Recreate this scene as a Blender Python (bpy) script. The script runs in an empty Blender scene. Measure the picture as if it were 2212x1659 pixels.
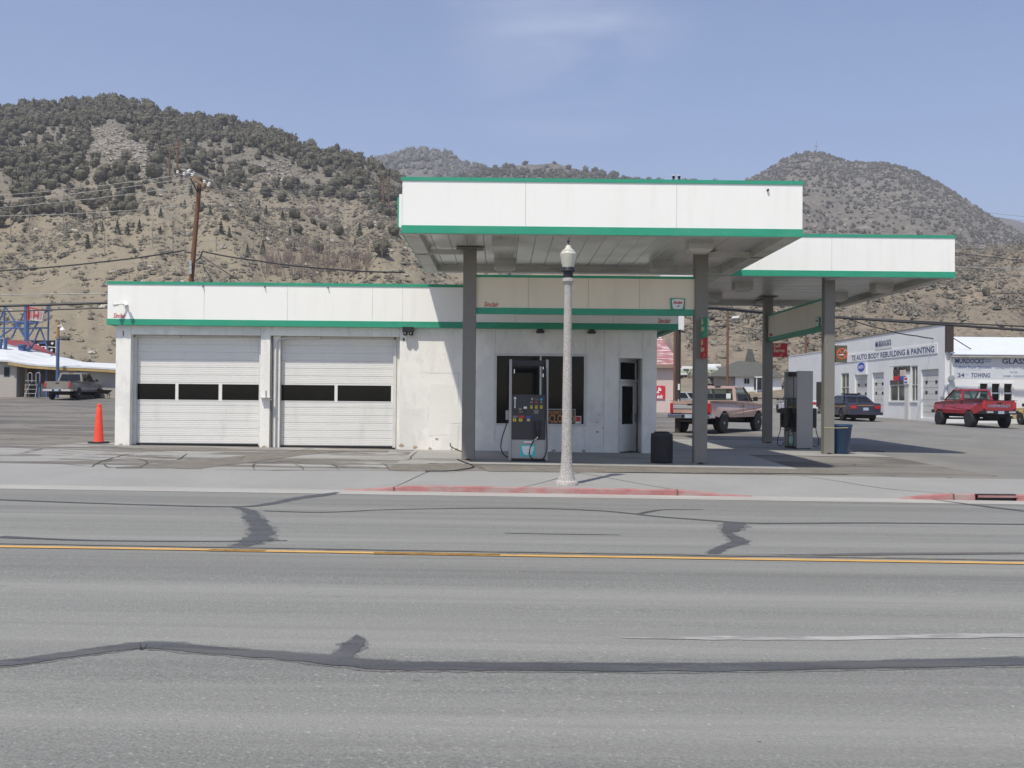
import bpy, math, random
import numpy as np
from mathutils import Vector, Matrix, noise
R = math.radians
rnd = random.Random(7)
scn = bpy.context.scene
col = scn.collection
# ------------------------------------------------------------------ camera, sky, sun, exposure
EYE = 1.66
FPX = 2236.0                       # focal length in 2212-px-wide picture units
cam_d = bpy.data.cameras.new('camera')
cam = bpy.data.objects.new('camera', cam_d); col.objects.link(cam)
cam_d.sensor_width = 36.0; cam_d.lens = 36.0 * FPX / 2212.0
cam_d.clip_start = 0.1; cam_d.clip_end = 20000
CM = Matrix.Rotation(R(-0.56), 4, 'Z') @ Matrix.Rotation(R(90 + 0.72), 4, 'X') @ Matrix.Rotation(R(0.5), 4, 'Z')
CM.translation = Vector((0, 0, EYE))
cam.matrix_world = CM
scn.camera = cam
world = bpy.data.worlds.new("World"); scn.world = world; world.use_nodes = True
SUN_ROT = math.atan2(-0.56, -1.0); SUN_EL = math.atan2(2.0, math.hypot(0.56, 1.0))
wn = world.node_tree; wn.nodes.clear()
wo = wn.nodes.new('ShaderNodeOutputWorld'); bg = wn.nodes.new('ShaderNodeBackground')
sky = wn.nodes.new('ShaderNodeTexSky'); sky.sky_type = 'NISHITA'; sky.sun_disc = False
sky.sun_elevation = SUN_EL; sky.sun_rotation = SUN_ROT; sky.altitude = 1900; sky.air_density = 1.0; sky.dust_density = 1.6; sky.ozone_density = 2.2
bg.inputs['Strength'].default_value = 0.128
tint = wn.nodes.new('ShaderNodeMix'); tint.data_type = 'RGBA'; tint.blend_type = 'MULTIPLY'; tint.inputs[0].default_value = 1.0
tint.inputs[7].default_value = (1.18, 0.985, 0.94, 1)
hs0 = wn.nodes.new('ShaderNodeHueSaturation'); hs0.inputs['Saturation'].default_value = 1.08
wn.links.new(sky.outputs[0], hs0.inputs['Color']); wn.links.new(hs0.outputs[0], tint.inputs[6])
tcw = wn.nodes.new('ShaderNodeTexCoord'); mp = wn.nodes.new('ShaderNodeMapping'); mp.inputs['Scale'].default_value = (1.6, 1.0, 6.0); mp.inputs['Rotation'].default_value = (0.1, 0.25, 0.35)
nz = wn.nodes.new('ShaderNodeTexNoise'); nz.inputs['Scale'].default_value = 1.9; nz.inputs['Detail'].default_value = 9; nz.inputs['Roughness'].default_value = 0.62; nz.inputs['Distortion'].default_value = 0.7
rp = wn.nodes.new('ShaderNodeValToRGB'); rp.color_ramp.elements[0].position = 0.40; rp.color_ramp.elements[1].position = 0.75; rp.color_ramp.elements[1].color = (0.26, 0.26, 0.26, 1)
cl = wn.nodes.new('ShaderNodeMix'); cl.data_type = 'RGBA'; cl.inputs[7].default_value = (7.5, 7.6, 8.2, 1)
wn.links.new(tcw.outputs['Generated'], mp.inputs[0]); wn.links.new(mp.outputs[0], nz.inputs['Vector']); wn.links.new(nz.outputs[0], rp.inputs[0])
vm = wn.nodes.new('ShaderNodeVectorMath'); vm.operation = 'DISTANCE'; vm.inputs[1].default_value = (0.055, 0.935, 0.345)
wn.links.new(tcw.outputs['Generated'], vm.inputs[0]); mr = wn.nodes.new('ShaderNodeMapRange'); mr.inputs[1].default_value = 0.03; mr.inputs[2].default_value = 0.13; mr.inputs[3].default_value = 1.0; mr.inputs[4].default_value = 0.06
mu = wn.nodes.new('ShaderNodeMath'); mu.operation = 'MULTIPLY'; wn.links.new(vm.outputs['Value'], mr.inputs[0]); wn.links.new(rp.outputs[0], mu.inputs[0]); wn.links.new(mr.outputs[0], mu.inputs[1]); wn.links.new(mu.outputs[0], cl.inputs[0]); wn.links.new(tint.outputs[2], cl.inputs[6]); wn.links.new(cl.outputs[2], bg.inputs[0]); wn.links.new(bg.outputs[0], wo.inputs[0])
sd = bpy.data.lights.new('sun', 'SUN'); sd.energy = 3.5; sd.angle = R(1.3); sd.color = (1.0, 0.955, 0.84)
so = bpy.data.objects.new('sun', sd); col.objects.link(so)
so.rotation_euler = Vector((-0.56, -1.0, 2.0)).to_track_quat('Z', 'Y').to_euler(); so.location = (-20, -30, 60)
scn.view_settings.view_transform = 'Standard'; scn.view_settings.look = 'None'; scn.view_settings.gamma = 1.0
scn.view_settings.use_curve_mapping = False
scn.view_settings.exposure = 0.52
HAZE = 0.00035
scn.cycles.max_bounces = 8; scn.cycles.transparent_max_bounces = 12
# ------------------------------------------------------------------ picture units <-> world (measuring aid)
C3 = CM.to_3x3()
def ray(x, y): return C3 @ Vector(((x - 1106) / FPX, -(y - 829.5) / FPX, -1.0))
def atY(x, y, Y):
    r = ray(x, y); return Vector((0, 0, EYE)) + r * (Y / r.y)
def atX(x, y, X):
    r = ray(x, y); return Vector((0, 0, EYE)) + r * (X / r.x)
CI = C3.inverted()
def proj(p):
    c = CI @ (Vector(p) - Vector((0, 0, EYE))); return 1106 - c.x / c.z * FPX, 829.5 + c.y / c.z * FPX
def Z(reg, px, py): return (reg[0] + px / reg[2]) * 0.60636, (reg[1] + py / reg[2]) * 0.60636
Z5 = (2900, 1000, 2.0735); ZL = (0, 1050, 3.687); ZH = (0, 300, 1.5255); ZP = (2300, 1050, 3.016)
# ------------------------------------------------------------------ helpers
def tag(o, label=None, cat=None, group=None, kind=None):
    if label: o['label'] = label
    if cat: o['category'] = cat
    if group: o['group'] = group
    if kind: o['kind'] = kind
    return o
def chainloc(p):
    v = Vector((0, 0, 0))
    while p: v += p.location; p = p.parent
    return v
def thing(name, label, cat, loc=(0, 0, 0), group=None):
    o = bpy.data.objects.new(name, None); col.objects.link(o); o.location = loc; o.empty_display_size = 0.3
    return tag(o, label, cat, group)
def copy_tree(o, parent=None):
    c = o.copy(); col.objects.link(c); c.parent = parent
    for ch in list(o.children): copy_tree(ch, c)
    return c
class MB:
    def __init__(s): s.v = []; s.f = []; s.m = []
    def add(s, vs, fs, m=0):
        b = len(s.v); s.v += [tuple(v) for v in vs]
        for f in fs: s.f.append(tuple(b + i for i in f)); s.m.append(m)
        return s
    def box(s, x0, x1, y0, y1, z0, z1, m=0):
        vs = [(x, y, z) for z in (z0, z1) for y in (y0, y1) for x in (x0, x1)]
        return s.add(vs, [(0, 2, 3, 1), (4, 5, 7, 6), (0, 1, 5, 4), (2, 6, 7, 3), (0, 4, 6, 2), (1, 3, 7, 5)], m)
    def obox(s, c, ax, ay, az, m=0):                       # oriented box: centre + half axes
        c = Vector(c); ax = Vector(ax); ay = Vector(ay); az = Vector(az)
        vs = [c + ax * i + ay * j + az * k for k in (-1, 1) for j in (-1, 1) for i in (-1, 1)]
        return s.add(vs, [(0, 2, 3, 1), (4, 5, 7, 6), (0, 1, 5, 4), (2, 6, 7, 3), (0, 4, 6, 2), (1, 3, 7, 5)], m)
    def cyl(s, p0, p1, r0, r1=None, n=12, m=0, cap=True):
        r1 = r0 if r1 is None else r1
        p0 = Vector(p0); p1 = Vector(p1); d = (p1 - p0).normalized()
        a = d.orthogonal().normalized(); b = d.cross(a)
        vs = [p + (a * math.cos(t) + b * math.sin(t)) * r for p, r in ((p0, r0), (p1, r1)) for t in [2 * math.pi * i / n for i in range(n)]]
        fs = [(i, (i + 1) % n, n + (i + 1) % n, n + i) for i in range(n)]
        if cap: fs += [tuple(range(n - 1, -1, -1)), tuple(range(n, 2 * n))]
        return s.add(vs, fs, m)
    def tube(s, pts, r, n=6, m=0, taper=None):
        pts = [Vector(p) for p in pts]; rings = []; up = None
        for i, p in enumerate(pts):
            d = (pts[min(i + 1, len(pts) - 1)] - pts[max(i - 1, 0)]).normalized()
            if up is None: up = d.orthogonal().normalized()
            up = (up - d * up.dot(d)).normalized(); b = d.cross(up)
            rr = r if taper is None else r * (1 + (taper - 1) * i / (len(pts) - 1))
            rings.append([p + (up * math.cos(t) + b * math.sin(t)) * rr for t in [2 * math.pi * k / n for k in range(n)]])
        vs = [v for q in rings for v in q]; fs = []
        for i in range(len(pts) - 1):
            for k in range(n): fs.append((i * n + k, i * n + (k + 1) % n, (i + 1) * n + (k + 1) % n, (i + 1) * n + k))
        fs += [tuple(range(n - 1, -1, -1)), tuple(range((len(pts) - 1) * n, len(pts) * n))]
        return s.add(vs, fs, m)
    def lathe(s, prof, c=(0, 0, 0), n=24, m=0, axis='z', cap=True):
        vs = []
        for r, h in prof:
            for k in range(n):
                t = 2 * math.pi * k / n; x, y = r * math.cos(t), r * math.sin(t)
                vs.append((c[0] + x, c[1] + y, c[2] + h) if axis == 'z' else (c[0] + x, c[1] + h, c[2] + y))
        fs = []
        for i in range(len(prof) - 1):
            for k in range(n):
                q = (i * n + k, i * n + (k + 1) % n, (i + 1) * n + (k + 1) % n, (i + 1) * n + k)
                fs.append(q if axis == 'z' else q[::-1])
        if cap:
            fs.append(tuple(range(n - 1, -1, -1)) if axis == 'z' else tuple(range(n)))
            l = (len(prof) - 1) * n; q = tuple(range(l, l + n)); fs.append(q if axis == 'z' else q[::-1])
        return s.add(vs, fs, m)
    def slab(s, poly, o, u, w, t, m=0):                    # polygon (a,b) in plane o + a*u + b*w, thickness vector t
        o = Vector(o); u = Vector(u); w = Vector(w); t = Vector(t); n = len(poly)
        vs = [o + u * a + w * b for a, b in poly] + [o + u * a + w * b + t for a, b in poly]
        fs = [tuple(range(n)), tuple(range(2 * n - 1, n - 1, -1))] + [(i, n + i, n + (i + 1) % n, (i + 1) % n) for i in range(n)]
        return s.add(vs, fs, m)
    def build(s, name, mats, parent=None, smooth=False, bevel=0, origin=None, recalc=False):
        me = bpy.data.meshes.new(name)
        off = chainloc(parent) if parent else Vector((0, 0, 0))
        if origin == 'base' and s.v:
            xs = [v[0] for v in s.v]; ys = [v[1] for v in s.v]; off = Vector(((min(xs) + max(xs)) / 2, (min(ys) + max(ys)) / 2, min(v[2] for v in s.v)))
        me.from_pydata([(v[0] - off.x, v[1] - off.y, v[2] - off.z) for v in s.v], [], s.f)
        if not isinstance(mats, (list, tuple)): mats = [mats]
        for m in mats: me.materials.append(m)
        if len(mats) > 1: me.polygons.foreach_set('material_index', s.m)
        if smooth:
            me.polygons.foreach_set('use_smooth', [True] * len(me.polygons))
            try: me.set_sharp_from_angle(angle=R(40))
            except Exception: pass
        me.validate(); me.update()
        o = bpy.data.objects.new(name, me); col.objects.link(o)
        if parent: o.parent = parent
        elif origin == 'base': o.location = off
        if recalc:
            import bmesh
            b = bmesh.new(); b.from_mesh(me); bmesh.ops.recalc_face_normals(b, faces=b.faces); b.to_mesh(me); b.free()
        if bevel:
            md = o.modifiers.new('bevel', 'BEVEL'); md.width = bevel; md.segments = 2; md.limit_method = 'ANGLE'; md.angle_limit = R(35)
        return o
def part(name, mats, parent, fn, **k):
    m = MB(); fn(m); return m.build(name, mats, parent, **k)
def text_vf(s, size, bold=0.0, shear=0.0, align='LEFT', spacing=1.0, ext=0.002):
    cu = bpy.data.curves.new('lettering', 'FONT'); cu.body = s; cu.size = size; cu.offset = bold; cu.shear = shear; cu.align_x = align
    cu.extrude = ext; cu.space_character = spacing; cu.resolution_u = 2
    o = bpy.data.objects.new('lettering', cu); col.objects.link(o)
    me = bpy.data.meshes.new_from_object(o.evaluated_get(bpy.context.evaluated_depsgraph_get()))
    vs = [v.co.copy() for v in me.vertices]; fs = [tuple(p.vertices) for p in me.polygons]
    bpy.data.objects.remove(o); bpy.data.curves.remove(cu); bpy.data.meshes.remove(me)
    return vs, fs
def text_into(mb, s, size, o, u, m=0, w=(0, 0, 1), width=None, **k):  # writes along u, up w, from o
    vs, fs = text_vf(s, size, **k)
    if not vs: return
    sx = 1.0
    if width:
        x1 = max(v.x for v in vs); x0 = min(v.x for v in vs); sx = width / (x1 - x0)
    u = Vector(u); w = Vector(w); n = u.cross(w); o = Vector(o)
    mb.add([o + u * (v.x * sx) + w * v.y + n * v.z for v in vs], fs, m)
# ------------------------------------------------------------------ materials
def mat(name, c, rough=0.7, var=0.12, scale=3.0, bump=0.0, bscale=40.0, metal=0.0, c2=None, lo=0.45, hi=0.62, fine=0.0, fscale=120.0, stretch=None, emis=None, spec=None, coat=0.0, coords='Object'):
    m = bpy.data.materials.new(name); m.use_nodes = True; nt = m.node_tree; N = nt.nodes; L = nt.links
    p = N['Principled BSDF']; p.inputs['Roughness'].default_value = rough; p.inputs['Metallic'].default_value = metal
    if spec is not None: p.inputs['Specular IOR Level'].default_value = spec
    if coat: p.inputs['Coat Weight'].default_value = coat; p.inputs['Coat Roughness'].default_value = 0.08
    tc = N.new('ShaderNodeTexCoord'); src = tc.outputs[coords]
    if stretch:
        mm = N.new('ShaderNodeMapping'); mm.inputs['Scale'].default_value = stretch; L.new(src, mm.inputs[0]); src = mm.outputs[0]
    n = N.new('ShaderNodeTexNoise'); n.inputs['Scale'].default_value = scale; n.inputs['Detail'].default_value = 6; n.inputs['Roughness'].default_value = 0.62; L.new(src, n.inputs['Vector'])
    r = N.new('ShaderNodeValToRGB'); r.color_ramp.elements[0].position = lo if c2 else 0.3; r.color_ramp.elements[1].position = hi if c2 else 0.7
    if c2: a, b = c, c2
    else: a = [v * (1 - var) for v in c]; b = [min(v * (1 + var), 0.95) for v in c]
    r.color_ramp.elements[0].color = (*a, 1); r.color_ramp.elements[1].color = (*b, 1)
    L.new(n.outputs[0], r.inputs[0]); out = r.outputs[0]
    if fine:
        n2 = N.new('ShaderNodeTexNoise'); n2.inputs['Scale'].default_value = fscale; n2.inputs['Detail'].default_value = 3; L.new(tc.outputs[coords], n2.inputs['Vector'])
        r2 = N.new('ShaderNodeValToRGB'); r2.color_ramp.elements[0].position = 0.3; r2.color_ramp.elements[1].position = 0.7
        r2.color_ramp.elements[0].color = (1 - fine,) * 3 + (1,); r2.color_ramp.elements[1].color = (1 + fine,) * 3 + (1,)
        L.new(n2.outputs[0], r2.inputs[0])
        mx = N.new('ShaderNodeMix'); mx.data_type = 'RGBA'; mx.blend_type = 'MULTIPLY'; mx.inputs[0].default_value = 1
        L.new(out, mx.inputs[6]); L.new(r2.outputs[0], mx.inputs[7]); out = mx.outputs[2]
    L.new(out, p.inputs['Base Color'])
    if bump:
        nb = N.new('ShaderNodeTexNoise'); nb.inputs['Scale'].default_value = bscale; nb.inputs['Detail'].default_value = 4; L.new(tc.outputs[coords], nb.inputs['Vector'])
        bp = N.new('ShaderNodeBump'); bp.inputs['Strength'].default_value = bump; bp.inputs['Distance'].default_value = 0.02
        L.new(nb.outputs[0], bp.inputs['Height']); L.new(bp.outputs[0], p.inputs['Normal'])
    if emis: p.inputs['Emission Color'].default_value = (*emis, 1); p.inputs['Emission Strength'].default_value = 1
    return m
def mixin(m, c, scale, lo, hi, stretch=None, amt=1.0, detail=6, dist=0.0, coords='Object', off=(0, 0, 0)):   # lay a further colour over a material through a noise mask
    nt = m.node_tree; N = nt.nodes; L = nt.links; p = N['Principled BSDF']
    prev = p.inputs['Base Color'].links[0].from_socket
    tc = N.new('ShaderNodeTexCoord'); mm = N.new('ShaderNodeMapping'); mm.inputs['Location'].default_value = off
    if stretch: mm.inputs['Scale'].default_value = stretch
    L.new(tc.outputs[coords], mm.inputs[0])
    n = N.new('ShaderNodeTexNoise'); n.inputs['Scale'].default_value = scale; n.inputs['Detail'].default_value = detail; n.inputs['Roughness'].default_value = 0.65; n.inputs['Distortion'].default_value = dist
    L.new(mm.outputs[0], n.inputs['Vector'])
    r = N.new('ShaderNodeMapRange'); r.inputs[1].default_value = lo; r.inputs[2].default_value = hi; r.inputs[4].default_value = amt
    L.new(n.outputs[0], r.inputs[0])
    mx = N.new('ShaderNodeMix'); mx.data_type = 'RGBA'; mx.inputs[7].default_value = (*c, 1)
    L.new(r.outputs[0], mx.inputs[0]); L.new(prev, mx.inputs[6]); L.new(mx.outputs[2], p.inputs['Base Color'])
    return m
def cracks(m, c, scale, width, stretch=(1, 1, 1), amt=0.8, dist=0.3):
    nt = m.node_tree; N = nt.nodes; L = nt.links; p = N['Principled BSDF']
    prev = p.inputs['Base Color'].links[0].from_socket
    tc = N.new('ShaderNodeTexCoord'); mm = N.new('ShaderNodeMapping'); mm.inputs['Scale'].default_value = stretch; L.new(tc.outputs['Object'], mm.inputs[0])
    nn = N.new('ShaderNodeTexNoise'); nn.inputs['Scale'].default_value = 1.3; nn.inputs['Detail'].default_value = 5; L.new(mm.outputs[0], nn.inputs['Vector'])
    av = N.new('ShaderNodeMix'); av.data_type = 'RGBA'; av.inputs[0].default_value = dist; L.new(mm.outputs[0], av.inputs[6]); L.new(nn.outputs[1], av.inputs[7])
    v = N.new('ShaderNodeTexVoronoi'); v.feature = 'DISTANCE_TO_EDGE'; v.inputs['Scale'].default_value = scale; L.new(av.outputs[2], v.inputs['Vector'])
    r = N.new('ShaderNodeMapRange'); r.inputs[1].default_value = 0; r.inputs[2].default_value = width; r.inputs[3].default_value = amt; r.inputs[4].default_value = 0
    L.new(v.outputs[0], r.inputs[0])
    mx = N.new('ShaderNodeMix'); mx.data_type = 'RGBA'; mx.inputs[7].default_value = (*c, 1)
    L.new(r.outputs[0], mx.inputs[0]); L.new(prev, mx.inputs[6]); L.new(mx.outputs[2], p.inputs['Base Color'])
    return m
def glassmat(name, c, alpha):
    m = bpy.data.materials.new(name); m.use_nodes = True; nt = m.node_tree; N = nt.nodes; L = nt.links
    p = N['Principled BSDF']; p.inputs['Base Color'].default_value = (*c, 1); p.inputs['Roughness'].default_value = 0.06
    tr = N.new('ShaderNodeBsdfTransparent'); tr.inputs[0].default_value = (0.8, 0.9, 0.86, 1); mx = N.new('ShaderNodeMixShader'); mx.inputs[0].default_value = alpha
    L.new(tr.outputs[0], mx.inputs[1]); L.new(p.outputs[0], mx.inputs[2]); L.new(mx.outputs[0], N['Material Output'].inputs[0])
    return m
M = {}
asp = M['asphalt'] = mat('asphalt_road', (0.186, 0.185, 0.172), 0.9, 0.10, 0.25, bump=0.5, bscale=60, fine=0.26, fscale=48, stretch=(0.12, 1.5, 1))
mixin(asp, (0.262, 0.258, 0.238), 0.9, 0.42, 0.60, (0.035, 1.0, 1), 0.8); mixin(asp, (0.130, 0.129, 0.120), 0.55, 0.48, 0.64, (0.03, 1.1, 1), 0.75, off=(3, 5, 0))
mixin(asp, (0.40, 0.39, 0.37), 34, 0.60, 0.68, None, 0.8); mixin(asp, (0.07, 0.068, 0.065), 30, 0.62, 0.70, None, 0.6, off=(8, 8, 0)); mixin(asp, (0.085, 0.083, 0.08), 13, 0.745, 0.765, (0.4, 1, 1), 0.75, 2); mixin(asp, (0.20, 0.195, 0.185), 3.0, 0.5, 0.62, (0.03, 1.2, 1), 0.45, off=(7, 1, 0))
mixin(asp, (0.245, 0.243, 0.235), 0.35, 0.55, 0.75, (0.06, 0.5, 1), 0.5, off=(1, 9, 0))
M['asphalt2'] = mat('asphalt_side_street', (0.185, 0.178, 0.165), 0.92, 0.12, 0.4, bump=0.3, fine=0.12, fscale=40)
mixin(M['asphalt2'], (0.225, 0.213, 0.19), 0.25, 0.48, 0.62, (1, 0.6, 1), 0.6, off=(4, 4, 0)); mixin(M['asphalt2'], (0.125, 0.12, 0.112), 0.3, 0.5, 0.7, (1, 0.4, 1), 0.7)
lot = M['lot'] = mat('worn_lot_paving', (0.185, 0.170, 0.150), 0.95, 0.16, 0.7, bump=0.5, bscale=60, fine=0.2, fscale=45)
mixin(lot, (0.105, 0.096, 0.086), 0.33, 0.46, 0.56, (0.5, 1.4, 1), 0.9, dist=0.6); mixin(lot, (0.26, 0.245, 0.22), 0.55, 0.55, 0.70, (0.6, 1.5, 1), 0.6, off=(4, 2, 0)); mixin(lot, (0.33, 0.30, 0.25), 14, 0.64, 0.70, None, 0.5)
cracks(lot, (0.06, 0.055, 0.05), 0.45, 0.012, (1, 1.6, 1), 0.75)
con = M['concrete'] = mat('old_concrete', (0.33, 0.325, 0.31), 0.93, 0.12, 0.8, bump=0.3, bscale=60, fine=0.12, fscale=50)
mixin(con, (0.25, 0.245, 0.235), 0.5, 0.5, 0.75, (0.4, 1, 1), 0.6)
cc = M['cracked'] = mat('cracked_concrete', (0.29, 0.283, 0.268), 0.94, 0.12, 0.9, bump=0.4, bscale=55, fine=0.16, fscale=45)
mixin(cc, (0.145, 0.132, 0.115), 0.42, 0.475, 0.515, (0.5, 1.4, 1), 0.95, dist=0.8); mixin(cc, (0.36, 0.35, 0.325), 0.6, 0.54, 0.60, (0.4, 1.4, 1), 0.6, off=(5, 0, 0)); cracks(cc, (0.075, 0.068, 0.06), 0.5, 0.028, (0.75, 1.5, 1), 0.8, 0.45)
M['stained'] = mixin(mat('stained_concrete', (0.31, 0.30, 0.28), 0.85, 0.1, 0.6, bump=0.25, fine=0.12, fscale=50), (0.17, 0.16, 0.145), 0.5, 0.52, 0.68, (0.5, 1.3, 1), 0.8)
M['gutter'] = mixin(mat('gutter_concrete', (0.37, 0.36, 0.335), 0.93, 0.1, 0.8, fine=0.12, fscale=40), (0.30, 0.25, 0.22), 0.7, 0.5, 0.7, (0.1, 2, 1), 0.5)
M['redpaint'] = mixin(mat('worn_red_kerb_paint', (0.34, 0.14, 0.135), 0.8, 0.15, 2, fine=0.12), (0.32, 0.235, 0.215), 4, 0.44, 0.60, (0.6, 1, 2), 0.9)
mixin(M['redpaint'], (0.09, 0.07, 0.065), 3, 0.66, 0.70, (0.4, 1, 6), 0.9)
M['tar'] = mat('tar_seal', (0.072, 0.072, 0.077), 0.7, 0.3, 4.0, fine=0.2, fscale=40, stretch=(0.3, 2, 1)); mixin(M['tar'], (0.115, 0.112, 0.108), 1.6, 0.50, 0.68, (0.2, 3, 1), 0.7)
M['yellow'] = mixin(mat('worn_yellow_paint', (0.56, 0.33, 0.10), 0.8, 0.10, 3, fine=0.1), (0.26, 0.22, 0.16), 9, 0.62, 0.70, (0.4, 1, 1), 0.85)
M['whiteline'] = mixin(mat('worn_white_paint', (0.36, 0.355, 0.335), 0.8, 0.1, 3), (0.215, 0.21, 0.20), 7, 0.44, 0.60, (0.3, 1, 1), 0.9)
st = M['stucco'] = mat('white_painted_stucco', (0.83, 0.805, 0.745), 0.9, 0.04, 1.5, bump=0.45, bscale=35, fine=0.03, fscale=30)
mixin(st, (0.66, 0.635, 0.58), 0.9, 0.50, 0.66, (1, 1, 0.45), 0.55, dist=0.5); mixin(st, (0.62, 0.59, 0.53), 5, 0.55, 0.62, (1, 1, 0.3), 0.4); mixin(st, (0.36, 0.27, 0.19), 3, 0.71, 0.74, None, 0.6); mixin(st, (0.60, 0.59, 0.565), 0.35, 0.5, 0.54, (1, 1, 1), 0.35, off=(2, 2, 2))
M['cream'] = mixin(mat('cream_sign_panel', (0.76, 0.68, 0.53), 0.5, 0.03, 1), (0.60, 0.53, 0.40), 2.2, 0.5, 0.75, (1, 1, 0.25), 0.4)
M['fascia'] = mixin(mat('white_fascia_panel', (0.86, 0.845, 0.79), 0.45, 0.015, 0.7), (0.74, 0.71, 0.64), 1.6, 0.52, 0.75, (2.5, 1, 0.22), 0.45)
M['green'] = mixin(mat('green_trim', (0.022, 0.300, 0.175), 0.5, 0.08, 1.2), (0.09, 0.33, 0.22), 1.1, 0.5, 0.75, (0.6, 1, 3), 0.6)
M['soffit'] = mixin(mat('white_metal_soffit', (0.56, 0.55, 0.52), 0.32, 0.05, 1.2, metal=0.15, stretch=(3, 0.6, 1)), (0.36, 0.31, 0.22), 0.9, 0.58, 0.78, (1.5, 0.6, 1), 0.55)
M['flange'] = mixin(mat('dirty_white_flange', (0.52, 0.51, 0.47), 0.6, 0.1, 2), (0.24, 0.19, 0.12), 1.6, 0.52, 0.75, (0.5, 0.5, 2), 0.7)
M['column'] = mixin(mat('grey_painted_column', (0.195, 0.182, 0.158), 0.5, 0.06, 2), (0.25, 0.24, 0.23), 1.4, 0.55, 0.8, (1, 1, 0.3), 0.5)
M['rust'] = mat('rust', (0.22, 0.09, 0.035), 0.9, 0.4, 12)
M['doorwhite'] = mixin(mat('white_ribbed_door', (0.74, 0.725, 0.68), 0.55, 0.03, 2), (0.55, 0.54, 0.50), 1.2, 0.55, 0.8, (2, 1, 0.5), 0.5)
M['trim'] = mixin(mat('white_wood_trim', (0.60, 0.60, 0.58), 0.75, 0.08, 5), (0.4, 0.36, 0.3), 6, 0.62, 0.72, (1, 1, 0.3), 0.6)
M['darkglass'] = mat('dark_window_glass', (0.006, 0.007, 0.007), 0.08, 0.3, 1.5, spec=0.15)
M['shopglass'] = mixin(mat('shop_window_glass', (0.05, 0.055, 0.06), 0.1, 0.3, 1.5, spec=0.5), (0.16, 0.17, 0.17), 0.8, 0.5, 0.7)
M['black'] = mat('black_plastic', (0.012, 0.012, 0.013), 0.45, 0.2, 5)
M['rubber'] = mat('black_rubber', (0.016, 0.016, 0.017), 0.75, 0.25, 6)
M['charcoal'] = mat('charcoal_panel', (0.028, 0.028, 0.031), 0.35, 0.15, 3)
M['pumpgrey'] = mixin(mat('pump_grey_steel', (0.36, 0.345, 0.325), 0.42, 0.04, 2, metal=0.25), (0.28, 0.26, 0.23), 2, 0.55, 0.8, None, 0.4)
M['chrome'] = mat('chrome', (0.62, 0.62, 0.64), 0.2, 0.05, 3, metal=1.0)
M['alu'] = mat('brushed_metal', (0.5, 0.5, 0.5), 0.4, 0.08, 3, metal=0.8)
M['white'] = mat('white_plastic', (0.75, 0.75, 0.73), 0.5, 0.04, 3)
M['red'] = mat('red_sign', (0.55, 0.02, 0.03), 0.5, 0.08, 3)
M['signred'] = mat('red_lettering', (0.50, 0.03, 0.025), 0.55, 0.1, 4)
M['tealsign'] = mat('teal_sticker', (0.07, 0.52, 0.47), 0.5, 0.06, 4)
M['yellowbtn'] = mat('yellow_button', (0.80, 0.62, 0.02), 0.5, 0.05, 4)
M['tan'] = mat('tan_label', (0.5, 0.42, 0.25), 0.5, 0.1, 4)
M['blue'] = mat('blue_label', (0.04, 0.08, 0.42), 0.5, 0.1, 4)
M['skyblue'] = mat('light_blue_label', (0.05, 0.30, 0.60), 0.5, 0.1, 4)
M['orangetext'] = mat('orange_lettering', (0.62, 0.25, 0.05), 0.6, 0.1, 4)
M['cone'] = mixin(mat('orange_cone_plastic', (0.84, 0.075, 0.035), 0.5, 0.08, 4), (0.42, 0.07, 0.05), 5, 0.58, 0.75, (1, 1, .4), 0.7)
M['bucket'] = mat('blue_plastic_barrel', (0.018, 0.058, 0.115), 0.4, 0.12, 3)
te = M['terrazzo'] = mat('pebble_concrete', (0.36, 0.335, 0.31), 0.85, 0.1, 2, bump=0.6, bscale=90)
mixin(te, (0.60, 0.57, 0.53), 60, 0.52, 0.57, None, 0.9, 2); mixin(te, (0.20, 0.17, 0.16), 42, 0.60, 0.64, None, 0.8, 2, off=(3, 3, 3))
M['globe'] = mat('frosted_lamp_glass', (0.52, 0.51, 0.43), 0.22, 0.06, 5, spec=0.6)
M['globe'].node_tree.nodes['Principled BSDF'].inputs['Subsurface Weight'].default_value = 0.3
M['blackiron'] = mat('black_cast_iron', (0.012, 0.014, 0.017), 0.5, 0.2, 6)
M['bluewall'] = mat('blue_painted_steel', (0.06, 0.11, 0.24), 0.6, 0.2, 4)
M['wood'] = mixin(mat('brown_pole_wood', (0.155, 0.075, 0.042), 0.9, 0.2, 3, stretch=(6, 6, 0.6)), (0.26, 0.16, 0.10), 2, 0.55, 0.75, (5, 5, 0.4), 0.6)
M['oldwood'] = mat('weathered_arm_wood', (0.20, 0.14, 0.085), 0.9, 0.25, 4)
M['poledark'] = mat('dark_brown_steel', (0.05, 0.033, 0.03), 0.7, 0.2, 3)
M['wire'] = mat('black_cable', (0.025, 0.025, 0.03), 0.6, 0.2, 3)
M['wirelight'] = mat('bare_aluminium_wire', (0.26, 0.26, 0.26), 0.5, 0.1, 3)
M['beige'] = mat('beige_render', (0.40, 0.37, 0.33), 0.9, 0.07, 1.5, bump=0.2)
M['snowroof'] = mixin(mat('white_coated_roofing', (0.62, 0.63, 0.64), 0.7, 0.05, 1.0), (0.40, 0.41, 0.43), 1.1, 0.52, 0.7, (0.4, 1, 1), 0.6)
M['redroof'] = mixin(mat('red_metal_roof', (0.26, 0.055, 0.06), 0.6, 0.15, 1), (0.16, 0.04, 0.045), 1.2, 0.5, 0.7, (2, 0.3, 1), 0.6)
M['whitesteel'] = mixin(mat('white_metal_roofing', (0.72, 0.74, 0.78), 0.4, 0.03, 1), (0.62, 0.64, 0.68), 1.4, 0.5, 0.7, (3, 0.4, 1), 0.5)
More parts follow.
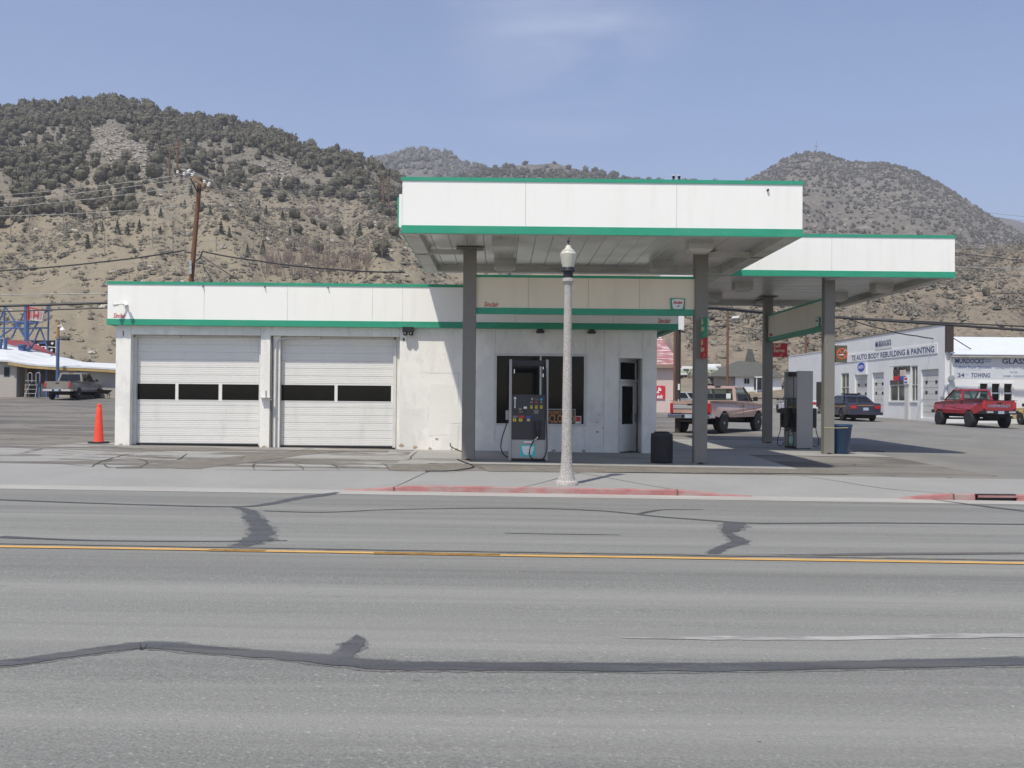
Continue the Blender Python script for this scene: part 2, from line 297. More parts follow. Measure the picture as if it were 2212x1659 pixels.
M['shop'] = mixin(mat('white_shop_paint', (0.70, 0.70, 0.70), 0.85, 0.04, 1.0, bump=0.2, bscale=12), (0.56, 0.55, 0.54), 0.7, 0.55, 0.8, (1, 1, 0.4), 0.5)
M['shopdoor'] = mat('off_white_shop_door', (0.56, 0.56, 0.54), 0.6, 0.06, 1.5)
M['navytext'] = mixin(mat('faded_blue_lettering', (0.045, 0.07, 0.16), 0.7, 0.15, 2), (0.2, 0.23, 0.3), 3, 0.55, 0.75, None, 0.5)
M['palebluetext'] = mat('weathered_blue_lettering', (0.20, 0.25, 0.38), 0.7, 0.15, 2)
M['pinkwall'] = mat('pale_pink_wall', (0.60, 0.47, 0.42), 0.85, 0.05, 1.2)
M['pinkroof'] = mixin(mat('faded_red_shingles', (0.30, 0.13, 0.13), 0.9, 0.15, 2), (0.62, 0.55, 0.55), 1.6, 0.50, 0.60, (0.5, 1, 5), 0.9)
M['greyroof'] = mixin(mat('grey_green_shingles', (0.085, 0.085, 0.075), 0.95, 0.12, 2, bump=0.3), (0.13, 0.13, 0.12), 3, 0.5, 0.7, None, 0.6)
M['olive'] = mat('olive_sign', (0.10, 0.095, 0.06), 0.6, 0.1, 3)
M['signorange'] = mat('orange_red_ring', (0.60, 0.10, 0.04), 0.6, 0.1, 3)
M['taillight'] = mat('red_tail_lamp', (0.40, 0.012, 0.02), 0.2, 0.2, 8, coat=0.5)
M['plate'] = mat('number_plate', (0.35, 0.42, 0.52), 0.4, 0.2, 9)
M['storeglass'] = glassmat('clear_shop_glass', (0.008, 0.009, 0.009), 0.90); M['storeglass'].node_tree.nodes['Principled BSDF'].inputs['Specular IOR Level'].default_value = 0.15
M['carglass'] = glassmat('car_window_glass', (0.03, 0.04, 0.04), 0.45)
M['cardark'] = glassmat('tinted_car_glass', (0.012, 0.013, 0.014), 0.93)
M['under'] = mat('dark_underbody', (0.012, 0.011, 0.010), 0.85, 0.3, 5)
M['seat'] = mat('grey_seat_cloth', (0.12, 0.11, 0.10), 0.9, 0.1, 5)
def paint(n, c, dirt=(0.3, 0.26, 0.2)): return mixin(mat(n, c, 0.38, 0.04, 1.5, coat=0.6), dirt, 2.0, 0.55, 0.85, (1, 1, 2), 0.35)
M['pkpink'] = paint('rose_tan_car_paint', (0.43, 0.285, 0.235)); M['pksilver'] = paint('silver_panel', (0.42, 0.42, 0.42))
M['pkgrey'] = paint('pewter_car_paint', (0.20, 0.185, 0.165)); M['pkred'] = paint('red_car_paint', (0.27, 0.012, 0.020), (0.2, 0.05, 0.05))
M['pknavy'] = paint('navy_car_paint', (0.022, 0.022, 0.045), (0.08, 0.07, 0.07)); M['pkyellow'] = paint('yellow_car_paint', (0.55, 0.38, 0.10)); M['pkwhite'] = paint('white_car_paint', (0.58, 0.58, 0.60)); M['gold'] = mat('gold_stripe', (0.45, 0.27, 0.08), 0.4, 0.05, 4)
M['tarfade'] = mat('thin_tar_film', (0.142, 0.140, 0.134), 0.8, 0.25, 5, fine=0.25, fscale=40)
M['greyboard'] = mat('dirty_white_board', (0.42, 0.40, 0.38), 0.7, 0.1, 2)
# ------------------------------------------------------------------ ground heights
def sm(t): t = max(0.0, min(1.0, t)); return t * t * (3 - 2 * t)
def zg(x, y):
    g = -0.0078 * max(-60, min(60, x))
    if y < 17.3: base = 0.02 - 0.0012 * abs(y - 9) * 2
    else: base = 0.0 + 0.16 * sm((y - 17.8) / 3.0)
    base += 0.05 * sm((y - 23.5) / 4.2)
    e = max(0.0, y - 28)
    gr = 0.57 * (1 - math.exp(-(e / 30.0) ** 2)) + 1.25 * sm((y - 92) / 30)
    gl = 0.0004 * min(e, 40) ** 2 + 0.03 * max(0, e - 40) * (1 if e < 90 else 90 / max(e, 1))
    w = sm((x + 16) / 22.0)
    return base + g + gl * (1 - w) + gr * w
def sheet(name, xs, ys, m, dz, kind='structure', smooth=True):
    vs = [(x, y, zg(x, y) + dz) for y in ys for x in xs]; nx = len(xs)
    fs = [(j * nx + i, j * nx + i + 1, (j + 1) * nx + i + 1, (j + 1) * nx + i) for j in range(len(ys) - 1) for i in range(nx - 1)]
    b = MB(); b.add(vs, fs); o = b.build(name, m, smooth=smooth); return tag(o, kind=kind)
def lin(a, b, n): return [a + (b - a) * i / n for i in range(n + 1)]
dirt = mat('dirt_ground', (0.20, 0.175, 0.14), 0.95, 0.15, 0.3, bump=0.4, fine=0.15, fscale=20)
mixin(dirt, (0.15, 0.13, 0.105), 0.15, 0.5, 0.65, None, 0.8)
sheet('ground', [-2500, -1200, -600, -300, -160] + lin(-110, 110, 44) + [160, 300, 600, 1200, 2500], [-600, -300, -200, -60, -20, -8, 0] + lin(4, 17, 4) + lin(17.8, 28, 8) + lin(31, 140, 34) + [300, 1000, 3200], dirt, -0.03)
sheet('road', [-400, -200, -100] + lin(-60, 60, 40) + [100, 200, 400], lin(-9, 17.25, 35), asp, 0.0)
sheet('gutter', [-400, -100] + lin(-60, 60, 40) + [100, 400], [17.25, 17.55, 17.9], M['gutter'], 0.004)
sheet('side_street', lin(10.5, 25.6, 8), [20.8] + lin(22, 121, 44), M['asphalt2'], 0.004)
sheet('lot', lin(-34, 10.5, 40), [20.8] + lin(22, 84, 50), lot, 0.004)
sheet('shop_forecourt', lin(25.6, 70, 14), [20.8] + lin(22, 61.9, 16), M['asphalt2'], 0.002)
# paved strips of the station: pump pads, cracked slabs before the garage doors
def pad(name, poly, m, dz, sub=6):
    b = MB(); b.add([(x, y, zg(x, y) + dz) for x, y in poly], [tuple(range(len(poly)))]); return tag(b.build(name, m), kind='structure')
def strip(name, x0, x1, y0, y1, m, dz):
    return sheet(name, lin(x0, x1, max(2, int(abs(x1 - x0)))), lin(y0, y1, max(2, int(abs(y1 - y0) * 1.5))), m, dz)
strip('garage_apron', -14.5, -1.6, 20.86, 27.5, cc, 0.010)
strip('pump_island_slab', -2.3, 6.6, 22.9, 27.6, M['stained'], 0.012)
strip('fuel_forecourt_slab', 6.6, 10.5, 27.6, 36.6, M['stained'], 0.012)
strip('forecourt_slab', 4.2, 6.6, 27.6, 36.6, M['stained'], 0.012)
# kerb, sidewalk and driveway aprons (kerb sinks at the driveways)
def kerb_h(x):
    a = sm((x + 2.75) / 1.5) * (1 - sm((x - 2.9) / 1.5)); b = sm((x - 6.7) / 1.1)
    return 0.012 + 0.090 * max(a, b)
def sw(x, y):
    h = kerb_h(x); t = (y - 17.9) / 2.9
    return zg(x, 17.9) + h + (zg(x, 20.8) + 0.012 - zg(x, 17.9) - h) * sm(t)
xs = [-400, -100, -60] + lin(-40, 40, 320) + [60, 100, 400]; ys = [17.985, 18.4, 18.8, 19.3, 19.8, 20.3, 20.82]
b = MB(); nx = len(xs)
b.add([(x, y, sw(x, y)) for y in ys for x in xs], [(j * nx + i, j * nx + i + 1, (j + 1) * nx + i + 1, (j + 1) * nx + i) for j in range(len(ys) - 1) for i in range(nx - 1)])
swm = mixin(mat('sidewalk_concrete', (0.275, 0.270, 0.258), 0.93, 0.07, 0.7, fine=0.08, fscale=50, bump=0.2), (0.27, 0.265, 0.25), 0.8, 0.5, 0.75, (0.2, 1, 1), 0.6)
tag(b.build('sidewalk', swm, smooth=True), kind='structure')
def kerb(name, x0, x1, m, gaps=()):
    b = MB(); X = lin(x0, x1, max(4, int((x1 - x0) / 0.12))); vs = []
    for x in X:
        z0 = zg(x, 17.9) + 0.004; h = sw(x, 17.95)
        vs += [(x, 17.89, z0 - 0.02), (x, 17.905, h - 0.012), (x, 17.93, h + 0.004), (x, 17.99, sw(x, 18.0) + 0.004), (x, 17.99, z0 - 0.1)]
    n = 5; fs = []
    for i in range(len(X) - 1):
        xm = (X[i] + X[i + 1]) / 2
        if any(a < xm < c for a, c in gaps):
            fs += [(i * n + k, (i + 1) * n + k, (i + 1) * n + k + 1, i * n + k + 1) for k in range(2, 4)]; continue
        fs += [(i * n + k, (i + 1) * n + k, (i + 1) * n + k + 1, i * n + k + 1) for k in range(4)]
    b.add(vs, fs); return tag(b.build(name, m, smooth=False), kind='structure')
kerb('kerb', -2.7, 4.35, M['redpaint']); DR = (8.28, 8.97)
kerb('kerb', 6.9, 40, M['redpaint'], gaps=(DR,)); kerb('kerb', -60, -2.7, swm); kerb('kerb', 4.35, 6.9, swm)
# joints in kerb and walk
jm = mat('dark_joint', (0.10, 0.095, 0.085), 0.95)
for x, y0, y1, dx in ((-1.85, 17.885, 20.7, .5), (3.05, 17.885, 20.7, -1.6), (7.85, 17.885, 20.7, -1.9), (0.35, 18.3, 20.6, 1.3)):
    b = MB(); Y = lin(18.06, y1, 10); vs = []
    for y in Y:
        xx = x + dx * (y - 17.9) / 2.9; vs += [(xx - .012, y, sw(xx, y) + .004), (xx + .012, y, sw(xx, y) + .004)]
    b.add(vs, [(2 * i, 2 * i + 1, 2 * i + 3, 2 * i + 2) for i in range(len(Y) - 1)])
    if x != 0.35: b.box(x - .008, x + .008, 17.882, 18.04, zg(x, 17.9), sw(x, 17.95) + 0.006)
    tag(b.build('pavement_joint', jm), kind='structure')
# storm drain set in the right-hand kerb
d = thing('storm_drain', 'dark open storm drain slot in the red kerb at the far right', 'storm drain', (8.62, 17.9, zg(8.6, 17.9)))
part('inlet_throat', M['black'], d, lambda m: m.box(DR[0], DR[1], 17.95, 18.03, zg(8.6, 17.9) - .15, zg(8.6, 17.9) + .11))
part('kerb_bar', M['redpaint'], d, lambda m: m.box(DR[0], DR[1], 17.885, 17.925, zg(8.6, 17.9) + .055, zg(8.6, 17.9) + .09))
# road markings and crack sealing (thin sheets on the asphalt)
def ribbon(name, pts, m, dz, jit=0.0, seed=1, sub=10, kind='structure'):
    if m is M['tar']: ribbon('tar_film', [(x, y + .004, w * 1.22 + .012) for x, y, w in pts], M['tarfade'], dz - .0035, jit * .8 + .10, seed + 50, sub); jit = jit * 1.0 + .03; pts = [(x, y, w * .92) for x, y, w in pts]
    r_ = random.Random(seed); P = []
    if len(pts) > 3:
        q = []
        for i in range(len(pts) - 1):
            p0, p1, p2, p3 = pts[max(i - 1, 0)], pts[i], pts[i + 1], pts[min(i + 2, len(pts) - 1)]
            for t in (0, .25, .5, .75): q.append(tuple(.5 * (2 * b_ + (c_ - a_) * t + (2 * a_ - 5 * b_ + 4 * c_ - d_) * t * t + (3 * b_ - a_ - 3 * c_ + d_) * t ** 3) for a_, b_, c_, d_ in zip(p0, p1, p2, p3)))
        pts = q + [pts[-1]]; sub = max(2, sub // 4)
    for i in range(len(pts) - 1):
        (x0, y0, w0), (x1, y1, w1) = pts[i], pts[i + 1]
        for k in range(sub * 3): t = k / (sub * 3); P.append((x0 + (x1 - x0) * t, y0 + (y1 - y0) * t, w0 + (w1 - w0) * t))
    P.append(pts[-1]); vs = []
    for i, (x, y, w) in enumerate(P):
        a = Vector(P[min(i + 1, len(P) - 1)][:2]) - Vector(P[max(i - 1, 0)][:2]); a.normalize(); n = Vector((-a.y, a.x))
        j0 = 1 + jit * 1.6 * noise.fractal(Vector((i * .10, seed, 0)), .9, 2.1, 3) ; j1 = 1 + jit * 1.6 * noise.fractal(Vector((i * .10, seed, 9)), .9, 2.1, 3)
        p0 = Vector((x, y)) + n * w / 2 * j0; p1 = Vector((x, y)) - n * w / 2 * j1
        vs += [(p0.x, p0.y, zg(*p0) + dz), (p1.x, p1.y, zg(*p1) + dz)]
    b = MB(); b.add(vs, [(2 * i + 1, 2 * i + 3, 2 * i + 2, 2 * i) for i in range(len(P) - 1)]); return tag(b.build(name, m), kind=kind)
def gp(x, y):                                                   # picture unit -> road surface
    r = ray(x, y); t = -EYE / r.z; p = r * t
    for _ in range(6): t = -(EYE - zg(p.x, p.y)) / r.z; p = r * t
    return p.x, p.y
def gpts(L, wpx=None): return [(*gp(x, y), w) for x, y, w in L]

y0 = gp(1106, 1200)[1]
ribbon('yellow_line', [(-60, y0 + .12, .125), (-8, y0 + .06, .125), (-3, y0 + .02, .125), (0, y0, .125), (4, y0 - .04, .125), (60, y0 - .2, .125)], M['yellow'], 0.008, 0.12, 3, 40)
ribbon('old_yellow_line', [(-7, y0 + .30, .07), (-2, y0 + .25, .07), (3, y0 + .21, .08), (9, y0 + .15, .07)], mixin(mat('ghost_yellow_paint', (0.155, 0.152, 0.142), 0.9), (0.42, 0.28, 0.11), 2.3, 0.60, 0.66, (0.8, 3, 1), 0.9), 0.007, 0.3, 4, 30)
ribbon('white_lane_line', gpts([(1340, 1378, .02), (1500, 1379, .09), (1800, 1379, .11), (2212, 1373, .12), (2600, 1370, .12)]), M['whiteline'], 0.004, 0.25, 5, 12)
tar = M['tar']
ribbon('tar_seam', gpts([(-400, 1470, .15), (0, 1435, .16), (150, 1415, .15), (270, 1399, .17), (340, 1395, .18), (480, 1408, .18), (640, 1420, .19), (800, 1436, .23), (900, 1440, .20), (1100, 1441, .20), (1500, 1443, .20), (1900, 1437, .19), (2212, 1430, .20), (2700, 1425, .2)]), tar, 0.006, 0.10, 6, 14)
ribbon('tar_seam', gpts([(735, 1420, .16), (752, 1406, .13), (765, 1392, .15), (772, 1384, .10), (770, 1372, .01)]), tar, 0.005, 0.2, 7, 6)
ribbon('tar_seam', gpts([(-300, 1070, .10), (0, 1080, .11), (250, 1089, .10), (500, 1095, .12), (580, 1089, .16), (640, 1077, .2), (700, 1069, .25), (730, 1064, .1)]), tar, 0.006, 0.2, 8, 10)
ribbon('tar_seam', gpts([(500, 1094, .08), (538, 1104, .16), (548, 1120, .24), (564, 1140, .27), (562, 1160, .30), (540, 1172, .30), (510, 1182, .15)]), tar, 0.005, 0.35, 9, 10)
ribbon('tar_seam', gpts([(570, 1104, .05), (700, 1107, .05), (850, 1101, .05), (1106, 1098, .06), (1300, 1104, .08), (1420, 1116, .09), (1550, 1126, .10), (1650, 1131, .10), (1900, 1130, .09), (2212, 1133, .08), (2600, 1136, .08)]), tar, 0.006, 0.2, 10, 10)
ribbon('tar_seam', gpts([(1590, 1128, .26), (1582, 1142, .28), (1572, 1152, .12), (1588, 1162, .18), (1598, 1171, .20), (1562, 1183, .15), (1540, 1196, .13), (1532, 1206, .05)]), tar, 0.005, 0.3, 11, 8)
ribbon('tar_seam', gpts([(1375, 1112, .06), (1400, 1106, .10), (1440, 1101, .05), (1520, 1101, .02)]), tar, 0.005, 0.2, 12, 8)
ribbon('tar_seam', gpts([(0, 1160, .14), (200, 1168, .07), (500, 1170, .05), (620, 1168, .03)]), tar, 0.005, 0.3, 13, 10)
ribbon('tar_seam', gpts([(700, 1190, .03), (1000, 1198, .14), (1300, 1202, .14), (1500, 1204, .10), (1700, 1200, .14), (2212, 1195, .14)]), mat('brown_tar_seal', (0.105, 0.098, 0.092), 0.8, 0.2, 3), 0.0055, 0.3, 14, 10)
ribbon('tar_seam', gpts([(1990, 1075, .02), (2080, 1088, .12), (2212, 1104, .16), (2400, 1122, .16)]), tar, 0.006, 0.2, 15, 8)
ribbon('tar_seam', gpts([(1090, 1152, .02), (1200, 1154, .04), (1340, 1156, .02)]), tar, 0.005, 0.3, 16, 8)
ZA = (0, 900, 1.952)
def gpatch(name, L, m, dz):
    P = [gp(*Z(ZA, *q)) for q in L]; n = len(P); out = []
    for i in range(n):
        (x0, y0), (x1, y1) = P[i], P[(i + 1) % n]
        for k in range(6): t = k / 6; j = .10 * noise.fractal(Vector((x0 + (x1 - x0) * t, y0 + (y1 - y0) * t, 3)) * 2.3, .8, 2, 3) * (0 if k == 0 else 1); out.append((x0 + (x1 - x0) * t + j, y0 + (y1 - y0) * t + j))
    return pad(name, out, m, dz)
gravel = mixin(mat('brown_gravel_patch', (0.165, 0.148, 0.125), 0.95, 0.2, 3, bump=.5, fine=.25, fscale=40), (0.27, 0.245, 0.21), 9, .56, .64, None, .6)
gpatch('gravel_patch', [(800, 1512), (1010, 1480), (1180, 1455), (1420, 1442), (1690, 1416), (1900, 1398), (2160, 1384), (2330, 1392), (2100, 1412), (1900, 1440), (1740, 1465), (1560, 1482), (1400, 1515), (1100, 1522)], gravel, .016)
gpatch('gravel_patch', [(960, 1362), (1400, 1366), (2000, 1374), (2700, 1382), (2700, 1392), (2150, 1383), (1500, 1384), (1000, 1380)], gravel, .017)
gpatch('gravel_patch', [(2690, 1494), (2900, 1476), (3180, 1466), (3290, 1478), (3330, 1520), (2950, 1530), (2700, 1516)], gravel, .016)
gpatch('gravel_patch', [(3340, 1490), (3900, 1487), (4500, 1492), (5100, 1505), (5800, 1512), (5900, 1545), (4600, 1535), (3400, 1528)], gravel, .018)
crk = mat('crack_dirt', (0.085, 0.076, 0.066), 0.95, 0.2, 5)
def zc(L, w=.035): return [(*gp(*Z(ZA, *q)), w * (1 if 0 < i < len(L) - 1 else .3)) for i, q in enumerate(L)]
for s_, L in enumerate(([(640, 1502), (660, 1478), (720, 1452), (830, 1420), (900, 1405), (1000, 1392)], [(720, 1470), (740, 1495), (800, 1512), (900, 1512), (970, 1498), (1015, 1478), (1020, 1458), (980, 1442), (880, 1436), (780, 1446), (725, 1462)], [(1015, 1470), (1080, 1458), (1230, 1446), (1275, 1420), (1300, 1402)], [(1235, 1448), (1420, 1440), (1650, 1440), (1700, 1418)], [(1770, 1512), (1760, 1490), (1800, 1470), (2100, 1452), (2230, 1450)], [(2110, 1515), (2100, 1495), (2050, 1478)], [(2350, 1512), (2340, 1490), (2300, 1474)], [(2230, 1450), (2600, 1452), (2830, 1448), (2860, 1420), (2900, 1388)], [(2700, 1512), (2690, 1490), (2660, 1470)], [(100, 1470), (300, 1462), (640, 1500)], [(0, 1380), (250, 1370), (560, 1392), (720, 1392)], [(1500, 1520), (1900, 1522), (2500, 1518), (2900, 1524)], [(3800, 1486), (4300, 1494), (4800, 1500), (5200, 1498)])):
    ribbon('pavement_crack', zc(L), crk, .020, .6, 30 + s_, 5)
# ------------------------------------------------------------------ hills
class Hill:
    def __init__(s, name, ridge, d0, d1, z0, m, amp, nscale, x0, x1, nx, nt, prof=1.2, seed=0, base=None):
        s.ridge = ridge; s.d0 = d0; s.d1 = d1; s.z0 = z0; s.amp = amp; s.ns = nscale; s.prof = prof; s.seed = seed; s.drop = 9 if name == 'juniper_hill' else 5
        X = lin(x0, x1, nx); T = lin(0, 1, nt) + [1.05, 1.2, 1.5]
        vs = [s.P(x, t) for t in T for x in X]; n = nx + 1
        b = MB(); b.add(vs, [(j * n + i, j * n + i + 1, (j + 1) * n + i + 1, (j + 1) * n + i) for j in range(len(T) - 1) for i in range(nx)])
        s.o = tag(b.build(name, m, smooth=True), kind='structure')
    def ry(s, x):
        r = s.ridge; x = float(x)
        return s.ry0(x) + s.drop + 4.5 * noise.fractal(Vector((x / 42.0, s.seed, 2)), .8, 2.2, 4)
    def ry0(s, x):
        r = s.ridge
        if x <= r[0][0]: return r[0][1]
        for (a, ya), (c, yc) in zip(r, r[1:]):
            if x <= c: t = (x - a) / (c - a); return ya + (yc - ya) * t
        return r[-1][1]
    def P(s, x, t):
        dm = s.d1 * (1 + 0.10 * math.sin(x * 0.0031 + s.seed)); d = s.d0 + (dm - s.d0) * t
        top = atY(x, s.ry(x), dm).z; f = noise.fractal(Vector((x / 260.0 + s.seed * 7, t * 2.2, s.seed)), 1.0, 2.0, 4)
        u = min(t, 1.0); z = s.z0 + (top - s.z0) * (u ** s.prof)
        X = atY(x, 860, d).x
        z += s.amp * math.sin(math.pi * min(1, u)) ** 0.8 * f
        z += s.amp * 0.35 * math.sin(math.pi * u) ** 0.5 * noise.fractal(Vector((X / s.ns, d / s.ns, s.seed)), 0.9, 2.1, 5)
        if t > 1: z = top - (t - 1) * (top - s.z0) * 1.4
        return Vector((X, d, z))
    def at(s, x, y):                                            # first point of the slope that shows at picture unit (x, y)
        for k in range(201):
            p = s.P(x, k / 200); 
            if proj(p)[1] <= y: return p
        return s.P(x, 1)
def hillmat(name, c, sage, rock, s1, amt=0.8, rockamt=0.6, sc=0.05):
    m = mat(name, c, 0.98, 0.12, sc, fine=0.22, fscale=0.9, bump=0.0)
    mixin(m, sage, sc * 2.2, 0.46, 0.62, None, amt, 8); mixin(m, rock, sc * 3, 0.60, 0.70, None, rockamt, 8, off=(40, 10, 5)); mixin(m, tuple(v * 0.62 for v in sage), s1, 0.54, 0.66, None, 0.65, 5, off=(9, 9, 9)); mixin(m, tuple(v * 0.75 for v in c), s1 * 2.4, 0.48, 0.60, None, 0.6, 4, off=(1, 4, 9)); mixin(m, rock, s1 * 3.1, 0.62, 0.68, None, 0.5, 3, off=(6, 4, 1))
    N = m.node_tree.nodes; tc = N.new('ShaderNodeTexCoord'); n = N.new('ShaderNodeTexNoise'); n.inputs['Scale'].default_value = s1 * 1.5; n.inputs['Detail'].default_value = 7; n.inputs['Roughness'].default_value = .68
    bp = N.new('ShaderNodeBump'); bp.inputs['Distance'].default_value = .9 / s1 * .4; bp.inputs['Strength'].default_value = .8; K = m.node_tree.links; K.new(tc.outputs['Object'], n.inputs['Vector']); K.new(n.outputs[0], bp.inputs['Height']); K.new(bp.outputs[0], N['Principled BSDF'].inputs['Normal'])
    return m
hm_far = hillmat('far_hill_rock', (0.17, 0.155, 0.135), (0.12, 0.112, 0.10), (0.26, 0.24, 0.215), 0.10, 0.8, 0.8, 0.02)
hm_right = hillmat('rocky_hill', (0.20, 0.180, 0.152), (0.140, 0.128, 0.110), (0.36, 0.33, 0.29), 0.09, 0.8, 0.9, 0.035)
hm_left = hillmat('juniper_hill_soil', (0.200, 0.178, 0.145), (0.145, 0.132, 0.110), (0.32, 0.295, 0.26), 0.35, 0.75, 0.6, 0.05)
hm_tan = hillmat('dry_grass_slope', (0.25, 0.203, 0.148), (0.165, 0.140, 0.110), (0.29, 0.245, 0.19), 0.5, 0.7, 0.5, 0.07)
HD = Hill('distant_hill', [(1500, 700), (1900, 560), (2100, 470), (2150, 463), (2190, 470), (2260, 490), (2600, 540)], 900, 1900, 60, hm_far, 20, 90, 1500, 2700, 60, 30, 1.0, 5)
HA = Hill('far_hill', [(300, 600), (600, 430), (760, 352), (800, 345), (850, 330), (890, 321), (930, 321), (970, 333), (1010, 349), (1060, 366), (1150, 395), (1300, 470), (1500, 600)], 700, 1500, 40, hm_far, 18, 80, 250, 1550, 90, 40, 1.05, 2)
HC = Hill('rocky_hill', [(1350, 560), (1480, 450), (1560, 412), (1600, 393), (1640, 372), (1680, 343), (1705, 331), (1740, 324), (1775, 325), (1800, 334), (1830, 345), (1860, 350), (1900, 348), (1940, 356), (1980, 371), (2030, 396), (2080, 425), (2130, 456), (2170, 480), (2212, 505), (2300, 560), (2600, 620)], 420, 950, 30, hm_right, 16, 60, 1300, 2700, 130, 70, 0.95, 3)
HB = Hill('middle_hill', [(700, 520), (860, 420), (1000, 375), (1040, 362), (1080, 355), (1130, 350), (1180, 349), (1230, 355), (1280, 366), (1340, 381), (1400, 389), (1450, 391), (1500, 390), (1560, 393), (1640, 396), (1750, 440), (1900, 520), (2100, 600)], 480, 900, 30, hm_far, 12, 60, 650, 2150, 110, 50, 1.0, 4)
HR = Hill('sagebrush_slope', [(900, 620), (1200, 600), (1500, 570), (1650, 552), (1750, 535), (1850, 532), (1950, 528), (2050, 530), (2130, 532), (2212, 520), (2400, 500), (3000, 480)], 118, 330, 1.8, hm_tan, 7, 38, 850, 3000, 150, 90, 1.1, 6)
HL = Hill('juniper_hill', [(-1200, 330), (-500, 260), (-200, 240), (0, 228), (60, 222), (110, 222), (160, 216), (200, 213), (240, 208), (280, 214), (320, 226), (360, 239), (400, 246), (440, 248), (480, 256), (530, 263), (560, 271), (590, 283), (620, 299), (660, 311), (700, 321), (740, 330), (780, 346), (820, 366), (860, 383), (940, 420), (1060, 470), (1200, 530), (1320, 580), (1450, 640), (1600, 760)], 112, 430, 2.2, hm_left, 9, 45, -1250, 1620, 260, 110, 1.15, 1)
# the lower half of the juniper hill is dry grass: colour set by height and noise in the ground itself
def lower_tan(m, c, z0, z1, amt=0.9):
    nt = m.node_tree; N = nt.nodes; L = nt.links; p = N['Principled BSDF']; prev = p.inputs['Base Color'].links[0].from_socket
    tc = N.new('ShaderNodeTexCoord'); sx = N.new('ShaderNodeSeparateXYZ'); L.new(tc.outputs['Object'], sx.inputs[0])
    n = N.new('ShaderNodeTexNoise'); n.inputs['Scale'].default_value = 0.03; n.inputs['Detail'].default_value = 6; L.new(tc.outputs['Object'], n.inputs['Vector'])
    a = N.new('ShaderNodeMath'); a.operation = 'MULTIPLY_ADD'; a.inputs[1].default_value = 55; L.new(n.outputs[0], a.inputs[0]); L.new(sx.outputs[2], a.inputs[2])
    r = N.new('ShaderNodeMapRange'); r.inputs[1].default_value = z0; r.inputs[2].default_value = z1; r.inputs[3].default_value = amt; r.inputs[4].default_value = 0; L.new(a.outputs[0], r.inputs[0])
    mx = N.new('ShaderNodeMix'); mx.data_type = 'RGBA'; mx.inputs[7].default_value = (*c, 1); L.new(r.outputs[0], mx.inputs[0]); L.new(prev, mx.inputs[6]); L.new(mx.outputs[2], p.inputs['Base Color'])
lower_tan(hm_left, (0.285, 0.238, 0.162), 70, 105, 0.78)
mixin(hm_left, (0.17, 0.148, 0.12), 0.22, 0.52, 0.66, None, 0.5, 6, off=(2, 7, 1))
# ------------------------------------------------------------------ foliage
def leaf_cloud(n, seed, shape='round', size=0.2):
    r_ = np.random.RandomState(seed)
    if shape == 'round':
        nc = 7; cs = r_.normal(size=(nc, 3)) * [0.26, 0.26, 0.22]; cs[:, 2] += 0.52; k = r_.randint(0, nc, n)
        dirs = r_.normal(size=(n, 3)); dirs /= np.linalg.norm(dirs, axis=1)[:, None]
        c = cs[k] + dirs * (r_.uniform(0.12, 0.30, (n, 1))); c[:, 2] = np.clip(c[:, 2], 0.06, 1.1)
    elif shape == 'cone':
        h = r_.beta(1.1, 1.6, n); a = r_.uniform(0, 6.283, n); rad = (1 - h) * 0.27 * r_.uniform(0.55, 1.05, n) * (0.8 + 0.25 * np.sin(h * 40))
        c = np.stack([np.cos(a) * rad, np.sin(a) * rad, h * 0.98 + 0.05], 1)
    else:                                                       # low shrub
        dirs = r_.normal(size=(n, 3)); dirs /= np.linalg.norm(dirs, axis=1)[:, None]; dirs[:, 2] = np.abs(dirs[:, 2])
        c = dirs * r_.uniform(0.2, 0.5, (n, 1)) * [1, 1, 1.1]; c[:, 2] += 0.05
    u = r_.normal(size=(n, 3)); u /= np.linalg.norm(u, axis=1)[:, None]; w = np.cross(u, r_.normal(size=(n, 3))); w /= np.linalg.norm(w, axis=1)[:, None]
    s = size * r_.uniform(0.6, 1.3, (n, 1)); q = np.stack([c - u * s - w * s * .6, c + u * s - w * s * .6, c + u * s * .7 + w * s * .6, c - u * s * .7 + w * s * .6], 1)
    return q.reshape(-1, 3)
def blob(c, r, nl, nr, seed, squash=1.0, dome=False):
    r_ = np.random.RandomState(seed); lo = 0.12 if dome else -0.5 * np.pi * .96; La = np.linspace(lo if not dome else 0.0, 0.5 * np.pi * .97, nr + 1); Lo = np.linspace(0, 2 * np.pi, nl + 1)[:-1]
    J = r_.uniform(0.78, 1.22, (nr + 1, nl)); P = np.zeros((nr + 1, nl, 3))
    for i, la in enumerate(La):
        for j, lo_ in enumerate(Lo): P[i, j] = [np.cos(la) * np.cos(lo_) * r * J[i, j] + c[0], np.cos(la) * np.sin(lo_) * r * J[i, j] + c[1], np.sin(la) * r * squash * (J[i, j] * .5 + .5) + c[2]]
    q = [(P[i, j], P[i, (j + 1) % nl], P[i + 1, (j + 1) % nl], P[i + 1, j]) for i in range(nr) for j in range(nl)]
    return np.array(q).reshape(-1, 3)
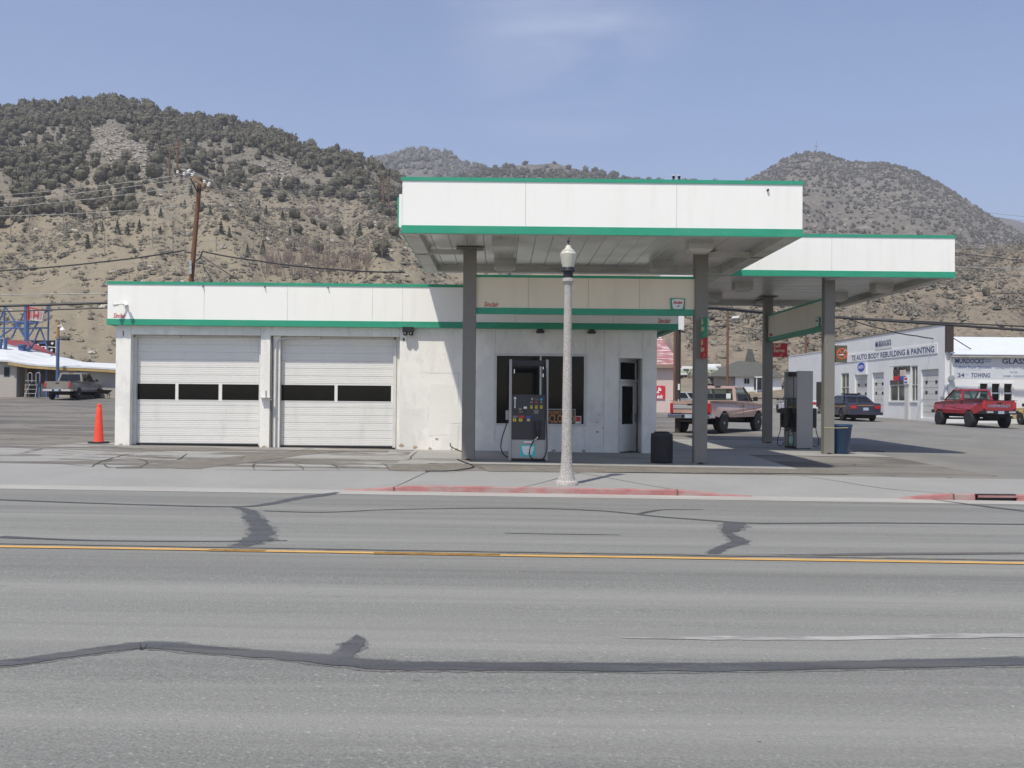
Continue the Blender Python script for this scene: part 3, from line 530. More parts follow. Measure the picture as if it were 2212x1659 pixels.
def juniper_v(seed, nb, nl, nr, leaves, ls):
    r_ = np.random.RandomState(seed); L = []
    for k in range(nb):
        a = 6.28 * k / nb + r_.uniform(-.4, .4); d_ = r_.uniform(.10, .22); L.append(blob((np.cos(a) * d_, np.sin(a) * d_, r_.uniform(.30, .66)), r_.uniform(.20, .30), nl, nr, seed * 9 + k, 1.15))
    L.append(blob((0, 0, .36), .34, nl, nr, seed * 9 + 8, 1.0)); 
    S = np.concatenate(L); S = S[S[:, 2] > .1]; c = S[r_.randint(0, len(S), leaves)] * 1.0; n = c - [0, 0, .4]; n /= np.linalg.norm(n, axis=1)[:, None]; c = c + n * r_.uniform(0, ls * .8, (leaves, 1)); u = r_.normal(size=(leaves, 3)); u /= np.linalg.norm(u, axis=1)[:, None]
    w = np.cross(u, r_.normal(size=(leaves, 3))); w /= np.linalg.norm(w, axis=1)[:, None]; s = ls * r_.uniform(.6, 1.3, (leaves, 1)); L.append(np.stack([c - u * s - w * s * .6, c + u * s - w * s * .6, c + u * s * .7 + w * s * .6, c - u * s * .7 + w * s * .6], 1).reshape(-1, 3)); return np.concatenate(L)
def np_mesh(name, V, m, mi=None, link=True):
    me = bpy.data.meshes.new(name); n = len(V); f = n // 4
    me.vertices.add(n); me.vertices.foreach_set('co', np.ascontiguousarray(V, dtype=np.float32).ravel())
    me.loops.add(n); me.loops.foreach_set('vertex_index', np.arange(n, dtype=np.int32))
    me.polygons.add(f); me.polygons.foreach_set('loop_start', np.arange(0, n, 4, dtype=np.int32)); me.polygons.foreach_set('loop_total', np.full(f, 4, dtype=np.int32))
    for k in (m if isinstance(m, list) else [m]): me.materials.append(k)
    if mi is not None: me.polygons.foreach_set('material_index', np.asarray(mi, dtype=np.int32))
    me.update(calc_edges=True)
    if not link: return me
    o = bpy.data.objects.new(name, me); col.objects.link(o); return o
def scatter(templ, items):                                      # items: (pos, sx, sz, rot, template index)
    out = []
    for p, sx_, sz_, a, k in items:
        T = templ[k % len(templ)]; c, s = math.cos(a), math.sin(a)
        out.append(np.stack([(T[:, 0] * c - T[:, 1] * s) * sx_ + p[0], (T[:, 0] * s + T[:, 1] * c) * sx_ + p[1], T[:, 2] * sz_ + p[2]], 1))
    return np.concatenate(out)
jun = mixin(mat('juniper_leaves', (0.098, 0.090, 0.060), 0.9, 0.3, 1.2), (0.135, 0.120, 0.080), 0.8, 0.5, 0.7, None, 0.6)
junfar = mat('distant_juniper_leaves', (0.108, 0.099, 0.070), 0.9, 0.3, 0.5)
spr = mat('spruce_needles', (0.088, 0.102, 0.066), 0.9, 0.3, 1.5)
sagem = mixin(mat('sagebrush_twigs', (0.185, 0.168, 0.135), 0.95, 0.15, 0.8), (0.235, 0.195, 0.14), 0.25, 0.5, 0.65, None, 0.6)
sagedark = mat('dark_sagebrush_twigs', (0.125, 0.112, 0.088), 0.95, 0.22, 0.8)
bark = mat('grey_bark', (0.20, 0.175, 0.15), 0.95, 0.2, 3)
JT = [juniper_v(10 + i, 4, 9, 5, 170, .045) for i in range(5)]; JF = [juniper_v(30 + i, 2, 6, 3, 26, .085) for i in range(5)]
CT = [leaf_cloud(200, 50 + i, 'cone', 0.05) for i in range(3)]; ST = [np.concatenate([blob((0, 0, -.04), .36, 8, 3, 60 + i, .95, True), leaf_cloud(26, 60 + i, 'low', 0.085)]) for i in range(5)]
def interp(L, x):
    if x <= L[0][0]: return L[0][1]
    for (a, ya), (c, yc) in zip(L, L[1:]):
        if x <= c: return ya + (yc - ya) * (x - a) / (c - a)
    return L[-1][1]
bnd = [(-600, 520), (0, 500), (120, 480), (179, 462), (280, 452), (330, 400), (437, 375), (497, 404), (636, 420), (755, 438), (870, 465), (1000, 520)]
def inpoly(x, y, P):
    c = False; j = len(P) - 1
    for i in range(len(P)):
        if (P[i][1] > y) != (P[j][1] > y) and x < (P[j][0] - P[i][0]) * (y - P[i][1]) / (P[j][1] - P[i][1]) + P[i][0]: c = not c
        j = i
    return c
scar = [(180, 285), (225, 270), (300, 300), (330, 345), (300, 385), (250, 352), (205, 340), (195, 310)]; scar2 = [(560, 352), (590, 340), (640, 365), (630, 400), (575, 395)]
J = []
r2 = random.Random(11)
while len(J) < 3700:
    x = r2.uniform(-500, 1000); t = math.sqrt(r2.uniform(0.02, 1)); p = HL.P(x, t); yy = proj(p)[1]; lim = interp(bnd, x)
    f = 0.5 + 0.5 * noise.fractal(Vector((p.x / 38, p.y / 38, 3)), 1.0, 2.0, 3)
    pr = 1.0 if yy < lim - 12 else (0.5 if yy < lim + 10 else 0.018)
    if 150 < x < 900 and lim - 90 < yy < lim: pr *= 0.75
    if inpoly(x, yy, scar) or inpoly(x, yy, scar2): pr *= 0.07
    if r2.random() < pr * min(1, max(0.12, 1.7 * f - 0.25)):
        w = (1.7 + 3.2 * r2.random() ** 1.8) * (1.1 if yy < lim else 0.75); J.append((p, w, w * r2.uniform(0.75, 1.1), r2.uniform(0, 6.28), r2.randint(0, 4)))
for i in range(150):                                             # trees standing on the ridge line
    x = r2.uniform(-100, 870); p = HL.P(x, 0.995); w = r2.uniform(2.5, 5); J.append((p - Vector((0, 0, .3)), w, w * r2.uniform(.8, 1.3), r2.uniform(0, 6), r2.randint(0, 4)))
def shown(p):
    x, y = proj(p); return -20 < x < 1030 and y < 612 and not (x > 862 and 383 < y < 600)
vis = sorted([j for j in J if shown(j[0])], key=lambda j: -j[1] / j[0].y); near = vis[:285]; ids = set(id(j) for j in near); rest = [j for j in J if id(j) not in ids]
JME = []
for k in range(5):
    T = JT[k]; tr = []
    for a in (0, 2.1, 4.2):
        u = np.array([math.cos(a), math.sin(a), 0]) * .03; tr += [-u, u, u * .6 + [0, 0, .5], -u * .6 + [0, 0, .5]]
    V = np.concatenate([T, np.array(tr)]); JME.append(np_mesh('juniper_tree', V, [jun, bark], [0] * (len(T) // 4) + [1] * 3, link=False))
for j in near:
    o = bpy.data.objects.new('juniper_tree', JME[j[4]]); col.objects.link(o); o.location = j[0] - Vector((0, 0, .2)); o.scale = (j[1], j[1], j[2]); o.rotation_euler.z = j[3]
    tag(o, 'dark rounded juniper bush growing on the left hillside', 'tree', 'junipers scattered over the left hill')
tag(np_mesh('juniper_woodland', scatter(JF, rest), junfar), 'dense dark juniper woodland covering the top of the left hill', 'woodland', kind='stuff')
def fill(hill, n, x0, x1, w0, w1, seed, m, name, label, dens=None, T=JF):
    r3 = random.Random(seed); it = []
    while len(it) < n:
        x = r3.uniform(x0, x1); t = math.sqrt(r3.random()); p = hill.P(x, t)
        if dens and r3.random() > dens(x, t, p): continue
        w = r3.uniform(w0, w1); it.append((p, w, w * r3.uniform(.55, .95), r3.uniform(0, 6), r3.randint(0, 4)))
    return tag(np_mesh(name, scatter(T, it), m), label, 'shrubs', kind='stuff')
nf = lambda s, a: (lambda x, t, p: max(0.08, 0.5 + a * noise.fractal(Vector((p.x / s, p.y / s, 1)), 1.0, 2.0, 3)))
fill(HC, 5200, 1500, 2300, 1.5, 4.0, 21, mat('hill_scrub', (0.140, 0.132, 0.108), 0.95, 0.25, 0.1), 'hill_scrub', 'grey brown scrub on the rocky hill at the right', lambda x, t, p: 0.35 + 0.65 * t, T=[q for q in JF])
fill(HC, 4500, 1500, 2300, 1.2, 3.6, 29, mat('pale_outcrops', (0.36, 0.325, 0.285), 0.95, 0.15, 0.2), 'rock_outcrops', 'pale rock outcrops on the rocky hill at the right', nf(60, 1.3), T=ST)
fill(HB, 2600, 780, 1760, 4, 8, 22, junfar, 'middle_hill_scrub', 'dark scrub on the low hill behind the big canopy', nf(90, 1.0))
fill(HA, 1700, 640, 1250, 6, 12, 23, mat('pale_far_scrub', (0.18, 0.172, 0.145), 0.95, 0.2, 0.1), 'far_hill_scrub', 'pale scrub on the farthest rounded hill', nf(140, 1.0))
fill(HR, 4200, 1450, 2500, 0.8, 2.4, 24, sagem, 'sagebrush', 'grey sagebrush scattered on the tan slope at the right', nf(30, 1.0), T=ST)
fill(HR, 700, 1450, 2500, 1.6, 3.2, 25, sagedark, 'dark_sagebrush', 'larger dark brush clumps on the tan slope at the right', nf(30, 1.2), T=ST)
lowd = lambda x, t, p: (1.0 if proj(p)[1] > interp(bnd, x) - 30 else 0.25) * max(0.05, 0.5 + noise.fractal(Vector((p.x / 22, p.y / 22, 8)), 1.0, 2.0, 3))
fill(HL, 8500, -200, 1100, 0.6, 1.8, 26, sagem, 'sagebrush', 'grey sagebrush covering the lower left slope', lowd, T=ST)
fill(HL, 900, -200, 1100, 1.0, 2.4, 27, sagedark, 'dark_sagebrush', 'dark brush clumps on the lower left slope', lowd, T=ST)
fill(HL, 1500, -300, 1000, 0.7, 2.2, 28, mat('pale_boulders', (0.42, 0.38, 0.33), 0.95, 0.15, 0.5), 'boulders', 'pale boulders on the left hill', lambda x, t, p: 1.0 if (inpoly(x, proj(p)[1], scar) or inpoly(x, proj(p)[1], scar2)) else 0.03, T=ST)
TT = [np.concatenate([blob((0, 0, -.04), .34, 5, 2, 80 + i, .8, True), leaf_cloud(8, 80 + i, 'low', 0.11)]) for i in range(5)]
fill(HL, 11000, -150, 1050, 0.35, 1.0, 31, mat('dry_grass_tufts', (0.35, 0.30, 0.21), 0.95, 0.2, 0.6), 'dry_grass', 'pale dry grass tufts on the lower left slope', lowd, T=TT)
fill(HL, 7000, -150, 1050, 0.4, 1.1, 32, sagedark, 'low_brush', 'small dark brush on the left slope', lambda x, t, p: .6, T=TT)
fill(HR, 6000, 1480, 2400, 0.35, 1.0, 33, mat('pale_grass_tufts', (0.31, 0.26, 0.19), 0.95, 0.2, 0.6), 'dry_grass', 'pale dry grass tufts on the tan slope at the right', T=TT)
fill(HR, 4500, 1480, 2400, 0.4, 1.1, 34, sagem, 'low_brush', 'small grey brush on the tan slope at the right', T=TT)
# young conifers and round bushes one can pick out on the dry slope
conif = [(465, 895, 80, 'c'), (625, 815, 80, 'c'), (680, 820, 80, 'c'), (745, 818, 75, 'c'), (545, 810, 55, 'c'), (510, 808, 65, 'c'), (785, 717, 60, 'c'), (860, 727, 62, 'c'), (990, 683, 55, 'c'), (1025, 607, 60, 'c'), (1130, 715, 58, 'c'), (1395, 672, 45, 'c'), (1435, 718, 60, 'c'), (1420, 935, 90, 'c'), (1235, 838, 65, 'c'), (1190, 820, 75, 'c'), (1335, 930, 60, 'c'), (1590, 920, 55, 'c'), (1525, 740, 60, 'c'), (1565, 835, 55, 'c'), (1945, 842, 95, 'c'), (860, 820, 50, 'c'), (1920, 880, 40, 'c'),
         (1212, 742, 42, 'r'), (1378, 755, 52, 'r'), (1720, 920, 75, 'r'), (1587, 742, 75, 'r'), (1605, 808, 65, 'r'), (1690, 762, 38, 'r'), (1746, 792, 50, 'r'), (1830, 825, 70, 'r'), (2003, 785, 50, 'r'), (2058, 792, 52, 'r'), (2130, 825, 72, 'r'), (2068, 945, 110, 'r'), (1925, 955, 45, 'r'), (810, 615, 55, 'r'), (655, 690, 75, 'r'), (705, 700, 75, 'r'), (1435, 625, 75, 'r'), (1520, 640, 60, 'r'), (1345, 565, 48, 'r'), (1270, 565, 65, 'r')]
CME = [np_mesh('young_conifer', np.concatenate([CT[k], np.array([[-.02, 0, 0], [.02, 0, 0], [.015, 0, .4], [-.015, 0, .4]])]), [spr, bark], [0] * (len(CT[k]) // 4) + [1], link=False) for k in range(3)]
for i, (px, py, h, kd) in enumerate(conif):
    x, y = Z(ZH, px, py); p = HL.at(x, y); H = h / 1.5255 * .60636 / FPX * p.y
    o = bpy.data.objects.new('young_conifer' if kd == 'c' else 'round_juniper', CME[i % 3] if kd == 'c' else JME[i % 5]); col.objects.link(o); o.location = p - Vector((0, 0, .1)); w = H * (1.0 if kd == 'c' else 1.05); o.scale = (w, w, H); o.rotation_euler.z = i
    if kd == 'c': tag(o, 'small pointed conifer on the dry grass slope above the garage', 'tree', 'young conifers on the dry slope')
    else: tag(o, 'rounded green juniper standing clear on the dry grass slope above the garage', 'tree', 'lone junipers on the dry slope')
o = bpy.data.objects.new('round_juniper', JME[1]); col.objects.link(o); p = HR.at(2129, 642); o.location = p; H = 24 / FPX * p.y; o.scale = (H * .9, H * .9, H)
tag(o, 'lone dark juniper high on the tan slope right of the smaller canopy', 'tree')
# leafless trees
def bare(seed, H=1.0, n=26):
    r4 = random.Random(seed); b = MB(); b.tube([(0, 0, 0), (r4.uniform(-.02, .02), 0, .5), (r4.uniform(-.03, .03), 0, 1.0)], .011, 4, taper=.2)
    for i in range(n):
        z = r4.uniform(.15, .92); a = r4.uniform(0, 6.28); l = (1.05 - z) * r4.uniform(.15, .30); e = Vector((math.cos(a) * l * .5, math.sin(a) * l * .5, z + l * r4.uniform(.7, 1.3)))
        b.tube([(0, 0, z), (e.x * .6, e.y * .6, z + (e.z - z) * .4), e], .0042, 3, taper=.3)
    return b
bm_ = mat('pale_bare_branches', (0.25, 0.205, 0.17), 0.95, 0.1, 2)
BME = []
for k in range(3):
    o = bare(k).build('bare_tree', bm_); BME.append(o.data); bpy.data.objects.remove(o)
bares = [(330, 790, 210), (410, 770, 170), (150, 860, 260), (45, 830, 230), (820, 900, 180), (885, 910, 200), (930, 915, 190), (1165, 910, 170), (1265, 920, 150), (1370, 700 + 230, 130), (1540, 990, 220), (1640, 1060, 260), (1780, 1000, 230), (1880, 1010, 250), (1000, 990, 150), (1475, 1000, 160), (1995, 1010, 170), (2070, 980, 160), (1700, 1010, 190), (1440, 1040, 170), (560, 950, 170)]
for i, (px, py, h) in enumerate(bares):
    x, y = Z(ZH, px, py); p = HL.at(x, min(y, 604)); H = h / 1.5255 * .60636 / FPX * p.y
    o = bpy.data.objects.new('bare_tree', BME[i % 3]); col.objects.link(o); o.location = p; o.scale = (H * 1.3, H * 1.3, H); o.rotation_euler.z = i * 1.7
    tag(o, 'thin pale leafless tree on the lower left slope', 'tree', 'leafless trees on the lower slope')
q = MB(); r5 = random.Random(5)
for i in range(150):
    x = r5.uniform(560, 800); y = r5.uniform(560, 606); p = HL.at(x, y); H = r5.uniform(2, 5)
    for k in range(7): a = r5.uniform(0, 6.28); q.tube([p, p + Vector((math.cos(a) * H * .12, math.sin(a) * H * .12, H * .5)), p + Vector((math.cos(a) * H * .25, math.sin(a) * H * .25, H * r5.uniform(.7, 1.1)))], .028, 3, taper=.4)
tag(q.build('bare_thicket', mat('reddish_grey_twigs', (0.235, 0.18, 0.155), 0.95, 0.1, 2)), 'thicket of leafless reddish grey saplings above the garage roof', 'thicket', kind='stuff')
# ------------------------------------------------------------------ service station building
UX = (1, 0, 0); UZ = (0, 0, 1)
W0 = 27.6
def wall_open(mb, u0, u1, z0, z1, ops, t0, t1, axis='x', m=0):      # wall with openings (u0,u1,z0,z1), built of butted boxes
    def bx(a, b_, c, d):
        if b_ - a < 1e-4 or d - c < 1e-4: return
        if axis == 'x': mb.box(a, b_, t0, t1, c, d, m)
        else: mb.box(t0, t1, a, b_, c, d, m)
    u = u0
    for a, b_, c, d in sorted(ops):
        bx(u, a, z0, z1); bx(a, b_, z0, c); bx(a, b_, d, z1); u = b_
    bx(u, u1, z0, z1)
ST_ = thing('service_station', 'low white stucco service station with two garage doors and green trimmed fascia', 'building', (-3, 32, zg(-3, 28)))
DX0, DA, DB, DB1 = 3.12, 3.75, 4.135, 2.73
def f(m):
    wall_open(m, -10.27, 3.12, 0.0, 4.2, [(-9.87, -6.43, 0.0, 3.24), (-6.17, -2.73, 0.0, 3.24), (-0.17, 2.22, 0.94, 2.79)], W0, W0 + .22)
    m.box(-6.13, -5.93, W0 + .12, W0 + .34, 0, 3.24)                # second recessed pier
    m.box(3.12, 3.75, W0, W0 + .22, 2.72, 4.2); m.box(3.75, 4.135, W0, W0 + .9, 0, 4.2)
    m.box(3.12, 3.75, W0 + .22, W0 + .95, 2.72, 2.9)
    m.box(-10.27, -10.05, W0 + .22, 38, 0, 4.2); m.box(3.92, 4.135, W0 + .9, 37, 0, 4.2); m.box(-10.05, 3.92, 37.8, 38, 0, 4.2)
    m.box(2.95, 3.12, W0 + .22, 30, 0, 4.2)
    m.box(-2.86, -2.73, W0 + .24, W0 + .5, 0, 3.24); m.box(-6.5, -6.43, W0 + .24, W0 + .5, 0, 3.24); m.box(-9.87, -9.80, W0 + .36, W0 + .5, 0, 3.24)
part('wall', M['stucco'], ST_, f, bevel=0.015)
part('roof', M['flange'], ST_, lambda m: m.box(-10.3, 4.5, W0 + .05, 38, 4.2, 4.35))
def f(m):
    wall_open(m, -10.44, 4.66, 3.636, 4.555, [], 27.44, 27.60)
    m.box(-10.44, -10.28, 27.60, 38, 3.636, 4.555); m.box(4.5, 4.66, 27.60, 37.4, 3.636, 4.555)
fa = part('fascia', M['fascia'], ST_, f)
def f(m):
    m.box(-10.46, 4.68, 27.42, 27.62, 4.555, 4.63); m.box(-10.46, -10.27, 27.62, 38, 4.555, 4.63); m.box(4.49, 4.68, 27.62, 37.4, 4.555, 4.63)
    m.box(-10.455, 4.675, 27.425, 27.60, 3.478, 3.636); m.box(-10.455, -10.28, 27.60, 38, 3.478, 3.636); m.box(4.5, 4.675, 27.6, 37.4, 3.478, 3.636)
part('green_trim', M['green'], fa, f)
part('fascia_soffit', M['flange'], ST_, lambda m: (m.box(4.136, 4.5, 27.44, 37.4, 3.56, 3.6), m.box(-10.28, 4.5, 27.6, 27.62, 3.6, 3.62)))
def f(m):
    for x in (-7.9, -5.7, -3.45, -2.65, .35, 2.95): m.box(x - .006, x + .006, 27.434, 27.4405, 3.64, 4.553)
part('panel_joint', mat('panel_joint_grey', (0.66, 0.65, 0.62), 0.7), fa, f)
def f(m):
    for D in (438, 571, 707): x = (D - 1084) / 81.5; m.cyl((x, 27.44, 4.52), (x, 27.37, 4.50), .018, .012, 8)
part('fascia_hook', M['blackiron'], fa, f)
def f(m):
    text_into(m, 'Sinclair', .175, (-10.29, 27.436, 3.665), UX, bold=.0015, shear=.25, width=.335)
    text_into(m, 'Sinclair', .175, (4.13, 27.436, 3.665), UX, bold=.0015, shear=.25, width=.34)
part('lettering', M['signred'], fa, f)
def garage_door(x0, x1, wins, n):
    d = thing('garage_door', None, None, ((x0 + x1) / 2, W0 + .3, .25)); d.parent = ST_; d.location = Vector(d.location) - ST_.location
    g = MB(); zb = zg(x0, W0) + .02; Y = W0 + .30
    def sect(za, zc):
        z = za; prof = []
        while z < zc - 1e-3:
            zt = min(z + .203, zc)
            prof += [(Y + .016, z), (Y + .016, z + .012), (Y, z + .018)]
            for k in (.25, .5, .75):
                zz = z + (zt - z) * k; prof += [(Y, zz - .008), (Y + .006, zz - .004), (Y + .006, zz + .004), (Y, zz + .008)]
            prof += [(Y, zt - .004)]; z = zt
        return prof
    def panel(za, zc, a, b_):
        p = sect(za, zc) + [(Y + .016, zc)]; n_ = len(p)
        vs = [(a, y, z) for y, z in p] + [(b_, y, z) for y, z in p] + [(a, Y + .05, za), (a, Y + .05, zc), (b_, Y + .05, za), (b_, Y + .05, zc)]
        g.add(vs, [(i, n_ + i, n_ + i + 1, i + 1) for i in range(n_ - 1)] + [(2 * n_, 2 * n_ + 1, 2 * n_ + 3, 2 * n_ + 2)])
    wz0, wz1 = 1.505, 1.94
    panel(zb + .03, wz0 - .03, x0, x1); panel(wz1 + .03, 3.24, x0, x1)
    g.box(x0, x1, Y - .004, Y + .04, wz0 - .03, wz0); g.box(x0, x1, Y - .004, Y + .04, wz1, wz1 + .03)
    u = x0
    for a, b_ in wins: g.box(u, a, Y - .004, Y + .04, wz0, wz1); u = b_
    if x1 - u > .01: g.box(u, x1, Y - .004, Y + .04, wz0, wz1)
    g.build('door_panel', M['doorwhite'], d)
    for a, b_ in wins:
        w = part('window', M['trim'], d, lambda m: (m.box(a, b_, Y - .008, Y - .0041, wz0 - .012, wz0 + .006), m.box(a, b_, Y - .008, Y - .0041, wz1 - .006, wz1 + .012)))
        part('pane', M['darkglass'], w, lambda m: m.box(a, b_, Y + .012, Y + .02, wz0, wz1))
    part('rubber_seal', M['rubber'], d, lambda m: m.box(x0, x1, Y + .005, Y + .035, zb - .015, zb + .028))
    part('door_head', M['trim'], d, lambda m: (m.box(x0 - .05, x0 + (x1 - x0) * .35, Y - .06, Y - .01, 3.17, 3.235), m.box(x0 + (x1 - x0) * .36, x1, Y - .05, Y - .01, 3.195, 3.235)))
    for a in (x0, x1): part('door_jamb', M['trim'], d, lambda m: m.box(a - (.06 if a == x0 else .02), a + (.02 if a == x0 else .06), Y - .10, Y - .005, zb, 3.17))
    return d
garage_door(-9.81, -6.49, [(-9.79, -8.77), (-8.69, -7.61), (-7.52, -6.51)], 3)
garage_door(-5.95, -2.90, [(-5.94, -4.50), (-4.42, -2.98)], 2)
pj = part('conduit', M['alu'], ST_, lambda m: m.tube([(-6.02, W0 + .08, .25), (-6.02, W0 + .08, 2.9), (-6.0, W0 + .08, 3.1), (-5.9, W0 + .08, 3.16), (-5.75, W0 + .1, 3.16)], .022, 8))
part('drain_pipe', M['column'], ST_, lambda m: m.cyl((-6.15, W0 + .06, .2), (-6.15, W0 + .06, 3.2), .028, n=10))
def f(m):
    m.box(-6.40, -6.12, W0 - .14, W0 - .002, 1.575, 1.59); m.obox((-6.16, W0 - .07, 1.555), (.055, 0, -.03), (0, .07, 0), (.004, 0, .006)); m.box(-6.29, -6.255, W0 - .02, W0 - .001, 1.59, 1.78)
part('wall_bracket', M['alu'], ST_, f)
def f(m):
    m.box(-2.64, -2.35, W0 - .22, W0 - .02, 3.36, 3.49); 
    for x in (-2.57, -2.42): m.cyl((x, W0 - .13, 3.38), (x, W0 - .17, 3.29), .05, .062, 14)
part('flood_lamp', M['black'], ST_, f)
for x in (1.01, 2.375): part('downlight', M['black'], ST_, lambda m: m.lathe([(.11, 0), (.11, .07), (.07, .075), (.07, .12)], (x, W0 - .10, 3.365), 16))
def f(m):
    m.cyl((-9.96, 27.44, 4.02), (-9.96, 27.36, 4.02), .05, n=12); m.tube([(-9.96, 27.37, 4.02), (-10.06, 27.3, 4.02), (-10.14, 27.24, 3.99)], .02, 8); m.cyl((-10.1, 27.27, 4.01), (-10.2, 27.2, 3.98), .04, .05, 12)
    m.tube([(-9.96, 27.37, 4.02), (-9.90, 27.3, 4.0)], .02, 8); m.cyl((-9.92, 27.32, 4.03), (-9.86, 27.22, 3.95), .035, .055, 12)
part('spot_lamp', M['white'], ST_, f)
part('rust_stain', M['rust'], ST_, lambda m: m.slab([(-.012, 0), (.02, 0), (.022, -.12), (.005, -.17), (-.01, -.11)], (-9.98 - .1, W0 - .001, 3.33), UX, UZ, (0, -.002, 0)))
part('wall_number', M['black'], ST_, lambda m: text_into(m, '9', .13, (-2.66, W0 - .004, 3.12), UX, bold=.004))
# shop window
w = thing('window', None, None); w.parent = ST_; w.location = Vector((1.0, W0, .9)) - ST_.location
def f(m):
    m.box(-.21, 2.26, W0 - .03, W0 + .06, .90, .955); m.box(-.21, 2.26, W0 - .02, W0 + .06, 2.76, 2.83)
    m.box(-.21, -.14, W0 - .02, W0 + .06, .955, 2.76); m.box(2.19, 2.26, W0 - .02, W0 + .06, .955, 2.76); m.box(1.01, 1.055, W0 + .03, W0 + .09, .955, 2.76)
part('window_frame', M['trim'], w, f)
part('pane', M['storeglass'], w, lambda m: m.box(-.14, 2.19, W0 + .07, W0 + .08, .955, 2.76))
part('counter', mat('brown_counter', (0.28, 0.13, 0.06), 0.7, 0.2, 2), ST_, lambda m: (m.box(-.1, .75, W0 + .6, W0 + 1.3, .3, 1.25), m.box(-.1, .6, W0 + .5, W0 + .6, .95, 1.18)))
part('shelf_rack', M['alu'], ST_, lambda m: [m.box(.75, 1.75, W0 + 1.6, W0 + 2.0, z, z + .03) for z in (1.1, 1.5, 1.9)] + [m.box(x, x + .03, W0 + 1.6, W0 + 1.63, .3, 2.0) for x in (.75, 1.72)] + [m.box(.85 + k * .2, .98 + k * .2, W0 + 1.65, W0 + 1.9, z + .03, z + .2) for z in (1.1, 1.5) for k in (0, 1, 3)])
part('inner_notice', M['white'], ST_, lambda m: (m.box(.9, 1.2, W0 + .9, W0 + .91, 2.45, 2.62), m.box(1.9, 2.1, W0 + .4, W0 + .41, 1.5, 1.8)))
s = thing('closed_sign', 'black sign with orange SORRY WE\'RE CLOSED lettering inside the shop window', 'sign', (1.60, W0 + .04, .98))
part('sign_board', M['black'], s, lambda m: m.box(1.235, 1.97, W0 + .045, W0 + .065, .965, 1.35))
part('sign_border', M['trim'], s, lambda m: (m.box(1.235, 1.97, W0 + .04, W0 + .0445, 1.335, 1.35), m.box(1.235, 1.25, W0 + .04, W0 + .0445, .965, 1.335), m.box(1.955, 1.97, W0 + .04, W0 + .0445, .965, 1.335)))
part('lettering', M['orangetext'], s, lambda m: (text_into(m, "SORRY WE'RE", .125, (1.265, W0 + .042, 1.215), UX, bold=.002, width=.66), text_into(m, 'CLOSED', .30, (1.265, W0 + .042, .99), UX, bold=.006, width=.67)))
s = thing('window_notice', 'small red and white notice low in the shop window beside the lamp post', 'sign', (2.03, W0 + .04, .97))
part('board', M['white'], s, lambda m: m.box(1.98, 2.13, W0 + .045, W0 + .06, .965, 1.165)); part('face', M['red'], s, lambda m: m.box(1.985, 2.11, W0 + .04, W0 + .0445, 1.02, 1.15))
# angled entrance door
A = Vector((3.13, W0 + .02, 0)); B = Vector((3.735, W0 + .93, 0)); dd = (B - A).normalized(); nn = Vector((dd.y, -dd.x, 0))
dr = thing('door', None, None); dr.parent = ST_; zb = zg(3.2, W0) + .03; dr.location = Vector((3.4, W0 + .4, zb)) - ST_.location; LW = (B - A).length
def dbox(m, a, b_, z0, z1, t0, t1, mi=0):
    c = A + dd * ((a + b_) / 2) - nn * ((t0 + t1) / 2); c.z = (z0 + z1) / 2; m.obox(c, dd * ((b_ - a) / 2), nn * ((t1 - t0) / 2), (0, 0, (z1 - z0) / 2), mi)
def f(m):
    dbox(m, 0, .07, zb - .1, 2.72, 0, .08); dbox(m, LW - .07, LW, zb - .1, 2.72, 0, .08); dbox(m, .07, LW - .07, 2.62, 2.72, 0, .08); dbox(m, .03, LW, 2.10, 2.16, -.05, .08)
part('door_frame', M['trim'], dr, f)
part('transom_window', M['darkglass'], dr, lambda m: dbox(m, .07, LW - .07, 2.16, 2.62, .04, .05))
def f(m):
    dbox(m, .07, .20, zb, 2.10, .01, .06); dbox(m, LW - .20, LW - .07, zb, 2.10, .01, .06); dbox(m, .20, LW - .20, zb, .95, .012, .055); dbox(m, .20, LW - .20, 1.98, 2.10, .01, .06); dbox(m, .20, LW - .20, .60, .63, .002, .012)
df_ = part('door_leaf', M['doorwhite'], dr, f)
part('door_pane', M['darkglass'], dr, lambda m: dbox(m, .20, LW - .20, .95, 1.98, .03, .04))
part('handle', M['chrome'], dr, lambda m: dbox(m, LW - .15, LW - .12, 1.0, 1.25, -.03, .008))
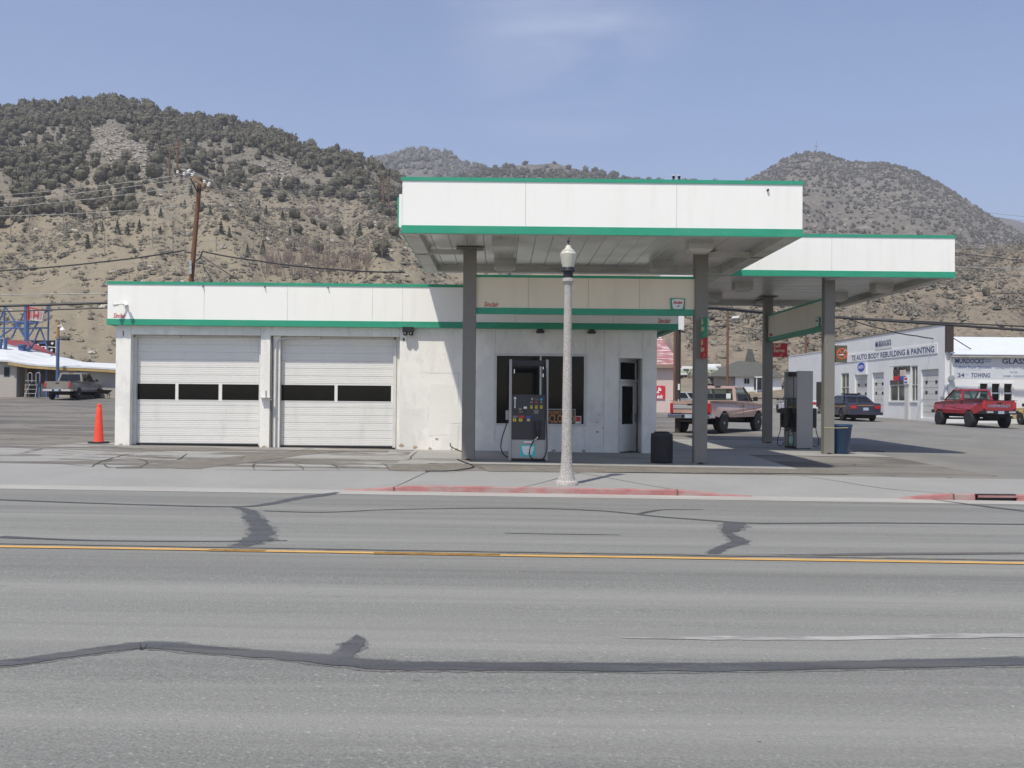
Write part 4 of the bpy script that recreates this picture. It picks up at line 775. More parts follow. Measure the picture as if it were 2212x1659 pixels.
# ------------------------------------------------------------------ canopies
ZB, ZT = 4.995, 6.145
def canopy(name, label, x0, x1, y0, y1, cols, ribs, lamps, spand, signface, joints, beams):
    c = thing(name, label, 'canopy', ((x0 + x1) / 2, (y0 + y1) / 2, zg((x0 + x1) / 2, (y0 + y1) / 2))); T = .10
    def f(m):
        for a, b_, p, q in ((x0, x1, y0, y0 + T), (x0, x1, y1 - T, y1), (x0, x0 + T, y0 + T, y1 - T), (x1 - T, x1, y0 + T, y1 - T)): m.box(a, b_, p, q, ZB + .16, ZT - .075)
    fa = part('fascia', M['fascia'], c, f)
    def f(m):
        e = .015
        for z0_, z1_, e in ((ZB, ZB + .16, .012), (ZT - .075, ZT, .018)):
            for a, b_, p, q in ((x0 - e, x1 + e, y0 - e, y0 + T), (x0 - e, x1 + e, y1 - T, y1 + e), (x0 - e, x0 + T, y0 + T, y1 - T), (x1 - T, x1 + e, y0 + T, y1 - T)): m.box(a, b_, p, q, z0_, z1_)
    part('green_trim', M['green'], fa, f)
    part('panel_joint', mat('joint_grey', (0.60, 0.59, 0.56), 0.7), fa, lambda m: [m.box(x - .006, x + .006, y0 - .006, y0 + .001, ZB + .165, ZT - .08) for x in joints])
    def f(m):                                                        # flat flange round the rim, standing below the pans
        w_ = .34
        m.box(x0 + .02, x1 - .02, y0 + .02, y0 + .10, ZB - .012, ZB - .001); m.box(x0 + .02, x0 + w_, y0 + .1, y1 - .02, ZB - .012, ZB + .163); m.box(x1 - w_, x1 - .02, y0 + .1, y1 - .02, ZB - .012, ZB + .163); m.box(x0 + w_, x1 - w_, y1 - w_, y1 - .02, ZB - .012, ZB + .163)
    part('rim_flange', M['flange'], c, f)
    def f(m):                                                        # soffit pans with seams
        n = int(round((x1 - x0) / .40)) if ribs == 'y' else int(round((y1 - y0) / .30)); zs = ZB + .16
        for k in range(n):
            if ribs == 'y':
                a = x0 + .1 + (x1 - x0 - .2) * k / n; b_ = x0 + .1 + (x1 - x0 - .2) * (k + 1) / n
                wv = .012 * math.sin(k * 2.1); vs = [(a, y0 + .1, zs), (a + .012, y0 + .1, zs + .02), (a + .024, y0 + .1, zs), (b_, y0 + .1, zs), (a, y1 - .1, zs), (a + .012, y1 - .1, zs + .02), (a + .024, y1 - .1, zs), (b_, y1 - .1, zs)]
            else:
                a = y0 + .1 + (y1 - y0 - .2) * k / n; b_ = y0 + .1 + (y1 - y0 - .2) * (k + 1) / n
                vs = [(x0 + .1, a, zs), (x0 + .1, a + .03, zs + .035), (x0 + .1, a + .06, zs), (x0 + .1, b_, zs - .004), (x1 - .1, a, zs), (x1 - .1, a + .03, zs + .035), (x1 - .1, a + .06, zs), (x1 - .1, b_, zs - .004)]
            m.add(vs, [(0, 4, 5, 1), (1, 5, 6, 2), (2, 6, 7, 3)])
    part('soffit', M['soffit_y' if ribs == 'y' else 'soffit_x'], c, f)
    part('deck', M['flange'], c, lambda m: m.box(x0 + T, x1 - T, y0 + T, y1 - T, ZB + .24, ZB + .30))
    for b_ in beams: part('cross_beam', M['flange'], c, lambda m: m.box(*b_))
    for i, (cx, cy, w_) in enumerate(cols):
        k = thing('column', None, None); k.parent = c; zc = zg(cx, cy); k.location = Vector((cx, cy, zc)) - c.location
        part('column_shaft', M['column'], k, lambda m: m.box(cx - w_ / 2, cx + w_ / 2, cy - w_ / 2, cy + w_ / 2, zc - .1, ZB + .14), bevel=.012)
        part('cap_plate', M['column'], k, lambda m: m.box(cx - w_ * 1.05, cx + w_ * 1.05, cy - w_ * .8, cy + w_ * .8, ZB + .11, ZB + .135))
        part('base_rust', M['rust'], k, lambda m: (m.box(cx - .11, cx + .12, cy - w_ / 2 - .003, cy - w_ / 2 + .01, zc, zc + .03), m.box(cx - .05, cx + .01, cy - w_ / 2 - .0035, cy - w_ / 2 + .01, zc + .03, zc + .055)))
        part('base_cutout', M['black'], k, lambda m: m.box(cx - .04, cx + .055, cy - w_ / 2 - .006, cy - w_ / 2, zc + .01, zc + .05))
    for (lx, ly) in lamps:
        l = part('canopy_lamp', M['flange'], c, lambda m: m.add([(lx + a * s, ly + b_ * s, z) for s, z in ((.27, ZB + .16), (.27, ZB - .04), (.20, ZB - .10)) for a, b_ in ((-1, -1), (1, -1), (1, 1), (-1, 1))], [(i, (i + 1) % 4, 4 + (i + 1) % 4, 4 + i) for i in range(4)] + [(4 + i, 4 + (i + 1) % 4, 8 + (i + 1) % 4, 8 + i) for i in range(4)] + [(8, 9, 10, 11)]), recalc=True)
    sp = thing('spandrel_sign', None, None); sp.parent = c; a0, a1, b0, b1, ax = spand; sp.location = Vector(((a0 + a1) / 2, (b0 + b1) / 2, 3.6)) - c.location
    part('sign_panel', M['cream'], sp, lambda m: m.box(a0, a1, b0, b1, 3.74, 4.45))
    e = .012
    def f(m):
        if ax == 'x': m.box(a0, a1, b0 - e, b1 + e, 3.60, 3.74); m.box(a0, a1, b0 - e, b1 + e, 4.45, 4.51)
        else: m.box(a0 - e, a1 + e, b0, b1, 3.60, 3.74); m.box(a0 - e, a1 + e, b0, b1, 4.45, 4.51)
    part('green_trim', M['green'], sp, f)
    if ax == 'x':
        part('panel_joint', mat('cream_joint', (0.42, 0.36, 0.28), 0.8), sp, lambda m: [m.box(x - .005, x + .005, b0 - .003, b0, 3.745, 4.445) for x in (.6, 2.0, 3.2)])
        part('lettering', M['signred'], sp, lambda m: text_into(m, 'Sinclair', .165, (a0 + .18, b0 - .004, 3.765), UX, bold=.0015, shear=.25, width=.345))
    else:
        part('lettering', M['signred'], sp, lambda m: text_into(m, 'Sinclair', .165, (a0 - .004, b1 - .2, 3.765), (0, -1, 0), bold=.0015, shear=.25, width=.345))
    return c, sp
# pans look wavy: soft, large bumps in the sheet metal
def wavy(name, sc, strength):
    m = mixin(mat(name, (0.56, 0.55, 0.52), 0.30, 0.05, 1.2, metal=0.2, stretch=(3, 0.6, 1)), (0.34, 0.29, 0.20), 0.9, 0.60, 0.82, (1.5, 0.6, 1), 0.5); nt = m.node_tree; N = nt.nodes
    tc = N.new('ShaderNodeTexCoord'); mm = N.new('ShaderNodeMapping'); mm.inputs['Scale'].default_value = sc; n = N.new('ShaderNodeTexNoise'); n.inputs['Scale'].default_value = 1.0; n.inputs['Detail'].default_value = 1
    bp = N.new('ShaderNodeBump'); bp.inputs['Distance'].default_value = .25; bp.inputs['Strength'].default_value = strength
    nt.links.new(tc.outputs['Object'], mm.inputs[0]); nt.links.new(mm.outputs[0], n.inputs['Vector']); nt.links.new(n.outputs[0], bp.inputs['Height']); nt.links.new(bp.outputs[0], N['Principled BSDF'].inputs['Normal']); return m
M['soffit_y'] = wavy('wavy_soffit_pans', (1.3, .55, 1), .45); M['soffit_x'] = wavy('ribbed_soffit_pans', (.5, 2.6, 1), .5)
CY = 24.2
can1, sp1 = canopy('fuel_canopy', 'large white canopy with green bands over the front pump, nearest the road', -2.07, 6.14, 21.15, 27.8,
    [(-.77, CY, .305), (4.64, CY, .305)], 'y', [(0.02, 22.9), (0.05, 26.4), (4.35, 22.9), (4.05, 26.4)], (-.617, 4.487, CY - .07, CY + .07, 'x'), None, (.45, 3.55),
    [(-2.05, -.92, CY - .07, CY + .05, ZB - .012, ZB + .10), (4.79, 6.12, CY - .07, CY + .05, ZB - .012, ZB + .10)])
can2, sp2 = canopy('fuel_canopy', 'smaller white canopy with green bands over the side pump, at the right', 5.6, 12.25, 27.9, 36.9,
    [(9.1, 28.8, .29), (9.0, 35.0, .29)], 'x', [(7.2, 31.0), (7.0, 34.4), (11.4, 31.0), (11.0, 33.9)], (8.98, 9.12, 28.945, 34.855, 'y'), None, (8.9,),
    [(8.95, 9.2, 27.95, 28.65, ZB - .012, ZB + .10), (8.95, 9.2, 35.15, 36.8, ZB - .012, ZB + .10)])
def shield(m, o, u, s, mi=0, inset=0.0):
    a = s - inset; P = [(-.5 * a, .36 * a), (-.25 * a, .40 * a), (0, .41 * a), (.25 * a, .40 * a), (.5 * a, .36 * a), (.46 * a, 0), (.40 * a, -.36 * a), (.2 * a, -.40 * a), (-.2 * a, -.40 * a), (-.40 * a, -.36 * a), (-.46 * a, 0)]
    n = Vector(u).cross(Vector(UZ)); m.slab(P, o, u, UZ, n * -.006)
def emblem(name, label, o, u, s):
    n = Vector(u).cross(Vector(UZ)); o = Vector(o); t = thing(name, label, 'sign', o - Vector((0, 0, .15)))
    part('sign_board', M['green'], t, lambda m: m.slab([(-.52 * s, .40 * s), (.5 * s, .38 * s), (.47 * s, -.38 * s), (-.47 * s, -.38 * s)], o - n * .03, u, UZ, n * .03))
    part('shield', M['white'], t, lambda m: shield(m, o + n * .010, u, s * .84))
    part('lettering', M['signred'], t, lambda m: text_into(m, 'Sinclair', s * .26, o + n * .012 - Vector(u) * s * .33 + Vector((0, 0, s * .03)), u, bold=.003, shear=.3, width=s * .66))
    part('green_mark', M['green'], t, lambda m: m.slab([(-.12 * s, -.22 * s), (-.06 * s, -.14 * s), (.02 * s, -.10 * s), (.11 * s, -.04 * s), (.08 * s, -.13 * s), (.10 * s, -.22 * s), (.02 * s, -.17 * s)], o + n * .012, u, UZ, n * .003))
emblem('emblem_sign', 'green bordered shield emblem at the right end of the cream spandrel', (4.09, CY - .11, 3.86), UX, .34)
emblem('emblem_sign', 'green bordered shield emblem beside the front column of the smaller canopy', (8.93, 29.25, 3.86), (0, -1, 0), .34)
s = thing('side_emblem', 'large flat emblem box on the left end of the big canopy, seen edge on', 'sign', (-2.14, 22.4, 5.1))
part('sign_box', M['white'], s, lambda m: m.box(-2.15, -2.09, 21.3, 23.2, 5.14, 5.82)); part('sign_rim', M['green'], s, lambda m: m.box(-2.20, -2.151, 21.45, 23.05, 5.17, 5.78))
# flag signs on the columns
def flag(name, label, o, u, w_, h, m_, text, rest=None):
    n = Vector(u).cross(Vector(UZ)); o = Vector(o); t = thing(name, label, 'sign', o + Vector(u) * w_ / 2)
    part('sign_board', m_, t, lambda m: m.slab([(0, 0), (w_, 0), (w_, h), (0, h)], o - n * .02, u, UZ, n * .02))
    L = text.split('\n'); sz = h * .36
    part('lettering', M['yellowtext'], t, lambda m: [text_into(m, q, sz, o + n * .002 + Vector(u) * w_ * .06 + Vector((0, 0, h * (.70 - .34 * i))), u, bold=sz * .03) for i, q in enumerate(L)])
    part('tick_mark', M['yellowtext'], t, lambda m: m.slab([(.5 * w_, .12 * h), (.56 * w_, .04 * h), (.68 * w_, .22 * h), (.64 * w_, .22 * h), (.56 * w_, .09 * h)], o + n * .001, u, UZ, n * .003))
    return t
M['yellowtext'] = mat('pale_yellow_lettering', (0.70, 0.62, 0.38), 0.6, 0.05, 4)
flag('service_sign', 'green Full Serve sign projecting from the column above the red one', (4.62, 24.04, 3.06), (0, -1, 0), .72, .46, M['green'], 'Full\nServe')
flag('service_sign', 'red Self Serve sign projecting from the column below the green one', (4.62, 24.04, 2.585), (0, -1, 0), .72, .46, M['red'], 'Self\nServe')
flag('service_sign', 'red Self Serve sign on the rear column of the smaller canopy', (9.15, 34.93, 3.09), UX, .50, .47, M['red'], 'Self\nServe')
s = thing('no_smoking_sign', 'olive no smoking sign on the front column of the smaller canopy', 'sign', (9.45, 28.8, 2.7))
part('sign_board', M['olive'], s, lambda m: m.box(9.24, 9.63, 28.79, 28.81, 2.70, 3.18)); O = Vector((9.49, 28.783, 2.95))
def f(m):
    n = 28; P = []
    for i in range(n): a = 2 * math.pi * i / n; P.append((math.cos(a), math.sin(a)))
    vs = [O + Vector((c * r, d_, s_ * r)) for d_ in (0, .006) for r in (.155, .118) for c, s_ in P]
    m.add(vs, [(i, (i + 1) % n, n + (i + 1) % n, n + i) for i in range(n)] + [(i, 2 * n + i, 2 * n + (i + 1) % n, (i + 1) % n) for i in range(n)])
    m.obox(O + Vector((0, .002, 0)), (.095, 0, -.095), (0, .003, 0), (.013, 0, .013))
part('prohibition_ring', M['signorange'], s, f)
part('cigarette', M['white'], s, lambda m: m.box(9.40, 9.53, 28.780, 28.786, 2.905, 2.93)); part('smoke_curl', M['white'], s, lambda m: m.tube([O + Vector((.03, 0, .04)), O + Vector((.07, 0, .05)), O + Vector((.06, 0, .09)), O + Vector((.11, 0, .10)), O + Vector((.14, 0, .07))], .007, 5))
# ------------------------------------------------------------------ fuel dispensers
def dispenser(label, loc, rot, both):
    root = thing('fuel_pump', label, 'fuel pump', (0, 0, 0), None); hw = .453; dp = .26; H = 2.35
    def f(m, s): m.box(s * hw - (0 if s < 0 else .06), s * hw + (.06 if s < 0 else 0), -dp, dp, 0, H)
    for s in (-1, 1): part('side_post', M['pumpgrey'], root, lambda m: f(m, s), bevel=.012)
    part('lower_cabinet', M['pumpgrey'], root, lambda m: m.box(-hw + .06, hw - .06, -dp + .03, dp - .03, .05, .49), bevel=.006)
    part('plinth', M['black'], root, lambda m: m.box(-hw + .06, hw - .06, -dp + .02, dp - .02, -.03, .05))
    part('display_cabinet', M['charcoal'], root, lambda m: m.box(-hw + .06, hw - .06, -dp + .015, dp - .015, .492, 1.535), bevel=.008)
    part('header', M['black'], root, lambda m: (m.box(-hw + .06, hw - .06, -.15, .15, 2.20, 2.33), m.box(hw - .14, hw - .062, -.10, .10, 1.535, 2.20)), bevel=.006)
    for sgn in ((-1, 1) if both else (-1,)):
        y = sgn * (dp - .015)
        def b(m, px0, px1, py0, py1, t=.004):                       # pixels of the close-up -> front face
            x0 = (px0 - 470) / 540.8; x1 = (px1 - 470) / 540.8; z1 = (1468 - py0) / 540.8; z0 = (1468 - py1) / 540.8
            if sgn > 0: x0, x1 = -x1, -x0
            m.box(x0, x1, min(y, y + sgn * t), max(y, y + sgn * t), z0, z1)
        ll = [('sticker', 'white', [(285, 312, 672, 700), (291, 305, 706, 722), (291, 305, 728, 745), (291, 305, 752, 770), (291, 305, 776, 808), (408, 447, 790, 816), (500, 524, 684, 690), (500, 520, 698, 704)]),
              ('button', 'yellowbtn', [(490, 518, 776, 812), (552, 580, 776, 812), (612, 642, 776, 812), (275, 314, 941, 975), (350, 390, 941, 975)]), ('label', 'tan', [(450, 487, 941, 972), (347, 355, 852, 862), (366, 376, 852, 862), (388, 396, 852, 862)]),
              ('keypad', 'column', [(537, 593, 829, 878), (348, 382, 810, 836), (492, 518, 722, 746), (616, 638, 722, 746), (270, 330, 906, 930)]), ('screen', 'olive', [(536, 590, 684, 714)]),
              ('grade_label', 'signred', [(345, 415, 904, 932), (552, 580, 728, 746)]), ('grade_label', 'blue', [(437, 500, 908, 930)]), ('card_reader', 'black', [(300, 345, 838, 866), (414, 440, 838, 866)]), ('nozzle_well', 'black', [(520, 632, 968, 1190)]), ('warning_label', 'white', [(412, 512, 1222, 1244)])]
        for nm, mt, L in ll:
            for q in L: part(nm, M[mt], root, lambda m: b(m, *q, t=.005))
        part('yellow_button_text', M['charcoal'], root, lambda m: [b(m, (q[0] + q[2]) / 2 - 9, (q[0] + q[2]) / 2 + 9, q[1] + 9, q[1] + 24, t=.0075) for q in ((490, 776, 518), (552, 776, 580), (612, 776, 642), (275, 941, 314), (350, 941, 390))])
        cx = (628 - 470) / 540.8 * (1 if sgn < 0 else -1); part('round_sticker', M['skyblue'], root, lambda m: m.cyl((cx, y, 1.424), (cx, y + sgn * .005, 1.424), .03, n=16))
        yy = y + sgn * -.015
        part('emblem_panel', M['tealsign'], root, lambda m: b(m, 368, 563, 1268, 1415, t=-.0105) if False else m.box(-.19 if sgn < 0 else -.172, .172 if sgn < 0 else .19, min(yy, yy + sgn * .004), max(yy, yy + sgn * .004), .098, .37))
        ox = -.009 if sgn < 0 else .009
        part('emblem_shield', M['white'], root, lambda m: m.slab([(-.14, .10), (0, .11), (.14, .10), (.125, 0), (.09, -.09), (0, -.105), (-.09, -.09), (-.125, 0)], (ox, yy + sgn * .0045, .235), (1, 0, 0), UZ, (0, sgn * .003, 0)))
        part('emblem_mark', M['tealsign'], root, lambda m: m.slab([(-.03, -.04), (.0, -.015), (.06, .01), (.05, -.04), (.02, -.03)], (ox, yy + sgn * .0085, .19), (1, 0, 0), UZ, (0, sgn * .002, 0)))
        e = sgn
        nz_ = part('nozzle', M['black'], root, lambda m: (m.obox(((577 - 470) / 540.8 * -e, y + e * .05, .80), (.03, 0, 0), (0, .05, 0), (0, .02, .10)), m.tube([((577 - 470) / 540.8 * -e, y + e * .07, .72), ((580 - 470) / 540.8 * -e, y + e * .09, .62), ((588 - 470) / 540.8 * -e, y + e * .08, .56)], .022, 8)))
        part('hose_swivel', M['chrome'], root, lambda m: m.tube([(.218 * -e, y + e * .08, .575), (.19 * -e, y + e * .09, .525), (.135 * -e, y + e * .10, .48)], .016, 8))
        hp = [(.135, .48), (.07, .38), (.03, .26), (.03, .14), (.09, .06), (.19, .035), (.32, .05), (.40, .16), (.425, .34), (.42, .6), (.405, 1.0), (.40, 1.5), (.39, 1.9), (.385, 2.15)]
        part('hose', M['rubber'], root, lambda m: m.tube([(a * -e, y + e * .10, z) for a, z in smooth_pts(hp)], .0125, 8))
    # second hose looped at the far post
    part('holster', M['pumpgrey'] if not both else M['black'], root, lambda m: m.box(-.53, -.455, -.12, .12, .94, 1.16), bevel=.01)
    hp = [(-.48, .94), (-.52, .80), (-.60, .55), (-.635, .36), (-.62, .22), (-.56, .12), (-.47, .06)]
    part('hose', M['rubber'], root, lambda m: m.tube([(a, 0, z) for a, z in smooth_pts(hp)], .0125, 8))
    if both:
        for sg in (-1, 1):
            part('nozzle_boot', M['black'], root, lambda m: m.obox((.12 * sg, sg * .34, .92), (.24, 0, 0), (0, .10, 0), (0, 0, .30)), bevel=.03)
            part('hose', M['rubber'], root, lambda m: m.tube([(.2 * sg, sg * (.40 + q[0]), q[1]) for q in smooth_pts([(.0, .85), (.06, .75), (.10, .5), (.18, .25), (.16, .08), (.05, .05), (-.05, .15)])], .0125, 8))
            part('nozzle_handle', M['black'], root, lambda m: m.tube([(.2 * sg, sg * .40, 1.12), (.2 * sg, sg * .48, .98), (.2 * sg, sg * .45, .82)], .028, 8))
    else:
        part('header_fitting', M['chrome'], root, lambda m: (m.cyl((.33, -.24, 2.18), (.33, -.24, 2.12), .012, n=8), m.cyl((.33, -.24, 2.02), (.33, -.24, 1.94), .014, n=8), m.cyl((-.34, -.24, 2.12), (-.34, -.24, 2.02), .012, n=8)))
    root.location = loc; root.rotation_euler.z = rot
    return root
def smooth_pts(P, k=5):
    out = []
    for i in range(len(P) - 1):
        p0 = P[max(i - 1, 0)]; p1 = P[i]; p2 = P[i + 1]; p3 = P[min(i + 2, len(P) - 1)]
        for j in range(k):
            t = j / k; out.append(tuple(.5 * (2 * b + (c - a) * t + (2 * a - 5 * b + 4 * c - d_) * t * t + (3 * b - a - 3 * c + d_) * t ** 3) for a, b, c, d_ in zip(p0, p1, p2, p3)))
    return out + [tuple(P[-1])]
dispenser('grey and black fuel pump facing the road between the columns of the big canopy', (.625, 24.2, zg(.6, 24) + .03), 0, False)
dispenser('grey fuel pump turned sideways under the smaller canopy', (9.12, 31.75, zg(9, 31.7) + .03), R(-80), True)
# ------------------------------------------------------------------ street lamp
lx, ly = 1.166, 18.45; lz = sw(lx, ly)
t = thing('street_lamp', 'pebbled concrete street lamp with frosted acorn globe at the red kerb', 'street lamp', (lx, ly, lz))
sc_ = 1 / 201.5
part('base', M['terrazzo'], t, lambda m: m.lathe([(.205, -.02), (.205, .055), (.190, .075), (.160, .085), (.148, .13), (.122, .22), (.104, .36), (.094, .55)], (lx, ly, lz), 28), smooth=True)
part('post', M['terrazzo'], t, lambda m: m.lathe([(.094, .55), (.089, 1.0), (.080, 2.0), (.071, 3.0), (.066, 3.50), (.068, 3.56), (.082, 3.61), (.096, 3.625), (.105, 3.63), (.105, 3.66), (.098, 3.69)], (lx, ly, lz), 24), smooth=True)
part('collar', M['blackiron'], t, lambda m: m.lathe([(.088, 3.69), (.088, 3.79), (.10, 3.80), (.128, 3.815), (.120, 3.84), (.120, 3.87), (.108, 3.885)], (lx, ly, lz), 24), smooth=True)
part('globe', M['globe'], t, lambda m: m.lathe([(.104, 3.88), (.112, 3.93), (.128, 3.99), (.134, 4.05), (.148, 4.10), (.150, 4.125), (.128, 4.15), (.120, 4.165), (.122, 4.18), (.095, 4.195), (.060, 4.225), (.045, 4.26), (.036, 4.29)], (lx, ly, lz), 24), smooth=True)
part('finial', M['blackiron'], t, lambda m: m.lathe([(.040, 4.288), (.036, 4.30), (.014, 4.305), (.010, 4.325), (.024, 4.345), (.025, 4.36), (.012, 4.38), (.004, 4.405), (.002, 4.43)], (lx, ly, lz), 16), smooth=True)
tag(pad('lamp_footing', [(.72, 18.22), (1.62, 18.22), (1.66, 18.68), (.76, 18.68)], mat('darker_concrete', (0.27, 0.26, 0.245), 0.95), 0), kind='structure').location.z = sw(1.2, 18.45) - zg(1.2, 18.45) + .005
# ------------------------------------------------------------------ bins, cone, hoses
bx, by = 3.76, 24.25; bz = zg(bx, by) + .012
t = thing('trash_can', 'black ribbed rubbish bin on the slab beside the right column', 'trash can', (bx, by, bz))
def f(m):
    n = 48; prof = [(.235, 0), (.252, .03), (.252, .60), (.245, .635)]; vs = []
    for r, h in prof:
        for k in range(n): a = 2 * math.pi * k / n; rr = r * (1 + (.022 if k % 2 else -.012)); vs.append((bx + rr * math.cos(a), by + rr * math.sin(a), bz + h))
    m.add(vs, [(i * n + k, i * n + (k + 1) % n, (i + 1) * n + (k + 1) % n, (i + 1) * n + k) for i in range(3) for k in range(n)] + [tuple(range(3 * n, 4 * n))])
part('bin_body', M['rubber'], t, f)
part('bin_lid', M['black'], t, lambda m: m.lathe([(.255, .635), (.262, .66), (.25, .69), (.19, .70), (.17, .735), (.10, .74)], (bx, by, bz), 16), smooth=True)
bx, by = 9.52, 28.95; bz = zg(bx, by) + .012
t = thing('blue_barrel', 'blue plastic bin tied behind the front column of the smaller canopy', 'trash can', (bx, by, bz))
part('barrel_body', M['bucket'], t, lambda m: m.lathe([(.20, 0), (.215, .02), (.29, .70), (.305, .72), (.305, .77), (.32, .79), (.31, .83), (.285, .82), (.27, .68), (.19, .06)], (bx, by, bz), 28), smooth=True)
part('tie_cord', M['yellowtext'], t, lambda m: m.tube([(9.1 + math.cos(a) * .0 + (.16 if math.cos(a) > 0 else -.155), 28.8 + (-.152 if math.sin(a) < 0 else .15), bz + .73) for a in (4.0, 5.5)] + [(9.52 + .315 * math.cos(a), by + .315 * math.sin(a), bz + .74) for a in (4.9, 5.6, 6.3)], .006, 5))
cx, cy = (218 - 1084) / 79.3, 28.2; cz = zg(cx, cy) + .012
t = thing('traffic_cone', 'tall slim orange traffic cone left of the garage', 'traffic cone', (cx, cy, cz))
part('cone_body', M['cone'], t, lambda m: m.lathe([(.135, .04), (.130, .06), (.115, .35), (.098, .60), (.080, .85), (.068, .96), (.050, 1.0), (.062, 1.01), (.062, 1.05), (.045, 1.065), (.02, 1.07)], (cx, cy, cz), 24), smooth=True)
part('cone_base', M['rubber'], t, lambda m: m.slab([(math.cos(R(22.5 + 45 * i)) * .28, math.sin(R(22.5 + 45 * i)) * .28) for i in range(8)], (cx, cy, cz), (1, 0, 0), (0, 1, 0), (0, 0, .045)), bevel=.008)
tag(pad('cone_slab', [(cx - .75, cy - .35), (cx + .9, cy - .45), (cx + 1.0, cy + .35), (cx - .3, cy + .4)], con, .012), kind='structure')
def gline(L, h=0.03): 
    out = []
    for x, y in L:
        g = gp(x, y); out.append((g[0], g[1], (sw(*g) if 17.9 < g[1] < 20.8 else zg(*g)) + h))
    return out
hz_ = smooth_pts(gline([(918, 1024.5), (945, 1024), (970, 1023), (995, 1019), (1020, 1013), (1023, 1010), (1014, 1005), (1000, 1000), (988, 994.5)]))
tag(part('air_hose', M['rubber'], None, lambda m: m.tube(hz_, .012, 6), origin='base'), 'thin dark hose bent across the pavement in front of the left column', 'hose')
tag(part('wall_hose', M['rubber'], None, lambda m: m.tube(smooth_pts([(-1.36, W0 - .06, .42), (-1.33, W0 - .12, .33), (-1.1, W0 - .5, .245), (-.85, W0 - 1.2, .235), (-.72, W0 - 2.0, .235)]), .014, 6), origin='base'), 'short dark hose stub coming out of the wall behind the left column', 'hose')
tag(part('ground_cable', M['wire'], None, lambda m: m.tube([(p[0], p[1], zg(p[0], p[1]) + .025) for p in smooth_pts([(9.8, 29.3), (10.3, 30.2), (10.9, 30.6), (11.3, 30.4)])], .012, 6), origin='base'), 'dark cable lying on the ground beside the blue bin', 'cable')

part('wall_patch', mat('repainted_patch', (0.79, 0.765, 0.71), 0.9, 0.03, 2), ST_, lambda m: (m.slab([(0, 0), (.62, .02), (.66, 1.35), (.05, 1.38)], (-1.95, W0 - .001, .62), UX, UZ, (0, -.003, 0)), m.slab([(0, 0), (.5, 0), (.5, .5), (0, .48)], (-1.55, W0 - .004, .95), UX, UZ, (0, -.002, 0))))
part('bare_render', mat('exposed_render', (0.42, 0.33, 0.25), 0.95, 0.2, 8), ST_, lambda m: [m.slab([(r_ * math.cos(a) * (1 + .3 * math.sin(3 * a + i)), r_ * .7 * math.sin(a)) for a in [6.283 * k / 9 for k in range(9)]], (x, W0 - .001, z), UX, UZ, (0, -.003, 0)) for i, (x, z, r_) in enumerate(((-1.72, .52, .045), (-2.3, .30, .06), (-1.9, .27, .05), (-2.66, .35, .07), (2.55, 1.0, .03), (2.56, .75, .04), (2.7, .85, .025), (2.6, 1.2, .02), (-1.2, .25, .05), (.3, .24, .05), (1.4, .235, .06), (2.2, .24, .05), (-6.3, .27, .06), (-10.1, .30, .05)))])
part('wall_seam', mat('wall_seam_grey', (0.50, 0.48, 0.45), 0.95), ST_, lambda m: (m.box(2.72, 2.732, W0 - .003, W0 - .0005, .22, 3.45), m.box(-1.16, -1.152, W0 - .003, W0 - .0005, .25, 2.3), m.box(-2.1, -1.1, W0 - .003, W0 - .0005, 2.28, 2.288)))  # thin grey seam lines in the stucco, their own colour

part('fascia_knob', M['blackiron'], can1, lambda m: m.cyl((5.42, 21.15, 5.95), (5.42, 21.10, 5.95), .022, n=10))
